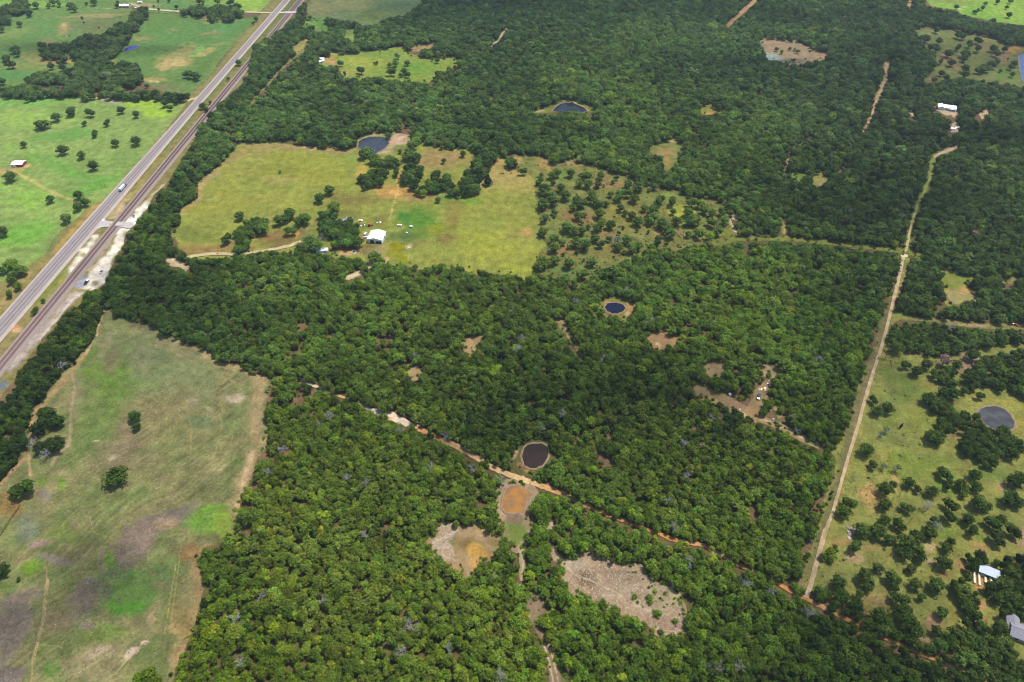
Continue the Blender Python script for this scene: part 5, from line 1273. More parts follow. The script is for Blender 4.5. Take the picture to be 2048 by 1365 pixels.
def scatter(name, pts, rot, size, var, tint, coll, label):
    me = bpy.data.meshes.new(name)
    me.from_pydata([tuple(p) for p in pts], [], [])
    for nm, ty, data, key in (('rot', 'FLOAT_VECTOR', rot, 'vector'), ('size', 'FLOAT_VECTOR', size, 'vector'), ('tint', 'FLOAT_COLOR', np.column_stack([tint, np.ones(len(tint))]), 'color')):
        a = me.attributes.new(nm, ty, 'POINT')
        a.data.foreach_set(key, np.asarray(data, np.float32).ravel())
    a = me.attributes.new('kindno', 'INT', 'POINT')
    a.data.foreach_set('value', np.asarray(var, np.int32))
    ng = bpy.data.node_groups.new(name, 'GeometryNodeTree')
    ng.interface.new_socket('Geometry', in_out='INPUT', socket_type='NodeSocketGeometry')
    ng.interface.new_socket('Geometry', in_out='OUTPUT', socket_type='NodeSocketGeometry')
    gi, go = ng.nodes.new('NodeGroupInput'), ng.nodes.new('NodeGroupOutput')
    ip = ng.nodes.new('GeometryNodeInstanceOnPoints')
    ci = ng.nodes.new('GeometryNodeCollectionInfo')
    ci.inputs['Collection'].default_value = coll
    ci.inputs['Separate Children'].default_value = True
    ci.inputs['Reset Children'].default_value = True

    def na(nm, t):
        n_ = ng.nodes.new('GeometryNodeInputNamedAttribute')
        n_.data_type = t
        n_.inputs['Name'].default_value = nm
        return [s_ for s_ in n_.outputs if s_.enabled and s_.name == 'Attribute'][0]
    e = ng.nodes.new('FunctionNodeEulerToRotation')
    L = ng.links.new
    L(gi.outputs[0], ip.inputs['Points'])
    L(ci.outputs[0], ip.inputs['Instance'])
    ip.inputs['Pick Instance'].default_value = True
    L(na('kindno', 'INT'), ip.inputs['Instance Index'])
    L(na('rot', 'FLOAT_VECTOR'), e.inputs[0])
    L(e.outputs[0], ip.inputs['Rotation'])
    L(na('size', 'FLOAT_VECTOR'), ip.inputs['Scale'])
    L(ip.outputs[0], go.inputs[0])
    o = link(name, me)
    md = o.modifiers.new('trees', 'NODES')
    md.node_group = ng
    return set_props(o, label, None, None, 'stuff')


def rots(n):
    return np.column_stack([rng.normal(0, 0.05, n), rng.normal(0, 0.05, n), rng.uniform(0, 6.283, n)])


if len(far):
    k = far
    scatter('forest', np.column_stack([P[k], np.zeros(len(k))]), rots(len(k)), np.column_stack([Rw[k] / R0, Rw[k] / R0, Hw[k] / H0]), rng.integers(0, 16, len(k)), TINT[k], proto, 'dense green oak woods covering most of the land')
# undergrowth: low saplings below and between the crowns
nu = int(len(P) * 0.4)
j = rng.integers(0, len(P), nu)
U = P[j] + rng.normal(0, 4.2, (nu, 2))
up = PX(np.column_stack([U, np.full(nu, 1.0)]))
ub = np.zeros(nu, bool)
for poly in EXCL:
    ub |= inside(up, poly)
for ln, hw in LANES:
    ub |= seg_dist(up, ln) < hw + 0.8
U, up = U[~ub], up[~ub]
ur = rng.uniform(1.2, 2.9, len(U))
scatter('undergrowth', np.column_stack([U, np.zeros(len(U))]), rots(len(U)), np.column_stack([ur / R0, ur / R0, ur * 1.35 / H0]), rng.integers(0, 16, len(U)), tone(up, U) * 0.95, proto, 'low scrub growing between the oaks')

ORD = ['closest', 'second closest', 'third closest', 'fourth closest', 'fifth closest', 'sixth closest', 'seventh closest', 'eighth closest', 'ninth closest', 'tenth closest', 'eleventh closest', 'twelfth closest', 'thirteenth closest', 'fourteenth closest', 'fifteenth closest']


def ordinal(k):
    return ORD[k] if k < len(ORD) else f'{k + 1}th closest'


def tree(name, loc, rz, scale, crown, trunk, tint, label, cat, group=None, crown_name='crown'):
    t = thing(name, loc, label, cat, group, rz)
    t.scale = scale
    if trunk:
        link('trunk', trunk, t)
    c = link(crown_name, crown, t)
    c['tint'] = [float(v) for v in tint]
    return t


# the nearest woods tree by tree
LM_FOREST = [('the muddy orange pond', 1035, 1000), ('the sandy clearing', 930, 1100), ('the brushy pale clearing', 1235, 1185), ('the twin-rut track', 1110, 1320), ('the big mown field', 370, 1200), ('the brown round pond', 1070, 912), ('the junction of both dirt roads', 1610, 1190),
             ('the narrow green glade', 1045, 1120), ('the orange dirt road', 1400, 1090), ('the photo bottom below the brushy clearing', 1400, 1360), ('the corner of the mown field', 520, 900), ('the grey-roofed house', 2040, 1260), ('the lone bush at the field bottom', 295, 1348),
             ('the photo bottom between field and track', 700, 1362), ('the woods between field and sandy clearing', 660, 1120), ('the photo bottom under the dirt road', 1720, 1362), ('the pale track clearing', 1075, 1215), ('the woods end under the orange road', 1560, 1260),
             ('the bay of the mown field', 400, 1120), ('the woods midway along the bottom right', 1300, 1320), ('the photo bottom beside the track', 960, 1362), ('the bare gaps in the near woods', 820, 1180), ('the field edge by the dark stain', 470, 1230), ('the photo bottom next to the field', 430, 1362)]
byl = {}
for i in order[:300]:
    d = [math.hypot(centre[i][0] - x, centre[i][1] - y) for _, x, y in LM_FOREST]
    byl.setdefault(int(np.argmin(d)), []).append((min(d), int(i)))
for li, lst in byl.items():
    lst.sort()
    for k, (_, i) in enumerate(lst):
        s = int(rng.integers(0, 16))
        tr = TINT[i]
        shade = 'yellow-green' if tr[0] > 0.088 and tr[2] < 0.03 else 'dark green' if tr[1] < 0.078 else 'grey-green' if tr[2] > 0.033 else 'green'
        tree('forest_oak', (P[i][0], P[i][1], 0), rng.uniform(0, 6.283), (Rw[i] / R0, Rw[i] / R0, Hw[i] / H0), OAK[s], OAK_TRUNK[s], tr, f'{shade} oak in the woods, {ordinal(k)} to {LM_FOREST[li][0]}', 'tree', 'oaks of the nearest woods')

# cut brush and small weeds lying on the open ground
def sticks(name, poly, n, lo, hi, mat, seed, label):
    r = np.random.default_rng(seed)
    A = np.array(poly)
    Q = r.uniform(A.min(0), A.max(0), (n * 3, 2))
    Q = WA(Q[inside(Q, poly)][:n])
    b = MB()
    for x, y in Q:
        a, L_, e = r.uniform(0, 6.283), r.uniform(lo, hi), r.uniform(0, 0.5)
        d = np.array([math.cos(a), math.sin(a)]) * L_ / 2
        w_ = np.array([-d[1], d[0]]) / L_ * r.uniform(0.1, 0.24)
        b.add([(x - d[0] - w_[0], y - d[1] - w_[1], 0.3), (x - d[0] + w_[0], y - d[1] + w_[1], 0.3), (x + d[0], y + d[1], 0.35 + e), (x - d[0], y - d[1], 0.3 + abs(w_).max())], [(0, 1, 2), (0, 2, 3), (1, 3, 2)])
    me = mesh_np(name, b.v, b.f, [mat])
    set_props(link(name, me), label, None, None, 'stuff')


M_BRUSH = simple('bleached_brush', (0.47, 0.40, 0.32), raw=True, var=0.3, scale=0.5)
sticks('brush_debris', CLEARINGS['brushy_clearing'], 2400, 0.6, 2.0, M_BRUSH, 1, 'bleached cut brush strewn over the clearing')
sticks('brush_debris', [(862, 1076), (882, 1042), (915, 1058), (900, 1085), (912, 1112), (890, 1122), (862, 1096)], 420, 1.2, 4.0, M_BRUSH, 2, 'bleached cut branches on the sandy clearing')
sticks('brush_debris', CLEARINGS['camp_clearing'], 160, 0.5, 1.4, M_BRUSH, 3, 'pale litter on the camp ground')


def weeds(name, poly, n, s0, s1, col, seed, label, avoid=()):
    r = np.random.default_rng(seed)
    A = np.array(poly)
    Q = r.uniform(np.maximum(A.min(0), (-60, -20)), np.minimum(A.max(0), (2110, 1420)), (n * 4, 2))
    Q = Q[inside(Q, poly)]
    P2 = WA(Q)
    m = fbm(P2[:, 0], P2[:, 1], 30, 4, seed) + r.normal(0, 0.35, len(P2)) > 0.1
    P2 = P2[m][:n]
    s_ = r.uniform(s0, s1, len(P2))
    t_ = np.array(col) * r.uniform(0.6, 1.5, (len(P2), 1)) * (1 + r.normal(0, 0.1, (len(P2), 3)))
    scatter(name, np.column_stack([P2, np.zeros(len(P2))]), rots(len(P2)), np.column_stack([s_ / 2, s_ / 2, s_ * 0.5 / 2]), r.integers(0, 4, len(P2)), np.clip(t_, .01, .4), weed_kinds, label)


weed_kinds = bpy.data.collections.new('weed_kinds')
for s, me in enumerate(BUSH):
    weed_kinds.objects.link(bpy.data.objects.new(f'weed_kind_{s}', me))
weeds('weeds', SWFIELD, 1300, 0.2, 0.5, (0.13, 0.15, 0.05), 5, 'low weeds and grass tufts over the mown field')
weeds('weeds', SWFIELD, 2600, 0.2, 0.55, (0.20, 0.17, 0.10), 6, 'dry straw tufts over the mown field')
weeds('weeds', SEFIELD, 3000, 0.25, 0.7, (0.13, 0.15, 0.05), 7, 'grass tufts over the eastern parkland')
weeds('weeds', SAVANNA, 1200, 0.4, 1.0, (0.08, 0.10, 0.035), 8, 'tufts on the dry savanna')
weeds('scrub', SAVANNA, 260, 0.7, 1.9, (0.07, 0.105, 0.03), 18, 'low scrub on the dry savanna')
weeds('scrub', SEFIELD, 110, 0.6, 1.4, (0.06, 0.09, 0.028), 19, 'low scrub in the eastern parkland')
weeds('weeds', FARM, 1500, 0.25, 0.6, (0.15, 0.16, 0.05), 9, 'tufts over the farm pasture')

# scrub and saplings along the ragged edges of the open ground
EP = []
for poly, k_ in [(c_, 0.16) for c_ in CLEARINGS.values()] + [(SWFIELD, 0.10), (FARM, 0.08), (SAVANNA, 0.12), (CORR_E, 0.14), (MEADOW, 0.16)]:
    R_ = resample(poly, 2.0, poly is not CORR_E)
    R_ = R_[rng.random(len(R_)) < k_]
    EP.append(R_ + rng.normal(0, 3.0, R_.shape) * np.array([1, 0.7]))
for ln, hw in LANES[:14]:
    R_ = resample(ln, 2.0, False)
    R_ = R_[rng.random(len(R_)) < 0.3]
    EP.append(R_ + rng.choice([-1, 1], (len(R_), 1)) * (hw + rng.random((len(R_), 1)) * 2) * np.array([1, 0.8]))
EP = np.vstack(EP)
E2 = WA(EP)
es = rng.uniform(0.5, 1.9, len(E2)) * np.where(EP[:, 1] < 350, 1.3, 1.0)
scatter('edge_scrub', np.column_stack([E2, np.zeros(len(E2))]), rots(len(E2)), np.column_stack([es / 2, es / 2, es * rng.uniform(0.7, 1.4, len(es)) / 2]), rng.integers(0, 4, len(es)), tone(EP, E2), weed_kinds, 'low scrub along the edges of fields and clearings')
weeds('weeds', CLEARINGS['brushy_clearing'], 260, 0.4, 1.0, (0.05, 0.07, 0.025), 10, 'small weeds sprouting on the brushy clearing')

# ------------------------------------------------------------------ single trees in open land (photo px of the crown, crown radius in px)
def z4(ox, oy, lst):
    return [(ox + x / 4, oy + y / 4, r / 4, *rest) for x, y, r, *rest in lst]


REG = []
REG.append(('pasture_tree', 'in the bright pasture', 'trees in the bright pasture', [('the red barn', 38, 330), ('the big crossing by the road', 200, 440), ('the hedgerow gap', 215, 200), ('the road bend of the hedgerow', 372, 205), ('the hedgerow photo edge', 0, 190), ('the roadside fence middle', 262, 345)], [
    (84, 249, 15), (112, 234, 10.5), (144, 222, 14), (179, 226, 10), (242, 220, 8), (272, 229, 7.5), (168, 247, 5.5), (214, 246, 7), (189, 267, 8), (230, 286, 8), (271, 282, 10), (47, 289, 7), (125, 300, 11), (162, 310, 9), (186, 331, 11), (330, 206, 8.5), (339, 215, 7),
    (20, 353, 12.5), (100, 398, 9), (156, 390, 10), (155, 413, 10), (170, 404, 10), (132, 437, 11), (4, 463, 12)]))
REG.append(('roadside_tree', 'beside the highway', 'trees beside the highway', [('the mowed green pasture corner', 60, 530), ('the black parked pickup', 173, 566), ('the hayfield corner', 385, 190), ('the top crossing', 560, 27), ('the concrete-coloured crossing', 225, 447)], [
    (22, 530, 15), (40, 541, 15), (0, 541, 10), (24, 556, 12), (35, 572, 9.5), (20, 587, 9), (69, 622, 8), (86, 602, 4.5), (477, 125, 6.7), (405, 212, 7), (412, 219, 6), (420, 205, 4), (509, 92, 4.5), (456, 158, 4), (375, 191, 5.5), (512, 38, 5), (506, 46, 4)]))
REG.append(('field_tree', 'in the mown field', 'trees in the mown field', [('the tree belt by the railway', 60, 830), ('the dark stained patch', 265, 1110), ('the photo bottom edge', 295, 1365), ('the pale bare spot', 465, 796), ('the edge of the photo', 0, 1140)], [
    (269, 833, 12.5), (273, 854, 9), (231, 954, 23), (44, 980, 23), (95, 836, 19), (76, 857, 16), (114, 843, 15), (88, 826, 13), (105, 890, 19), (80, 895, 14), (116, 884, 12), (46, 884, 15), (2, 1141, 15), (37, 1158, 5), (298, 1350, 16), (278, 1359, 15), (312, 1362, 12), (474, 1052, 6)]))
REG.append(('farm_tree', 'on the farm', 'trees around the farm', [('the white barn', 753, 473), ('the grey pond', 750, 290), ('the farm drive entrance', 400, 513), ('the worn fence track', 797, 370), ('the hay meadow corner', 570, 400), ('the tall hedge finger', 930, 380), ('the farmhouse', 695, 443)], [
    (659, 380, 11), (639, 396, 11), (668, 414, 14), (648, 428, 11), (562, 440, 15), (580, 427, 14), (609, 437, 16), (597, 443, 12), (582, 461, 12), (522, 449, 14), (479, 432, 10), (452, 477, 12), (620, 484, 18), (634, 492, 13), (604, 495, 14), (749, 515, 14), (876, 400, 6),
    (777, 272, 7.5), (734, 303, 14), (726, 309, 11), (746, 316, 12), (752, 322, 11), (824, 291, 12), (820, 311, 17), (832, 316, 12), (800, 303, 5), (779, 322, 15), (792, 328, 10), (757, 330, 11), (819, 334, 12), (840, 339, 10), (887, 322, 6), (926, 308, 7), (883, 295, 5), (770, 348, 9), (791, 345, 9),
    (560, 344, 3)]))
REG.append(('meadow_tree', 'in the small meadow', 'trees in the small meadow', [('the white sheds', 641, 122), ('the bare gap', 850, 95), ('the woods below the meadow', 780, 160)], z4(512, 0, [
    (840, 560, 38), (675, 508, 27), (710, 590, 17), (950, 505, 14), (968, 503, 14), (1130, 450, 24), (1210, 505, 24), (1115, 510, 28), (1070, 520, 22), (1085, 575, 38), (1185, 570, 32), (1215, 595, 28), (1160, 600, 20), (1410, 475, 17), (1450, 485, 22), (690, 405, 30), (800, 400, 30), (745, 395, 25)])))
REG.append(('savanna_tree', 'on the dry savanna', 'trees scattered over the dry savanna', [('the pale sandy path', 1468, 450), ('the farm pasture corner', 1066, 545), ('the top of the savanna', 1164, 325), ('the red-brown dead crown', 1177, 527), ('the bright grass patch', 1360, 425), ('the woods tongue', 1290, 500), ('the middle of the savanna', 1210, 430), ('the orange bare spot', 1056, 468), ('the savanna top corner', 1270, 370), ('the farm pasture edge', 1080, 390)], z4(1024, 341, [
    (90, 5, 35), (235, 38, 18), (220, 85, 35), (320, 40, 35), (355, 20, 40), (330, 100, 20), (260, 150, 60), (300, 200, 60), (250, 270, 55), (330, 245, 50), (265, 380, 40), (340, 335, 28), (340, 365, 16), (390, 140, 40), (430, 200, 48), (470, 20, 40), (540, 105, 35), (590, 45, 55), (610, 105, 42), (640, 190, 42), (520, 245, 50), (555, 265, 48),
    (490, 300, 32), (530, 365, 40), (580, 352, 24), (555, 415, 22), (650, 240, 50), (700, 275, 38), (690, 110, 33), (735, 122, 12), (710, 45, 33), (755, 268, 26), (795, 262, 7), (870, 292, 38), (905, 342, 26), (835, 60, 22), (805, 95, 18), (860, 205, 52), (920, 175, 46), (1010, 130, 55), (980, 225, 42), (930, 110, 38), (790, 190, 28), (1095, 158, 16), (1140, 130, 33),
    (700, 345, 46), (720, 425, 52), (680, 462, 38), (790, 435, 42), (890, 460, 14), (960, 362, 38), (1010, 405, 50), (1000, 482, 14), (1095, 490, 18), (1060, 302, 33), (1130, 315, 60), (1120, 385, 60), (1200, 425, 55), (1270, 505, 50), (1250, 462, 46), (1290, 330, 28), (1290, 245, 46), (1320, 405, 42), (1180, 235, 50), (1410, 335, 42), (1470, 395, 60), (1420, 405, 46), (1440, 258, 44),
    (1510, 268, 42), (1540, 315, 42), (1600, 345, 38), (1600, 415, 46), (1700, 405, 42), (1650, 485, 46), (1580, 528, 38), (1500, 500, 50), (1410, 512, 30), (1680, 335, 38), (440, 455, 55), (500, 485, 42), (560, 485, 38), (610, 452, 24), (245, 495, 40), (335, 550, 48), (340, 615, 50), (400, 575, 33), (510, 575, 46), (585, 595, 52), (455, 612, 20), (520, 647, 20), (665, 543, 40), (710, 592, 36),
    (775, 545, 28), (850, 612, 40), (920, 555, 42), (960, 620, 50), (1010, 605, 42), (900, 655, 20), (855, 502, 18), (1170, 565, 42), (1110, 622, 38), (1235, 592, 18), (250, 735, 60), (215, 770, 42), (345, 722, 46), (455, 745, 50), (410, 672, 16), (645, 735, 44), (565, 830, 52), (320, 830, 18), (815, 692, 12), (860, 682, 7), (575, 716, 13)])))
se = z4(1536, 682, [
    (840, 472, 40), (872, 562, 46), (955, 540, 52), (790, 870, 60), (845, 990, 42), (1110, 198, 42), (1190, 245, 46), (1270, 190, 46), (1330, 272, 42), (1390, 315, 28), (1030, 52, 55), (1510, 192, 46), (1480, 345, 46), (1405, 415, 50), (1480, 425, 55), (1620, 295, 60), (1640, 362, 46), (1700, 442, 38), (1280, 462, 52), (1350, 532, 55), (1440, 535, 46),
    (1640, 110, 55), (1570, 400, 34), (1360, 780, 58), (1410, 1050, 56), (1445, 1110, 44), (1440, 1160, 36), (1545, 1150, 52), (1575, 1215, 44), (1660, 1070, 54), (1670, 1170, 48), (1130, 1135, 46), (1200, 1185, 36), (1310, 1205, 50), (940, 1185, 62), (1000, 1150, 34), (650, 1302, 58), (935, 1310, 52), (1110, 1330, 52), (1470, 1310, 62), (1690, 1290, 70), (1740, 1320, 50), (1925, 1250, 70), (1965, 1130, 56), (2010, 1100, 60), (2000, 1290, 56),
    (1950, 900, 56), (1880, 720, 50), (535, 858, 14), (565, 1040, 12), (510, 1212, 18), (505, 1250, 18), (470, 1305, 16)]) + z4(1536, 1023, [
    (750, 150, 62), (880, 160, 70), (1050, 105, 56), (935, 70, 46), (975, 225, 50), (700, 275, 55), (1120, 260, 85), (1190, 200, 62), (1215, 345, 62), (1090, 330, 60), (1290, 165, 62), (1425, 290, 46), (1465, 240, 34), (1410, 412, 64), (1145, 462, 42), (510, 350, 54), (535, 300, 32), (440, 365, 34), (275, 442, 30), (565, 570, 60), (880, 450, 46), (785, 530, 74), (790, 600, 50), (1000, 530, 64),
    (1010, 595, 48), (1180, 580, 52), (1350, 590, 66), (1230, 690, 38), (595, 680, 70), (700, 760, 62), (715, 680, 52), (1055, 690, 70), (900, 840, 70), (960, 880, 60), (1080, 800, 74), (1130, 900, 84), (1190, 960, 62), (1395, 812, 54), (1360, 965, 54), (1370, 1070, 66), (420, 655, 60), (470, 670, 44), (1840, 215, 66), (1645, 155, 54), (1600, 65, 54), (1800, 95, 64), (1860, 70, 50), (1965, 160, 60), (1460, 40, 56), (610, 5, 58), (1340, 80, 40),
    (885, 925, 40), (1000, 960, 40), (320, 350, 26), (1510, 970, 60), (1600, 990, 60), (1480, 1060, 56)])
REG.append(('parkland_tree', 'in the eastern parkland', 'trees of the eastern parkland', [('the grey pond', 1990, 840), ('the open-fronted hay shed', 1970, 1145), ('the wooden gate', 1762, 715), ('the end of the dirt road', 1618, 1185), ('the sandy bare patch', 1742, 1000), ('the utility pole', 1819, 1042), ('the grey-roofed house', 2038, 1262), ('the pale rock heap', 1700, 1062), ('the photo edge below the pond', 2048, 950), ('the bare roadside strip', 1728, 1240), ('the woods top corner', 1850, 720), ('the dirt road kink', 1690, 915), ('the middle of the parkland', 1860, 1000), ('the photo edge above the shed', 2048, 1060), ('the shady hollow', 1800, 1250)], se))
REG.append(('orchard_tree', 'in the far clearing', 'trees in the far clearing', [('the blue pond', 2042, 140), ('the orange bank', 2024, 100), ('the dirt lane', 1776, 140), ('the clearing top corner', 1850, 60), ('the woods below the clearing', 1920, 155), ('the middle of the clearing', 1935, 105)], z4(1536, 0, [
    (1350, 242, 25), (1235, 300, 42), (1265, 310, 40), (1370, 328, 30), (1300, 378, 38), (1350, 392, 28), (1515, 382, 28), (1445, 430, 42), (1470, 502, 34), (1580, 435, 46), (1575, 465, 36), (1680, 325, 36), (1680, 390, 32), (1615, 355, 32), (1560, 290, 36), (1515, 282, 28), (1805, 388, 32), (1830, 425, 32), (1895, 395, 26), (1380, 492, 24), (1390, 587, 26), (1580, 550, 36), (1580, 595, 36), (1700, 560, 40), (1740, 545, 44),
    (1790, 515, 42), (1830, 500, 28), (1970, 512, 28), (1955, 597, 22), (1860, 567, 14), (1920, 472, 9), (1945, 535, 26), (1250, 432, 36), (1300, 472, 42), (1230, 482, 36), (1320, 522, 36), (1200, 542, 44), (1270, 572, 36), (1430, 622, 28), (1330, 640, 28), (1200, 400, 30)])))
REG.append(('far_tree', 'in the far corner field', 'trees in the far corner field', [('the white farm lane', 1925, 14), ('the corner of the photo', 2048, 0)], z4(1536, 0, [(1510, 58, 22), (1740, 30, 17), (1720, 65, 20), (1670, 90, 22), (1650, 96, 16), (1835, 15, 20), (1940, 10, 20), (1910, 60, 16), (1930, 120, 24), (1800, 170, 25)])))
REG.append(('shore_tree', 'in the pale clearing', 'trees of the pale clearing', [('the pale pond', 1550, 114), ('the woods edge', 1620, 95)], z4(1536, 0, [(70, 395, 18), (110, 418, 18), (175, 390, 15), (210, 397, 13), (235, 410, 19), (335, 412, 10), (200, 482, 18)])))
REG.append(('creek_tree', 'in the western farmland', 'trees of the western farmland', [('the pale farmhouse', 252, 12), ('the bright blue pond', 262, 97), ('the white-roofed shed', 243, 176), ('the bare sand spot', 128, 53), ('the edge of the photo', 0, 120), ('the highway junction', 540, 28), ('the top edge of the photo', 150, 0), ('the grey-green shed', 114, 164), ('the dark pond', 138, 105)], z4(0, 0, [
    (285, 42, 32), (385, 45, 22), (425, 20, 28), (465, 30, 25), (565, 45, 34), (590, 70, 28), (690, 32, 15), (750, 17, 28), (935, 47, 18), (940, 20, 14), (235, 107, 30), (155, 192, 24), (120, 395, 40), (135, 425, 30), (45, 465, 40), (50, 490, 30), (90, 515, 38), (325, 360, 30), (350, 365, 26), (408, 530, 28), (470, 507, 20), (500, 540, 30), (515, 477, 30), (655, 145, 12), (670, 182, 9), (790, 222, 7), (555, 287, 7), (10, 235, 25),
    (1495, 592, 34), (1535, 600, 38), (1575, 612, 34), (1175, 687, 18), (1500, 765, 22), (960, 137, 5), (1270, 75, 12), (1265, 10, 10), (1350, 5, 15), (1590, 12, 24), (1620, 16, 22), (1735, 12, 28), (1840, 20, 32), (1900, 50, 33), (1410, 58, 20), (15, 650, 30), (40, 720, 36), (1945, 97, 13), (285, 620, 40), (330, 640, 26), (600, 340, 26), (1230, 50, 9)])))
REG.append(('shrub', 'on the brushy clearing', 'shrubs on the brushy clearing', [('the fork of the track', 1107, 1105), ('the clearing end', 1360, 1260), ('the dark soil patch', 1168, 1160)], z4(1024, 1023, [
    (980, 682, 26), (1100, 690, 30), (1105, 725, 28), (1145, 640, 20), (1165, 815, 36), (1305, 880, 26), (1095, 608, 14), (1005, 728, 14), (1185, 695, 14), (1205, 712, 12), (1225, 655, 16), (1290, 738, 12), (1300, 695, 12), (1330, 705, 12), (1045, 765, 10), (990, 488, 11), (965, 488, 8), (935, 488, 8), (1048, 542, 9), (960, 524, 7), (825, 628, 6), (880, 622, 6), (590, 470, 6), (420, 422, 10), (382, 432, 10), (1340, 825, 10), (1120, 600, 10), (1225, 590, 10), (960, 650, 8), (1240, 745, 9), (1215, 765, 10), (1150, 925, 9), (530, 612, 6), (472, 590, 6), (185, 700, 22), (215, 790, 9)])))

n_single = 0
for name, where, group, lms, lst in REG:
    A = np.array([(t[0], t[1], t[2]) for t in lst], float)
    sc = np.array([S(x, y) for x, y, _ in A])
    R = A[:, 2] * sc * 1.16
    low = np.array([r < 1.6 for r in R])
    Hh = np.where(low, R * 1.1, np.clip(R * 1.55 + 0.8, 1.5, 11.5))
    if name == 'shrub':
        Hh = R * 1.15
        low[:] = True
    base = np.array([W(x, y, h * 0.52)[:2] for (x, y, _), h in zip(A, Hh)])
    tn = tone(A[:, :2], base, 0.55) * 1.0
    by = {}
    for i in range(len(A)):
        d = [math.hypot(A[i, 0] - l[1], (A[i, 1] - l[2]) * 1.4) for l in lms]
        by.setdefault(int(np.argmin(d)), []).append((min(d), i))
    rmed = np.median(R)
    for li, l in by.items():
        l.sort()
        for k, (_, i) in enumerate(l):
            s = int(rng.integers(0, 16))
            size = 'large' if R[i] > rmed * 1.25 else 'small' if R[i] < rmed * 0.7 else 'medium'
            cat = 'shrub' if low[i] else 'tree'
            lab = f'{size} green {cat} {where}, {ordinal(k)} to {lms[li][0]}'
            if len(lab.split()) > 16:
                print('LONG', lab)
            loc = (base[i][0], base[i][1], 0.0)
            n_single += 1
            if low[i]:
                tree(name, loc, rng.uniform(0, 6.28), (R[i] / 2, R[i] / 2, Hh[i] / 2), BUSH[s % 4], None, tn[i], lab, cat, group, 'foliage')
            else:
                tree(name, loc, rng.uniform(0, 6.28), (R[i] / R0, R[i] / R0, Hh[i] / H0), OAK[s], OAK_TRUNK[s], tn[i], lab, cat, group)
print('single trees', n_single)

# a conical cedar, thin trees
for x, y, r, lab in ((976, 362, 8, 'dark conical cedar standing alone near the hedge finger on the pasture'), (1803, 852, 5, 'slender dark cedar in the middle of the eastern parkland')):
    h = r * S(x, y) * 3.0
    b = W(x, y, h * 0.45)
    tree('cedar_tree', (b[0], b[1], 0), 0.4, (h / 8 * (1.1 if r > 6 else 0.5),) * 2 + (h / 8,), CEDAR[0], CEDAR_TRUNK[0], (0.03, 0.055, 0.026), lab, 'tree')
for k, (x, y, r) in enumerate(((1772, 860, 7), (1764, 869, 6), (1767, 935, 7), (1794, 937, 9), (1236, 482, 9), (1758, 1136, 9), (1656, 1108, 6), (1831, 1168, 8))):
    R = r * S(x, y) * 1.2
    b = W(x, y, R)
    where = ['upper of the two thin trees left of the slender cedar', 'lower of the two thin trees left of the slender cedar', 'thin sparse tree beside the sandy bare patch, nearest the road', 'thin leafy sapling right of the sandy bare patch', 'sparse grey-green tree in the lower dry savanna', 'open-crowned tree above the two tall oaks of the parkland', 'small open-crowned tree close beside the dirt road end', 'sparse tree in the grass between the parkland groves'][k]
    t = tree('sparse_tree', (b[0], b[1], 0), k, (R / 3.6, R / 3.6, R * 2 / 8), SPARSE[k % 3], None, (0.045, 0.07, 0.032), where, 'tree', 'thin sparse trees')
    link('limbs', BARE[k % 5][1], t)
    link('trunk', BARE[k % 5][0], t)

# standing dead trees, grey and bare
DEAD = [(497, 611), (831, 709), (659, 829), (637, 844), (802, 859), (822, 829), (892, 867), (862, 932), (697, 954), (734, 967), (949, 932), (1002, 957), (562, 897), (532, 942), (1041, 699), (1069, 734), (1210, 714), (1126, 827), (1080, 854), (1374, 887), (1434, 832), (1374, 952), (1341, 999),
        (1636, 717), (1590, 832), (1598, 852), (1029, 618), (1154, 601), (1041, 673), (1256, 581), (1106, 588), (1703, 421), (1806, 431), (1543, 438), (1608, 646), (1331, 230), (1374, 222), (1406, 150), (725, 1065), (987, 1150), (735, 1208), (822, 1253), (804, 1300), (895, 1295), (1007, 1350), (634, 1198), (522, 1190),
        (1349, 1050), (1377, 1123), (1492, 1170), (1519, 1073), (1432, 1330), (1479, 1333), (1548, 1183), (1621, 1228), (1586, 1300), (60, 882), (90, 905), (120, 730), (1861, 1010), (638, 470), (470, 1240), (480, 1325), (1880, 1050), (1230, 480), (1900, 650), (1300, 640)]
LM_D = LM_FOREST + [('the dark blue pond', 1228, 617), ('the white barn', 753, 473), ('the camp clearing', 1510, 795), ('the long straight dirt road', 1740, 740), ('the far house with white roof', 1893, 217), ('the dirt road top end', 620, 770), ('the dam pond far up', 1140, 213), ('the railway tree belt', 80, 800), ('the grass lane crossing', 1810, 505)]
byd = {}
for i, (x, y) in enumerate(DEAD):
    d = [math.hypot(x - a, y - b) for _, a, b in LM_D]
    byd.setdefault(int(np.argmin(d)), []).append((min(d), i))
for li, l in byd.items():
    l.sort()
    for k, (_, i) in enumerate(l):
        x, y = DEAD[i]
        b = W(x, y, 7.2)
        f = rng.uniform(0.95, 1.25)
        t = thing('dead_tree', (b[0], b[1], 0), f'bare grey dead tree, {ordinal(k)} to {LM_D[li][0]}', 'dead tree', 'bare grey dead trees in the woods', rng.uniform(0, 6.28))
        t.scale = (f * 1.15, f * 1.15, f * 1.12)
        m = BARE[i % 5]
        link('trunk', m[0], t)
        link('limbs', m[1], t)
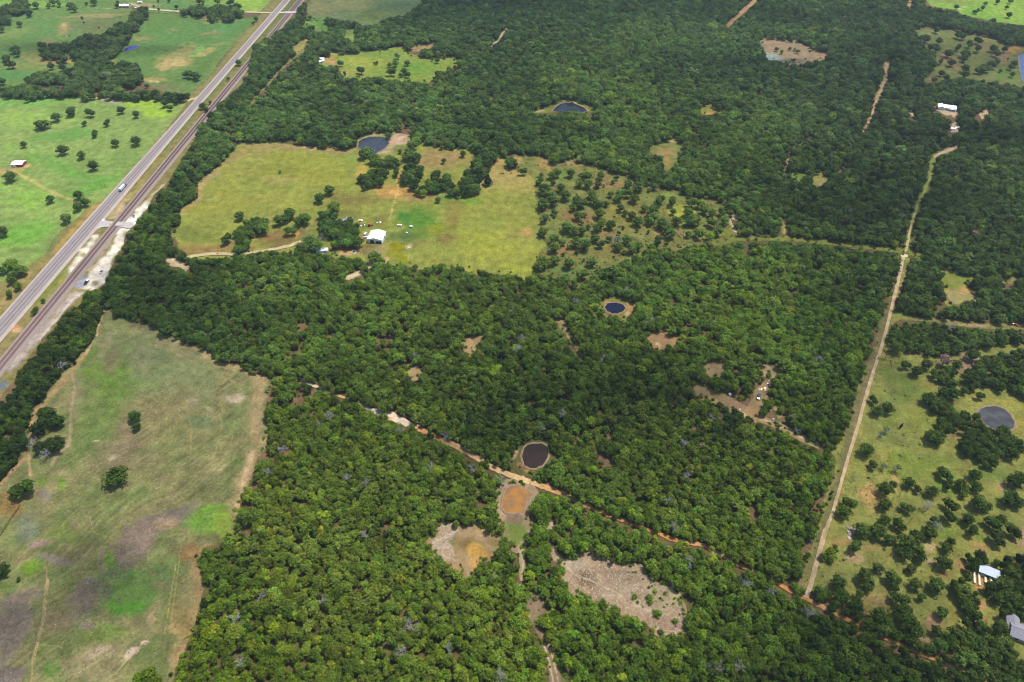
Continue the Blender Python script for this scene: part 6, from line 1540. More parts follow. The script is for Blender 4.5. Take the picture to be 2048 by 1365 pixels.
for k, (x, y, r, lab) in enumerate(((1404, 893, 9, 'round dead crown of dull red-brown leaves in the eastern woods'), (1388, 862, 7, 'smaller red-brown crown behind the round dead one'), (1177, 527, 7, 'red-brown dead tree on the lower dry savanna'), (1890, 722, 13, 'pinkish brown dead crown at the woods edge by the parkland'), (1949, 470, 9, 'rust-brown crown in the far woods east of the long road'))):
    R = r * S(x, y) * 1.1
    b = W(x, y, R * 1.0)
    t = thing('browned_tree', (b[0], b[1], 0), lab, 'dead tree', 'trees with dead brown leaves', k)
    t.scale = (R / 4.2, R / 4.2, R / 4.2)
    link('crown', RUST[k % 2], t)
    link('trunk', OAK_TRUNK[k], t)
# ------------------------------------------------------------------ buildings, vehicles and small things
M_WHITE = simple('white_metal', (0.80, 0.80, 0.80), raw=True, var=0.04, rough=0.45)
M_WALLW = simple('white_wall', (0.62, 0.63, 0.65), raw=True, var=0.05)
M_DARK = simple('black_and_shade', (0.02, 0.02, 0.025), raw=True, var=0.1)  # near-black for dark parts; on doorway panels it stands for shade inside
M_RED = simple('barn_red', (0.22, 0.03, 0.04), raw=True, var=0.1)
M_REDP = simple('red_paint', (0.45, 0.07, 0.05), raw=True, var=0.1, rough=0.4)
M_GREYROOF = simple('grey_shingle', (0.17, 0.165, 0.185), raw=True, var=0.18, scale=1.2)
M_BLUEROOF = simple('blue_grey_metal', (0.21, 0.26, 0.34), raw=True, var=0.06, rough=0.4)
M_PALEROOF = simple('pale_roof', (0.66, 0.60, 0.56), raw=True, var=0.06)
M_WOODP = simple('weathered_wood', (0.28, 0.22, 0.17), raw=True, var=0.2)
M_BROWN = simple('brown_wood', (0.12, 0.08, 0.045), raw=True, var=0.2)
M_GLASS = simple('window_glass', (0.03, 0.04, 0.05), raw=True, var=0.05, rough=0.15, spec=0.5)
M_TYRE = simple('tyre_rubber', (0.02, 0.02, 0.02), raw=True, var=0.1)
M_BLACKP = simple('black_paint', (0.015, 0.018, 0.022), raw=True, var=0.05, rough=0.25, spec=0.5)
M_NAVY = simple('navy_paint', (0.02, 0.035, 0.09), raw=True, var=0.05, rough=0.25, spec=0.5)
M_SILVER = simple('silver_paint', (0.45, 0.46, 0.48), raw=True, var=0.05, rough=0.3, spec=0.5)
M_DKRED = simple('dark_red_paint', (0.25, 0.04, 0.04), raw=True, var=0.05, rough=0.3)
M_HAY = simple('hay_net_wrap', (0.60, 0.52, 0.38), raw=True, var=0.12, scale=3)
M_STEEL = simple('galvanised_steel', (0.50, 0.52, 0.54), raw=True, var=0.08, rough=0.45, metal=0.3)
M_YELLOW = simple('signal_yellow', (0.6, 0.45, 0.05), raw=True)
M_STONE = simple('pale_stone', (0.62, 0.52, 0.46), raw=True, var=0.15)
M_COW = simple('black_hide', (0.03, 0.025, 0.02), raw=True, var=0.2)


def barn(name, px, py, w, d, h, rise, rz, roofm, wallm, label, cat, openings=(), ribs=True, over=0.4, ridge_along_y=True, group=None, chimney=False):
    """Gabled building; front is -y. openings: (side 'f'/'r'/'l', centre, width, height, name, material)."""
    loc = W(px, py)
    t = thing(name, (loc[0], loc[1], 0), label, cat, group, rz)
    a, b = w / 2, d / 2
    if ridge_along_y:
        MB().prism([(-a, 0), (a, 0), (a, h), (0, h + rise), (-a, h)], -b, b).part('wall', wallm, t)
    else:
        m = MB()
        m.prism([(-b, 0), (b, 0), (b, h), (0, h + rise), (-b, h)], -a, a)
        m.v = [(-y, x, z) for x, y, z in m.v]
        m.part('wall', wallm, t)
    half, length = (a, b) if ridge_along_y else (b, a)
    sl = math.hypot(half, rise)
    roof = None
    for s in (-1, 1):
        e = over / sl
        x0, z0 = s * half * (1 + e), h - rise * e
        th = 0.14
        prof = [(x0, z0 + 0.02), (0, h + rise + 0.02), (0, h + rise + th + 0.02), (x0, z0 + th + 0.02)]
        m = MB().prism(prof, -length - over, length + over)
        if not ridge_along_y:
            m.v = [(-y, x, z) for x, y, z in m.v]
        r = m.part('roof_slope', roofm, t)
        if ribs:
            rb = MB()
            n = max(4, int(2 * length / 1.0))
            for i in range(n + 1):
                y = -length - over + 0.05 + (2 * length + 2 * over - 0.1) * i / n
                rb.prism([(x0, z0 + th + 0.02), (0, h + rise + th + 0.02), (0, h + rise + th + 0.09), (x0, z0 + th + 0.09)], y - 0.04, y + 0.04)
            if not ridge_along_y:
                rb.v = [(-y, x, z) for x, y, z in rb.v]
            rb.part('seam', roofm, r)
    m = MB()
    m.box(-0.2, 0.2, -length - over, length + over, h + rise + 0.12, h + rise + 0.26)
    if not ridge_along_y:
        m.v = [(-y, x, z) for x, y, z in m.v]
    m.part('ridge_cap', roofm, t)
    for side, c, ow, oh, nm, mat in openings:
        if side == 'f':
            MB().box(c - ow / 2, c + ow / 2, -b - 0.06, -b + 0.2, 0.05 if 'window' not in nm else 1.0, oh).part(nm, mat, t)
        elif side == 'r':
            MB().box(a - 0.2, a + 0.06, c - ow / 2, c + ow / 2, 0.05 if 'window' not in nm else 1.0, oh).part(nm, mat, t)
        else:
            MB().box(-a - 0.06, -a + 0.2, c - ow / 2, c + ow / 2, 0.05 if 'window' not in nm else 1.0, oh).part(nm, mat, t)
    if chimney:
        MB().box(-0.5, 0.5, 1.0, 1.9, h + rise * 0.5, h + rise + 0.9).part('chimney', M_STONE, t)
    return t


barn('white_barn', 754, 478.5, 14.5, 14.5, 4.2, 1.9, -0.13, M_WHITE, M_WALLW, 'big white metal barn with two dark doorways at the farm', 'barn', [('f', -2.6, 3.4, 3.4, 'doorway_shade', M_DARK), ('f', 3.6, 5.6, 2.6, 'doorway_shade', M_DARK), ('r', 2, 3, 2.4, 'window', M_GLASS), ('f', 0.5, 0.9, 2.3, 'door', M_WHITE)])  # both doorways are solid panels with the inside shade as their colour
barn('red_barn', 39.5, 330.8, 12.0, 9.0, 3.1, 0.9, 0.02, M_WHITE, M_RED, 'small red barn with white roof in the bright pasture', 'barn', [('f', -3.4, 4.4, 2.5, 'sliding_door', M_WALLW), ('f', -5.4, 0.5, 2.4, 'door', M_DARK), ('r', 0, 2.4, 2.4, 'door', M_RED)], ridge_along_y=False)
barn('farmhouse', 696, 447, 11.0, 8.0, 3.2, 2.2, 0.25, M_BLUEROOF, M_WALLW, 'farmhouse with blue-grey roof half hidden by the trees beside the barn', 'house', [('f', -3, 1.4, 2.2, 'window', M_GLASS), ('f', 3, 1.4, 2.2, 'window', M_GLASS), ('f', 0, 1.1, 2.3, 'door', M_BROWN)], ridge_along_y=False, chimney=True)
barn('mobile_home', 645, 504, 11.0, 4.4, 2.8, 0.7, 0.06, simple('pale_blue_roof', (0.55, 0.64, 0.72), raw=True, var=0.06), M_WALLW, 'long pale blue mobile home at the woods edge below the barn', 'mobile home', [('f', -3, 1.4, 2.0, 'window', M_GLASS), ('f', 3, 1.4, 2.0, 'window', M_GLASS), ('f', 0.3, 1.0, 2.2, 'door', M_WHITE)], ridge_along_y=False, over=0.15)
barn('shed', 644.5, 120.5, 6.2, 4.2, 2.6, 0.5, 0.0, M_WHITE, M_WALLW, 'shorter of two white-roofed sheds at the meadow corner', 'shed', [('f', 0, 2.2, 2.1, 'door', M_DARK)], ridge_along_y=False, group='white sheds by the meadow')
barn('shed', 641.5, 126, 11.0, 4.6, 2.6, 0.5, 0.85, M_WHITE, M_WALLW, 'longer slanting white-roofed shed at the meadow corner', 'shed', [('f', 0, 2.6, 2.1, 'door', M_DARK)], ridge_along_y=False, group='white sheds by the meadow')
barn('shed', 243.3, 178, 7.4, 6.0, 2.6, 1.0, 0.0, M_WHITE, M_WALLW, 'small white-roofed shed at the hedgerow of the western farmland', 'shed', [('f', 0, 2.4, 2.1, 'door', M_DARK)], ridge_along_y=False)
barn('shed', 114, 165.5, 8.6, 4.4, 2.8, 0.7, 0.06, M_BLUEROOF, M_WALLW, 'open-fronted shed with blue-grey roof among western trees', 'shed', [('f', -1.5, 4.6, 2.3, 'doorway_shade', M_DARK)], ridge_along_y=False)  # open front is a panel coloured as the shade within
barn('shed', 242, 144.5, 5.5, 4.0, 2.6, 0.8, 0.2, M_BLUEROOF, M_WALLW, 'small blue-roofed hut hidden in the creek woods', 'hut', [('f', 0, 1.2, 2.1, 'door', M_DARK)], ridge_along_y=False)
barn('ranch_house', 250.5, 14.5, 16.5, 9.0, 3.0, 1.8, 0.0, M_PALEROOF, simple('tan_wall', (0.30, 0.26, 0.22), raw=True), 'pale-roofed ranch house by the farm road near the top edge', 'house', [('f', -5, 1.6, 2.2, 'window', M_GLASS), ('f', 4, 1.6, 2.2, 'window', M_GLASS), ('f', 0, 1.2, 2.3, 'door', M_BROWN), ('f', 6.6, 1.6, 2.2, 'window', M_GLASS)], ridge_along_y=False, chimney=True)
barn('shed', 281, 7, 6.5, 4.0, 2.6, 0.8, 0.1, M_PALEROOF, M_WALLW, 'small pale outbuilding behind the ranch house', 'shed', [('f', 0, 2.0, 2.1, 'door', M_DARK)], ridge_along_y=False)
# far white-roofed house: two wings
t = barn('lodge', 1897, 219, 14.5, 10.0, 3.6, 1.6, -0.35, M_WHITE, M_WALLW, 'large house with bright white metal roofs in the far woods', 'house', [('f', -3, 1.6, 2.3, 'window', M_GLASS), ('f', 3, 1.6, 2.3, 'window', M_GLASS), ('f', 0, 1.3, 2.3, 'door', M_BROWN)], ridge_along_y=False)
m = MB().box(-13.2, -6.0, -6.5, 4.5, 0, 3.3)
m.part('wing_wall', M_WALLW, t)
for s in (-1, 1):
    MB().prism([(-9.6 + s * 4.0, 3.2), (-9.6, 4.9), (-9.6, 5.05), (-9.6 + s * 4.0, 3.35)], -7.0, 5.0).part('wing_roof', simple('pale_blue_metal', (0.66, 0.72, 0.80), raw=True, var=0.04), t)
MB().box(-2.5, 7.6, -7.0, -5.1, 2.75, 2.9).part('porch_roof', simple('porch_metal', (0.50, 0.58, 0.64), raw=True), t)
for x in (-2.2, 2.4, 7.2):
    MB().box(x, x + 0.2, -6.9, -6.7, 0, 2.74).part('porch_post', M_WHITE, t)
# grey-roofed house at the corner
t = barn('corner_house', 2046, 1272, 15.0, 9.5, 3.0, 2.4, -0.45, M_GREYROOF, simple('stone_wall', (0.34, 0.30, 0.26), raw=True), 'grey shingled house among trees at the lower corner', 'house', [('f', -4, 1.6, 2.2, 'window', M_GLASS), ('f', 3, 1.6, 2.2, 'window', M_GLASS), ('l', 0, 1.6, 2.2, 'window', M_GLASS)], ribs=False, ridge_along_y=False, over=0.5)
MB().box(-8.6, -3.2, -1.0, 7.6, 0, 2.95).part('wing_wall', M_STONE, t)
for s in (-1, 1):
    MB().prism([(-5.9 + s * 3.4, 2.9), (-5.9, 4.9), (-5.9, 5.05), (-5.9 + s * 3.4, 3.05)], -1.4, 8.2).part('wing_roof', M_GREYROOF, t)
m = MB()
m.prism([(1.2, 4.50), (3.2, 3.49), (3.2, 3.60), (1.2, 4.61)], 0.5, 3.2)
m.v = [(-y + 4.0, x, z + 0.12) for x, y, z in m.v]
m.part('skylight', M_BLUEROOF, t)
# open-fronted hay shed with round bales
loc = W(1974, 1150)
SHZ = -0.5
t = thing('hay_shed', (loc[0], loc[1], 0), 'open-fronted shed with sloping blue-grey metal roof over hay bales', 'shed', None, SHZ)
b_ = MB()
b_.v = [(-5.6, -2.6, 3.0), (5.6, -2.6, 3.0), (5.6, 2.8, 4.4), (-5.6, 2.8, 4.4), (-5.6, -2.6, 3.16), (5.6, -2.6, 3.16), (5.6, 2.8, 4.56), (-5.6, 2.8, 4.56)]
b_.f = [(0, 3, 2, 1), (4, 5, 6, 7), (0, 1, 5, 4), (1, 2, 6, 5), (2, 3, 7, 6), (3, 0, 4, 7)]
rf = b_.part('roof', M_BLUEROOF, t)
sb = MB()
for i in range(12):
    x = -5.5 + i
    sb.add([(x - .04, -2.6, 3.16), (x + .04, -2.6, 3.16), (x + .04, 2.8, 4.56), (x - .04, 2.8, 4.56), (x - .04, -2.6, 3.23), (x + .04, -2.6, 3.23), (x + .04, 2.8, 4.63), (x - .04, 2.8, 4.63)], [(0, 3, 2, 1), (4, 5, 6, 7), (0, 1, 5, 4), (1, 2, 6, 5), (2, 3, 7, 6), (3, 0, 4, 7)])
sb.part('seam', M_BLUEROOF, rf)
MB().box(-5.4, 5.4, 2.5, 2.6, 0, 4.25).part('back_wall', M_WALLW, t)
for x in (-5.3, -1.8, 1.8, 5.3):
    MB().box(x - 0.1, x + 0.1, -2.4, -2.2, 0, 3.0).part('post', M_BROWN, t)


def bale_mesh():
    b = MB().tube((0, -0.62, 0.68), (0, 0.62, 0.68), 0.68, 0.68, 14)
    return b.mesh('bale', M_HAY, bevel=0.05)


BALE = bale_mesh()
rows = [((1947, 1147), (1948, 1166), 7), ((1956.5, 1150), (1958, 1171), 7), ((1969.5, 1156), (1970, 1167), 5), ((1980, 1158), (1981, 1163), 3), ((1961, 1150), (1968, 1153), 3)]
lbl = ['round hay bale in the outermost row beside the shed', 'round hay bale in the long row before the shed left end', 'round hay bale in the middle row before the shed', 'round hay bale in the short row by the shed right end', 'round hay bale lying crosswise under the shed eave']
for k, (a, b, n) in enumerate(rows):
    for i in range(n):
        f = i / max(n - 1, 1)
        p = W(a[0] * (1 - f) + b[0] * f, a[1] * (1 - f) + b[1] * f)
        o = link('hay_bale', BALE, None, (p[0], p[1], 0), (0.05 if k < 4 else 1.2) + rng.normal(0, 0.06))
        where = ['farthest one', 'second from the top', 'third from the top', 'fourth from the top', 'fifth from the top', 'sixth from the top', 'nearest one'][i if i < n - 1 else 6]
        set_props(o, f'{lbl[k]}, {where}', 'hay bale', 'round hay bales stored at the shed')


# ---- vehicles
def wheels(t, xs, hw, r=0.36):
    for x in xs:
        for s in (-1, 1):
            MB().tube((x, s * hw - 0.12 * s, r), (x, s * hw + 0.12 * s, r), r, r, 12).part('wheel', M_TYRE, t)


def pickup(name, px, py, rz, paint, label, group=None, L=5.8, bed=M_DARK, cat='pickup truck', sc=1.0):
    loc = W(px, py)
    t = thing(name, (loc[0], loc[1], 0.1), label, cat, group, rz)
    t.scale = (sc,) * 3
    h = L / 2
    MB().box(-h, h, -0.98, 0.98, 0.42, 1.08, 0.06).part('body', paint, t, bevel=0.06)
    MB().box(-0.9, 1.2, -0.9, 0.9, 1.06, 1.82, 0.22).part('cab', paint, t, bevel=0.06)
    MB().box(-0.62, 0.92, -0.86, 0.86, 1.22, 1.66, 0.10).part('window', M_GLASS, t)
    MB().box(-h + 0.2, -1.05, -0.8, 0.8, 1.05, 1.13).part('cargo_bed', bed, t)
    wheels(t, (-h + 1.1, h - 1.0), 0.88)
    for s in (-1, 1):
        MB().box(h - 0.06, h + 0.02, s * 0.7 - 0.18, s * 0.7 + 0.18, 0.72, 0.92).part('headlight', M_WHITE, t)
    return t


def sedan(name, px, py, rz, paint, label, group=None, cat='car', roof=None):
    loc = W(px, py)
    t = thing(name, (loc[0], loc[1], 0.1), label, cat, group, rz)
    MB().box(-2.25, 2.25, -0.9, 0.9, 0.36, 0.95, 0.08).part('body', paint, t, bevel=0.08)
    MB().box(-1.7, 0.9, -0.82, 0.82, 0.93, 1.46, 0.32).part('cabin', roof or paint, t, bevel=0.05)
    MB().box(-1.5, 0.72, -0.78, 0.78, 1.02, 1.34, 0.18).part('window', M_GLASS, t)
    wheels(t, (-1.4, 1.4), 0.82, 0.33)
    return t


HD = math.atan2(hw_pts[2][1] - hw_pts[1][1], hw_pts[2][0] - hw_pts[1][0])
# long white truck on the highway
p = W(245.5, 378)
t = thing('lorry', (p[0] + 1.4, p[1] - 0.7, zr), 'long white-topped truck with grey cab driving on the highway', 'truck', None, HD + math.pi)
MB().box(-7.0, 3.2, -1.25, 1.25, 1.15, 3.7).part('trailer', simple('trailer_grey', (0.42, 0.46, 0.52), raw=True, var=0.05), t, bevel=0.08)
MB().box(-6.8, 3.0, -0.75, 0.75, 3.69, 3.78).part('trailer_roof', M_WHITE, t)
MB().box(3.6, 6.2, -1.2, 1.2, 0.6, 2.9, 0.15).part('cab', simple('cab_grey', (0.10, 0.11, 0.13), raw=True), t, bevel=0.1)
MB().box(5.5, 6.16, -1.05, 1.05, 1.8, 2.6).part('windscreen', M_GLASS, t)
MB().box(-6.8, 6.0, -0.5, 0.5, 0.6, 1.15).part('chassis', M_DARK, t)
wheels(t, (-6.0, -4.8, 3.0, 5.3), 1.05, 0.5)
pickup('parked_pickup', 173.5, 566.5, HD, M_BLACKP, 'black pickup with pale bed cover parked on the gravel by the railway', L=6.2, bed=M_WHITE, sc=1.12)
sedan('parked_car', 202.8, 545.5, HD - 0.2, M_SILVER, 'small silver car with dark roof on the white gravel yard', roof=M_BLACKP)
pickup('camp_truck', 1517, 795.5, math.radians(66), M_NAVY, 'navy pickup with white bed cover at the forest camp', bed=M_WHITE, sc=1.15)
pickup('parked_pickup', 2029, 651, math.radians(-38), M_DKRED, 'dark red pickup on the lane at the photo edge', bed=M_WHITE)
pickup('parked_pickup', 269.8, 17.5, 0.2, M_WHITE, 'white pickup beside the ranch house drive')
sedan('parked_car', 263.6, 174.5, 0.5, M_WHITE, 'white car parked right of the hedgerow shed')
sedan('parked_car', 721.5, 442.5, 0.1, M_WHITE, 'white car standing on the grass behind the barn')


def tractor(px, py, rz, label):
    p = W(px, py)
    t = thing('tractor', (p[0], p[1], 0), label, 'tractor', None, rz)
    MB().box(-0.4, 2.0, -0.5, 0.5, 0.7, 1.5, 0.08).part('bonnet', M_REDP, t, bevel=0.06)
    MB().box(-1.5, -0.3, -0.8, 0.8, 0.8, 1.2).part('seat_deck', M_REDP, t)
    MB().box(-1.4, 0.2, -0.8, 0.8, 2.3, 2.45).part('canopy', M_REDP, t)
    for x in (-1.35, 0.1):
        for s in (-0.7, 0.7):
            MB().tube((x, s, 1.2), (x, s, 2.3), 0.05, 0.05, 5).part('canopy_post', M_DARK, t)
    for s in (-1, 1):
        MB().tube((-0.9, s * 0.75, 0.8), (-0.9, s * 1.15, 0.8), 0.8, 0.8, 14).part('wheel', M_TYRE, t)
        MB().tube((1.6, s * 0.65, 0.45), (1.6, s * 0.9, 0.45), 0.45, 0.45, 12).part('wheel', M_TYRE, t)
    return t


tractor(740.5, 452.5, 0.4, 'red tractor with canopy standing behind the white barn').scale = (1.25,) * 3


def trailer(px, py, rz, L, wd, h, mat, label, group=None, cat='trailer', name='trailer'):
    p = W(px, py)
    t = thing(name, (p[0], p[1], 0), label, cat, group, rz)
    MB().box(-L / 2, L / 2, -wd / 2, wd / 2, 0.55, h, 0.05).part('body', mat, t, bevel=0.08)
    MB().tube((L / 2, 0, 0.5), (L / 2 + 1.1, 0, 0.5), 0.06, 0.06, 5).part('hitch', M_STEEL, t)
    wheels(t, (-0.5, 0.4), wd / 2 - 0.1, 0.32)
    if h > 1.5:
        MB().box(-L / 4, L / 4, -wd / 2 - 0.03, wd / 2 + 0.03, 1.3, min(2.0, h - 0.3)).part('window', M_GLASS, t)
        MB().box(-L / 2 + 0.4, L / 2 - 0.4, -wd / 4, wd / 4, h - 0.02, h + 0.1).part('roof_vent', M_WHITE, t)
    else:
        for s in (-1, 1):
            MB().box(-L / 2, L / 2, s * wd / 2 - 0.04, s * wd / 2 + 0.04, h, h + 0.35).part('side_rail', M_STEEL, t)
    return t


trailer(732.5, 475.5, 0.2, 5.0, 2.3, 1.0, M_STEEL, 'grey flatbed trailer parked against the white barn')
trailer(731, 470.5, 1.2, 3.6, 1.9, 2.3, M_WALLW, 'small white box trailer behind the grey flatbed', name='box_trailer')
trailer(629.5, 501, 0.1, 4.6, 2.3, 2.6, M_WHITE, 'white camper trailer left of the pale blue mobile home', name='camper', cat='camper')
for k, (x, y, r) in enumerate(((1900.5, 259, 1.2), (1904, 260, 1.1), (1909.5, 260, 0.9), (1913.5, 258, 0.2))):
    trailer(x, y, r, 5.6, 2.1, 2.2, M_WHITE, ['white trailer farthest left of four parked below the far house', 'second white trailer parked below the far house', 'third white trailer parked below the far house', 'white trailer parked crosswise at the right end of the four'][k], 'white trailers below the far house', name='box_trailer')


def trough(px, py, L, rz, label, w=1.2, h=1.1):
    p = W(px, py)
    t = thing('feed_trough', (p[0], p[1], 0), label, 'feed trough', 'troughs in the green paddock', rz)
    m = MB().box(-L / 2, L / 2, -w / 2, w / 2, 0.45, 0.6)
    for s in (-1, 1):
        m.box(-L / 2, L / 2, s * w / 2 - 0.06, s * w / 2 + 0.06, 0.6, h)
        m.box(s * L / 2 - 0.06, s * L / 2 + 0.06, -w / 2 + 0.06, w / 2 - 0.06, 0.6, h)
    m.part('basin', M_STONE, t)
    MB().box(-L / 2, L / 2, -w / 2 - 0.1, w / 2 + 0.1, h + 0.35, h + 0.45).part('cover', M_WALLW, t)
    for sx in (-1, 1):
        for sy in (-1, 1):
            MB().box(sx * (L / 2 - 0.2) - 0.06, sx * (L / 2 - 0.2) + 0.06, sy * w * 0.4 - 0.06, sy * w * 0.4 + 0.06, 0, h + 0.35).part('leg', M_BROWN, t)


trough(799, 452.5, 4.8, -0.12, 'longest white feed trough in the green paddock right of the barn', 1.6)
trough(822.3, 455, 3.0, -0.12, 'middle-sized white feed trough right of the longest one', 1.4)
trough(814, 468, 1.6, 0.2, 'smallest white trough, below the other two in the paddock')
# round pen, tank, junk
p = W(708, 505)
t = thing('round_tank', (p[0], p[1], 0), 'round pale stock tank ring below the white barn', 'stock tank')
m = MB()
R = 2.4
for i in range(20):
    a0, a1 = 2 * math.pi * i / 20, 2 * math.pi * (i + 1) / 20
    m.add([(R * math.cos(a0), R * math.sin(a0), 0), (R * math.cos(a1), R * math.sin(a1), 0), (R * math.cos(a1), R * math.sin(a1), .8), (R * math.cos(a0), R * math.sin(a0), .8),
           ((R - .35) * math.cos(a0), (R - .35) * math.sin(a0), 0), ((R - .35) * math.cos(a1), (R - .35) * math.sin(a1), 0), ((R - .35) * math.cos(a1), (R - .35) * math.sin(a1), .8), ((R - .35) * math.cos(a0), (R - .35) * math.sin(a0), .8)],
          [(0, 1, 2, 3), (5, 4, 7, 6), (3, 2, 6, 7)])
m.part('rim', M_STONE, t)
m = MB()
m.add([(2.0 * math.cos(i * .314), 2.0 * math.sin(i * .314), 0.1) for i in range(20)], [tuple(range(20))])
m.part('water', water_mat('tank_water', (92, 100, 70), 0.2), t)


def dome_tank(name, px, py, r, h, mat, label, cat):
    p = W(px, py)
    t = thing(name, (p[0], p[1], 0), label, cat)
    m = MB().tube((0, 0, 0), (0, 0, h * 0.6), r, r, 16)
    m.tube((0, 0, h * 0.6), (0, 0, h * 0.85), r, r * 0.75, 16)
    m.tube((0, 0, h * 0.85), (0, 0, h), r * 0.75, r * 0.3, 16)
    m.part('shell', mat, t, smooth=False)
    MB().tube((0, 0, h), (0, 0, h + 0.15), r * 0.25, r * 0.25, 10).part('lid', M_DARK if mat is M_WHITE else M_STEEL, t)


dome_tank('water_tank', 1459.5, 790.5, 1.15, 2.2, M_WHITE, 'white round water tank at the left end of the forest camp', 'water tank')
dome_tank('water_tank', 1545.7, 840.5, 0.95, 1.6, M_BLUEROOF, 'small bluish tank in the gap right of the forest camp', 'water tank')
dome_tank('white_drum', 1479.5, 820, 0.6, 1.0, M_WHITE, 'white drum on the bare ground of the forest camp', 'drum')
dome_tank('white_drum', 1540, 772, 0.6, 1.0, M_WHITE, 'white drum in the upper pocket of the forest camp', 'drum')


def crate_pile(name, px, py, n, spread, mats, label, cat, seed, size=(0.5, 1.3)):
    p = W(px, py)
    t = thing(name, (p[0], p[1], 0), label, cat, None, seed)
    r = np.random.default_rng(seed)
    for i in range(n):
        x, y = r.normal(0, spread, 2)
        a, b, h = r.uniform(*size), r.uniform(*size) * 0.7, r.uniform(0.3, 0.9)
        o = MB().box(-a, a, -b, b, 0, h, 0.04).part('crate', mats[i % len(mats)], t, loc=(x, y, 0))
        o.rotation_euler = (0, 0, r.uniform(0, 3))


crate_pile('scrap_pile', 722.5, 450.5, 6, 1.6, [M_DKRED, M_WALLW, M_BROWN], 'scatter of red, brown and white scrap behind the farmhouse', 'scrap pile', 3)
crate_pile('box_pile', 760.5, 446, 5, 1.3, [M_WHITE, M_STEEL], 'few white boxes in the grass behind the white barn', 'boxes', 4, (0.3, 0.8))
crate_pile('box_pile', 1526, 781.5, 7, 1.6, [M_STONE, M_HAY, M_WALLW], 'pale boxes and boards lying behind the navy camp pickup', 'boxes', 5, (0.3, 1.0))
crate_pile('box_pile', 1535, 765.5, 4, 1.0, [M_WHITE, M_BLUEROOF], 'white boxes at the top of the camp pocket', 'boxes', 6, (0.3, 0.8))
crate_pile('scrap_pile', 1985, 1192, 5, 1.2, [M_WALLW, M_STONE, M_SILVER], 'white and tan scrap in the shade below the hay shed', 'scrap pile', 7, (0.3, 0.8))
crate_pile('scrap_pile', 1942, 1241, 5, 1.0, [M_STONE, M_DKRED], 'pinkish boards on the bare ground beside the yard woods', 'scrap pile', 8, (0.3, 1.0))
crate_pile('log_heap', 1699, 1062, 16, 2.2, [M_WOODP, M_BARK], 'heap of cut branches in the eastern parkland near the dirt road', 'brush heap', 9, (0.3, 1.4))
crate_pile('log_heap', 818, 497, 5, 1.0, [M_STONE, M_WOODP], 'pale heap at the paddock edge right of the barn', 'brush heap', 10, (0.3, 0.8))
crate_pile('scrap_pile', 765, 478.5, 4, 0.9, [M_REDP, M_DKRED], 'red feeders leaning at the right corner of the white barn', 'feeders', 12, (0.4, 0.8))
crate_pile('junk_row', 712, 512, 7, 3.0, [M_WHITE, M_STEEL, M_WOODP], 'row of white odds and ends along the woods below the stock tank', 'junk', 13, (0.25, 0.6))
# log on the brown soil
def planks(px, py, rz, n, label):
    p = W(px, py)
    t = thing('loading_chute', (p[0], p[1], 0), label, 'cattle chute', None, rz)
    for s in (-1, 1):
        for i in range(4):
            MB().box(-4, 4, s * 0.9 - 0.04, s * 0.9 + 0.04, 0.3 + i * 0.4, 0.5 + i * 0.4).part('plank', M_WOODP, t)
        for i in range(5):
            MB().box(-4 + i * 2 - 0.08, -4 + i * 2 + 0.08, s * 0.99 - 0.06, s * 0.99 + 0.06, 0, 1.9).part('post', M_WOODP, t)
    MB().box(-4, 4, -0.84, 0.84, 0.02, 0.2).part('floor', M_WOODP, t)


planks(755.5, 497.5, math.radians(62), 4, 'wooden cattle chute running down from the white barn')
# wooden gateway over the dirt road
p = W(1761.5, 720)
t = thing('gate', (p[0], p[1], 0), 'brown wooden gate frame across the long dirt road', 'gate', None, -0.25)
for x in (-2.4, 2.4):
    MB().box(x - 0.18, x + 0.18, -0.18, 0.18, 0, 3.2).part('post', M_BROWN, t)
for z in (0.5, 0.95, 1.4):
    MB().box(-2.2, 2.2, -0.06, 0.06, z, z + 0.22).part('board', M_BROWN, t)
MB().box(-2.6, 2.6, -0.15, 0.15, 3.21, 3.45).part('crossbar', M_BROWN, t)


def fence(pts, label, mat=M_BROWN, post=4.0, h=1.35, rails=2, thick=0.09, group=None):
    A = [W(*p)[:2] for p in pts]
    t = thing('fence', (A[0][0], A[0][1], 0), label, 'fence', group)
    o = np.array(A[0])
    P = resample([np.array(a) for a in A], post, False)
    for q in P:
        x, y = q - o
        MB().box(x - thick, x + thick, y - thick, y + thick, 0, h + 0.15).part('post', mat, t)
    for r in range(rails):
        m = MB()
        for i in range(len(P) - 1):
            a, b = P[i] - o, P[i + 1] - o
            z = h * (r + 1) / rails - 0.1
            m.tube((a[0], a[1], z), (b[0], b[1], z), thick * 0.45, thick * 0.45, 4)
        m.part('rail', mat, t)


fence([(1764, 719), (1772, 722), (1780, 724), (1790, 727), (1800, 728)], 'brown rail fence running right from the wooden gate', thick=0.14, post=3)
fence([(1781, 724), (1783, 735)], 'short brown pen fence beside the wooden gate', thick=0.14, post=2)
fence([(1776, 703), (1773, 712)], 'short leaning fence above the wooden gate', thick=0.14, post=2)
fence([(0, 1072), (20, 1040), (40, 1012)], 'dark fence line at the photo edge of the mown field', thick=0.12, post=3)
fence([(765, 482), (790, 485), (812, 487), (826, 490)], 'pale paddock fence running right from the white barn', M_STEEL, 4, 1.3, 2, 0.06)
fence([(776, 446), (790, 392), (800, 362), (806, 338)], 'thin fence along the worn sandy track on the pasture', M_WOODP, 6, 1.2, 2, 0.06)
fence([(376, 206), (344, 248), (302, 300), (264, 346), (218, 394), (180, 420)], 'wire fence between bright pasture and highway verge', M_WOODP, 7, 1.2, 2, 0.05)

# poles, signals
M_POLE = simple('pole_wood', (0.10, 0.075, 0.05), raw=True, var=0.2)


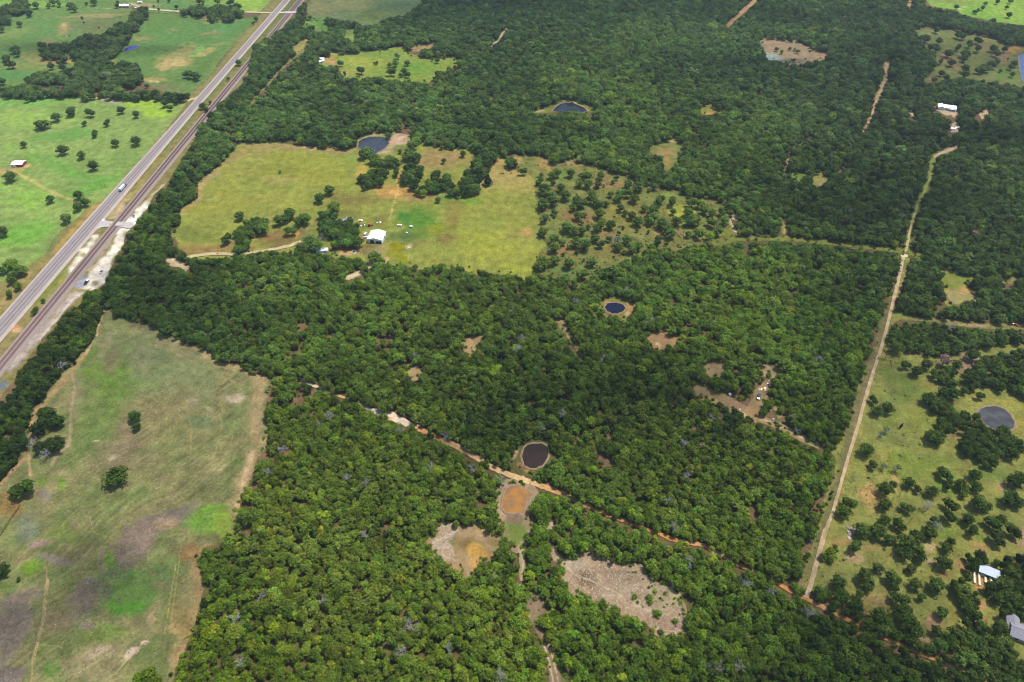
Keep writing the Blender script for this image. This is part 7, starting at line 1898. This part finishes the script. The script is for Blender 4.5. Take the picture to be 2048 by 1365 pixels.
def pole(px, py, h, label, mat=M_POLE, arm=True, lamp=False, group='utility poles'):
    p = W(px, py)
    t = thing('utility_pole', (p[0], p[1], 0), label, 'utility pole', group, HD + math.pi / 2)
    MB().tube((0, 0, -0.2), (0, 0, h), 0.17, 0.11, 8).part('shaft', mat, t)
    if arm:
        MB().box(-1.1, 1.1, -0.07, 0.07, h - 0.7, h - 0.55).part('crossarm', mat, t)
        for x in (-0.95, 0, 0.95):
            MB().tube((x, 0, h - 0.55), (x, 0, h - 0.35), 0.06, 0.05, 6).part('insulator', M_STEEL, t)
    if lamp:
        MB().box(-0.2, 1.2, -0.1, 0.1, h - 0.1, h + 0.05).part('lamp_arm', M_STEEL, t)


pole(1815.5, 1049, 8.6, 'dark utility pole standing alone in the eastern parkland')
pole(203, 372.5, 5.6, 'dark pole in the bright pasture nearer the red barn', arm=True)
pole(212, 375.5, 5.2, 'dark pole at the pasture edge nearer the highway', arm=True)
pole(136, 450, 8.5, 'pale steel lamp pole before the roadside tree by the crossing', M_STEEL, False, True)


def signal(px, py, label, rz):
    p = W(px, py)
    t = thing('crossing_signal', (p[0], p[1], 0), label, 'crossing signal', 'railway crossing signals', rz)
    MB().tube((0, 0, 0), (0, 0, 4.2), 0.1, 0.08, 8).part('mast', M_STEEL, t)
    m = MB()
    m.box(-0.6, 0.6, -0.04, 0.04, -0.1, 0.1)
    for s in (-1, 1):
        o = m.part('crossbuck', M_WHITE, t, loc=(0, -0.12 - 0.04 * s, 3.6))
        o.rotation_euler = (0, s * 0.8, 0)
    MB().box(-0.7, 0.7, -0.1, 0.05, 2.7, 2.9).part('lamp_bar', M_DARK, t)
    for s in (-0.55, 0.55):
        MB().tube((s, -0.22, 2.8), (s, -0.1, 2.8), 0.2, 0.2, 10).part('lamp', M_REDP, t)
    MB().tube((0.2, 0, 1.1), (1.4, 0, 6.2), 0.08, 0.05, 6).part('gate_arm', M_WHITE, t)
    MB().box(-0.3, 0.3, -0.3, 0.3, 0.6, 1.3).part('gate_motor', M_STEEL, t)


signal(221.5, 453.5, 'crossing signal with raised gate arm on the highway side of the railway', HD - math.pi / 2)
signal(263, 443, 'crossing signal with raised gate arm on the woods side of the railway', HD + math.pi / 2)
signal(250, 417, 'lone crossing signal standing up the line beside the railway', HD + math.pi / 2)
p = W(268.5, 436)
t = thing('signal_cabinet', (p[0], p[1], 0), 'grey signal cabinet on the white gravel by the crossing', 'cabinet', None, HD)
MB().box(-1.0, 1.0, -0.8, 0.8, 0.15, 2.3).part('box', M_STEEL, t, bevel=0.05)
MB().box(-1.1, 1.1, -0.9, 0.9, 2.3, 2.42).part('roof', M_DARK, t)
MB().box(-0.4, 0.4, -0.84, -0.8, 0.3, 2.0).part('door', M_WALLW, t)
p = W(193, 410)
t = thing('road_sign', (p[0], p[1], 0), 'small yellow road sign where the pasture track meets the highway', 'road sign', None, HD)
MB().tube((0, 0, 0), (0, 0, 2.6), 0.05, 0.05, 6).part('post', M_STEEL, t)
MB().box(-0.5, 0.5, -0.04, 0.0, 1.7, 2.7).part('panel', M_YELLOW, t)
p = W(207.5, 442.5)
t = thing('utility_box', (p[0], p[1], 0), 'white utility box on the crossing apron beside the highway', 'utility box', None, HD)
MB().box(-1.3, 1.3, -0.7, 0.7, 0.1, 1.5).part('box', M_WHITE, t, bevel=0.05)
MB().box(-1.4, 1.4, -0.8, 0.8, 0, 0.1).part('plinth', M_STONE, t)
MB().box(-1.1, -0.1, -0.74, -0.7, 0.3, 1.3).part('door', M_WALLW, t)

# cattle
def cow_mesh():
    me = bpy.data.meshes.new('cow')
    J = [((0, 0, 1.05), .36), ((.55, 0, 1.08), .38), ((-.5, 0, 1.05), .37), ((.85, 0, 1.2), .24), ((1.15, 0, 1.3), .17), ((1.4, 0, 1.12), .13), ((1.55, 0, 1.0), .1),
         ((.55, .24, .6), .13), ((.55, .24, .05), .07), ((.55, -.24, .6), .13), ((.55, -.24, .05), .07), ((-.62, .24, .62), .15), ((-.66, .24, .05), .07), ((-.62, -.24, .62), .15), ((-.66, -.24, .05), .07),
         ((-.9, 0, 1.1), .08), ((-.98, 0, .6), .04), ((1.12, .22, 1.36), .05), ((1.12, -.22, 1.36), .05)]
    E = [(0, 1), (0, 2), (1, 3), (3, 4), (4, 5), (5, 6), (1, 7), (7, 8), (1, 9), (9, 10), (2, 11), (11, 12), (2, 13), (13, 14), (2, 15), (15, 16), (4, 17), (4, 18)]
    me.from_pydata([j[0] for j in J], E, [])
    o = bpy.data.objects.new('cow_form', me)
    COL.objects.link(o)
    sk = o.modifiers.new('s', 'SKIN')
    for i, j in enumerate(J):
        me.skin_vertices[0].data[i].radius = (j[1], j[1])
    me.skin_vertices[0].data[0].use_root = True
    o.modifiers.new('u', 'SUBSURF').levels = 1
    dg = bpy.context.evaluated_depsgraph_get()
    out = bpy.data.meshes.new_from_object(o.evaluated_get(dg))
    bpy.data.objects.remove(o)
    out.name = 'cow'
    out.materials.clear()
    out.materials.append(M_COW)
    return out


COW = cow_mesh()
for k, (x, y, r, lab) in enumerate(((1002.8, 348.6, .3, 'dark cow farthest left of the three grazing on the tan pasture'), (1007, 348.8, 2.6, 'dark cow in the middle of the three grazing on the pasture'), (1021.6, 348.6, .1, 'dark cow standing apart to the right on the tan pasture'))):
    p = W(x, y)
    o = link('cow', COW, None, (p[0], p[1], 0.03), r)
    o.scale = (1.1,) * 3
    set_props(o, lab, 'cow', 'cows grazing on the pasture')
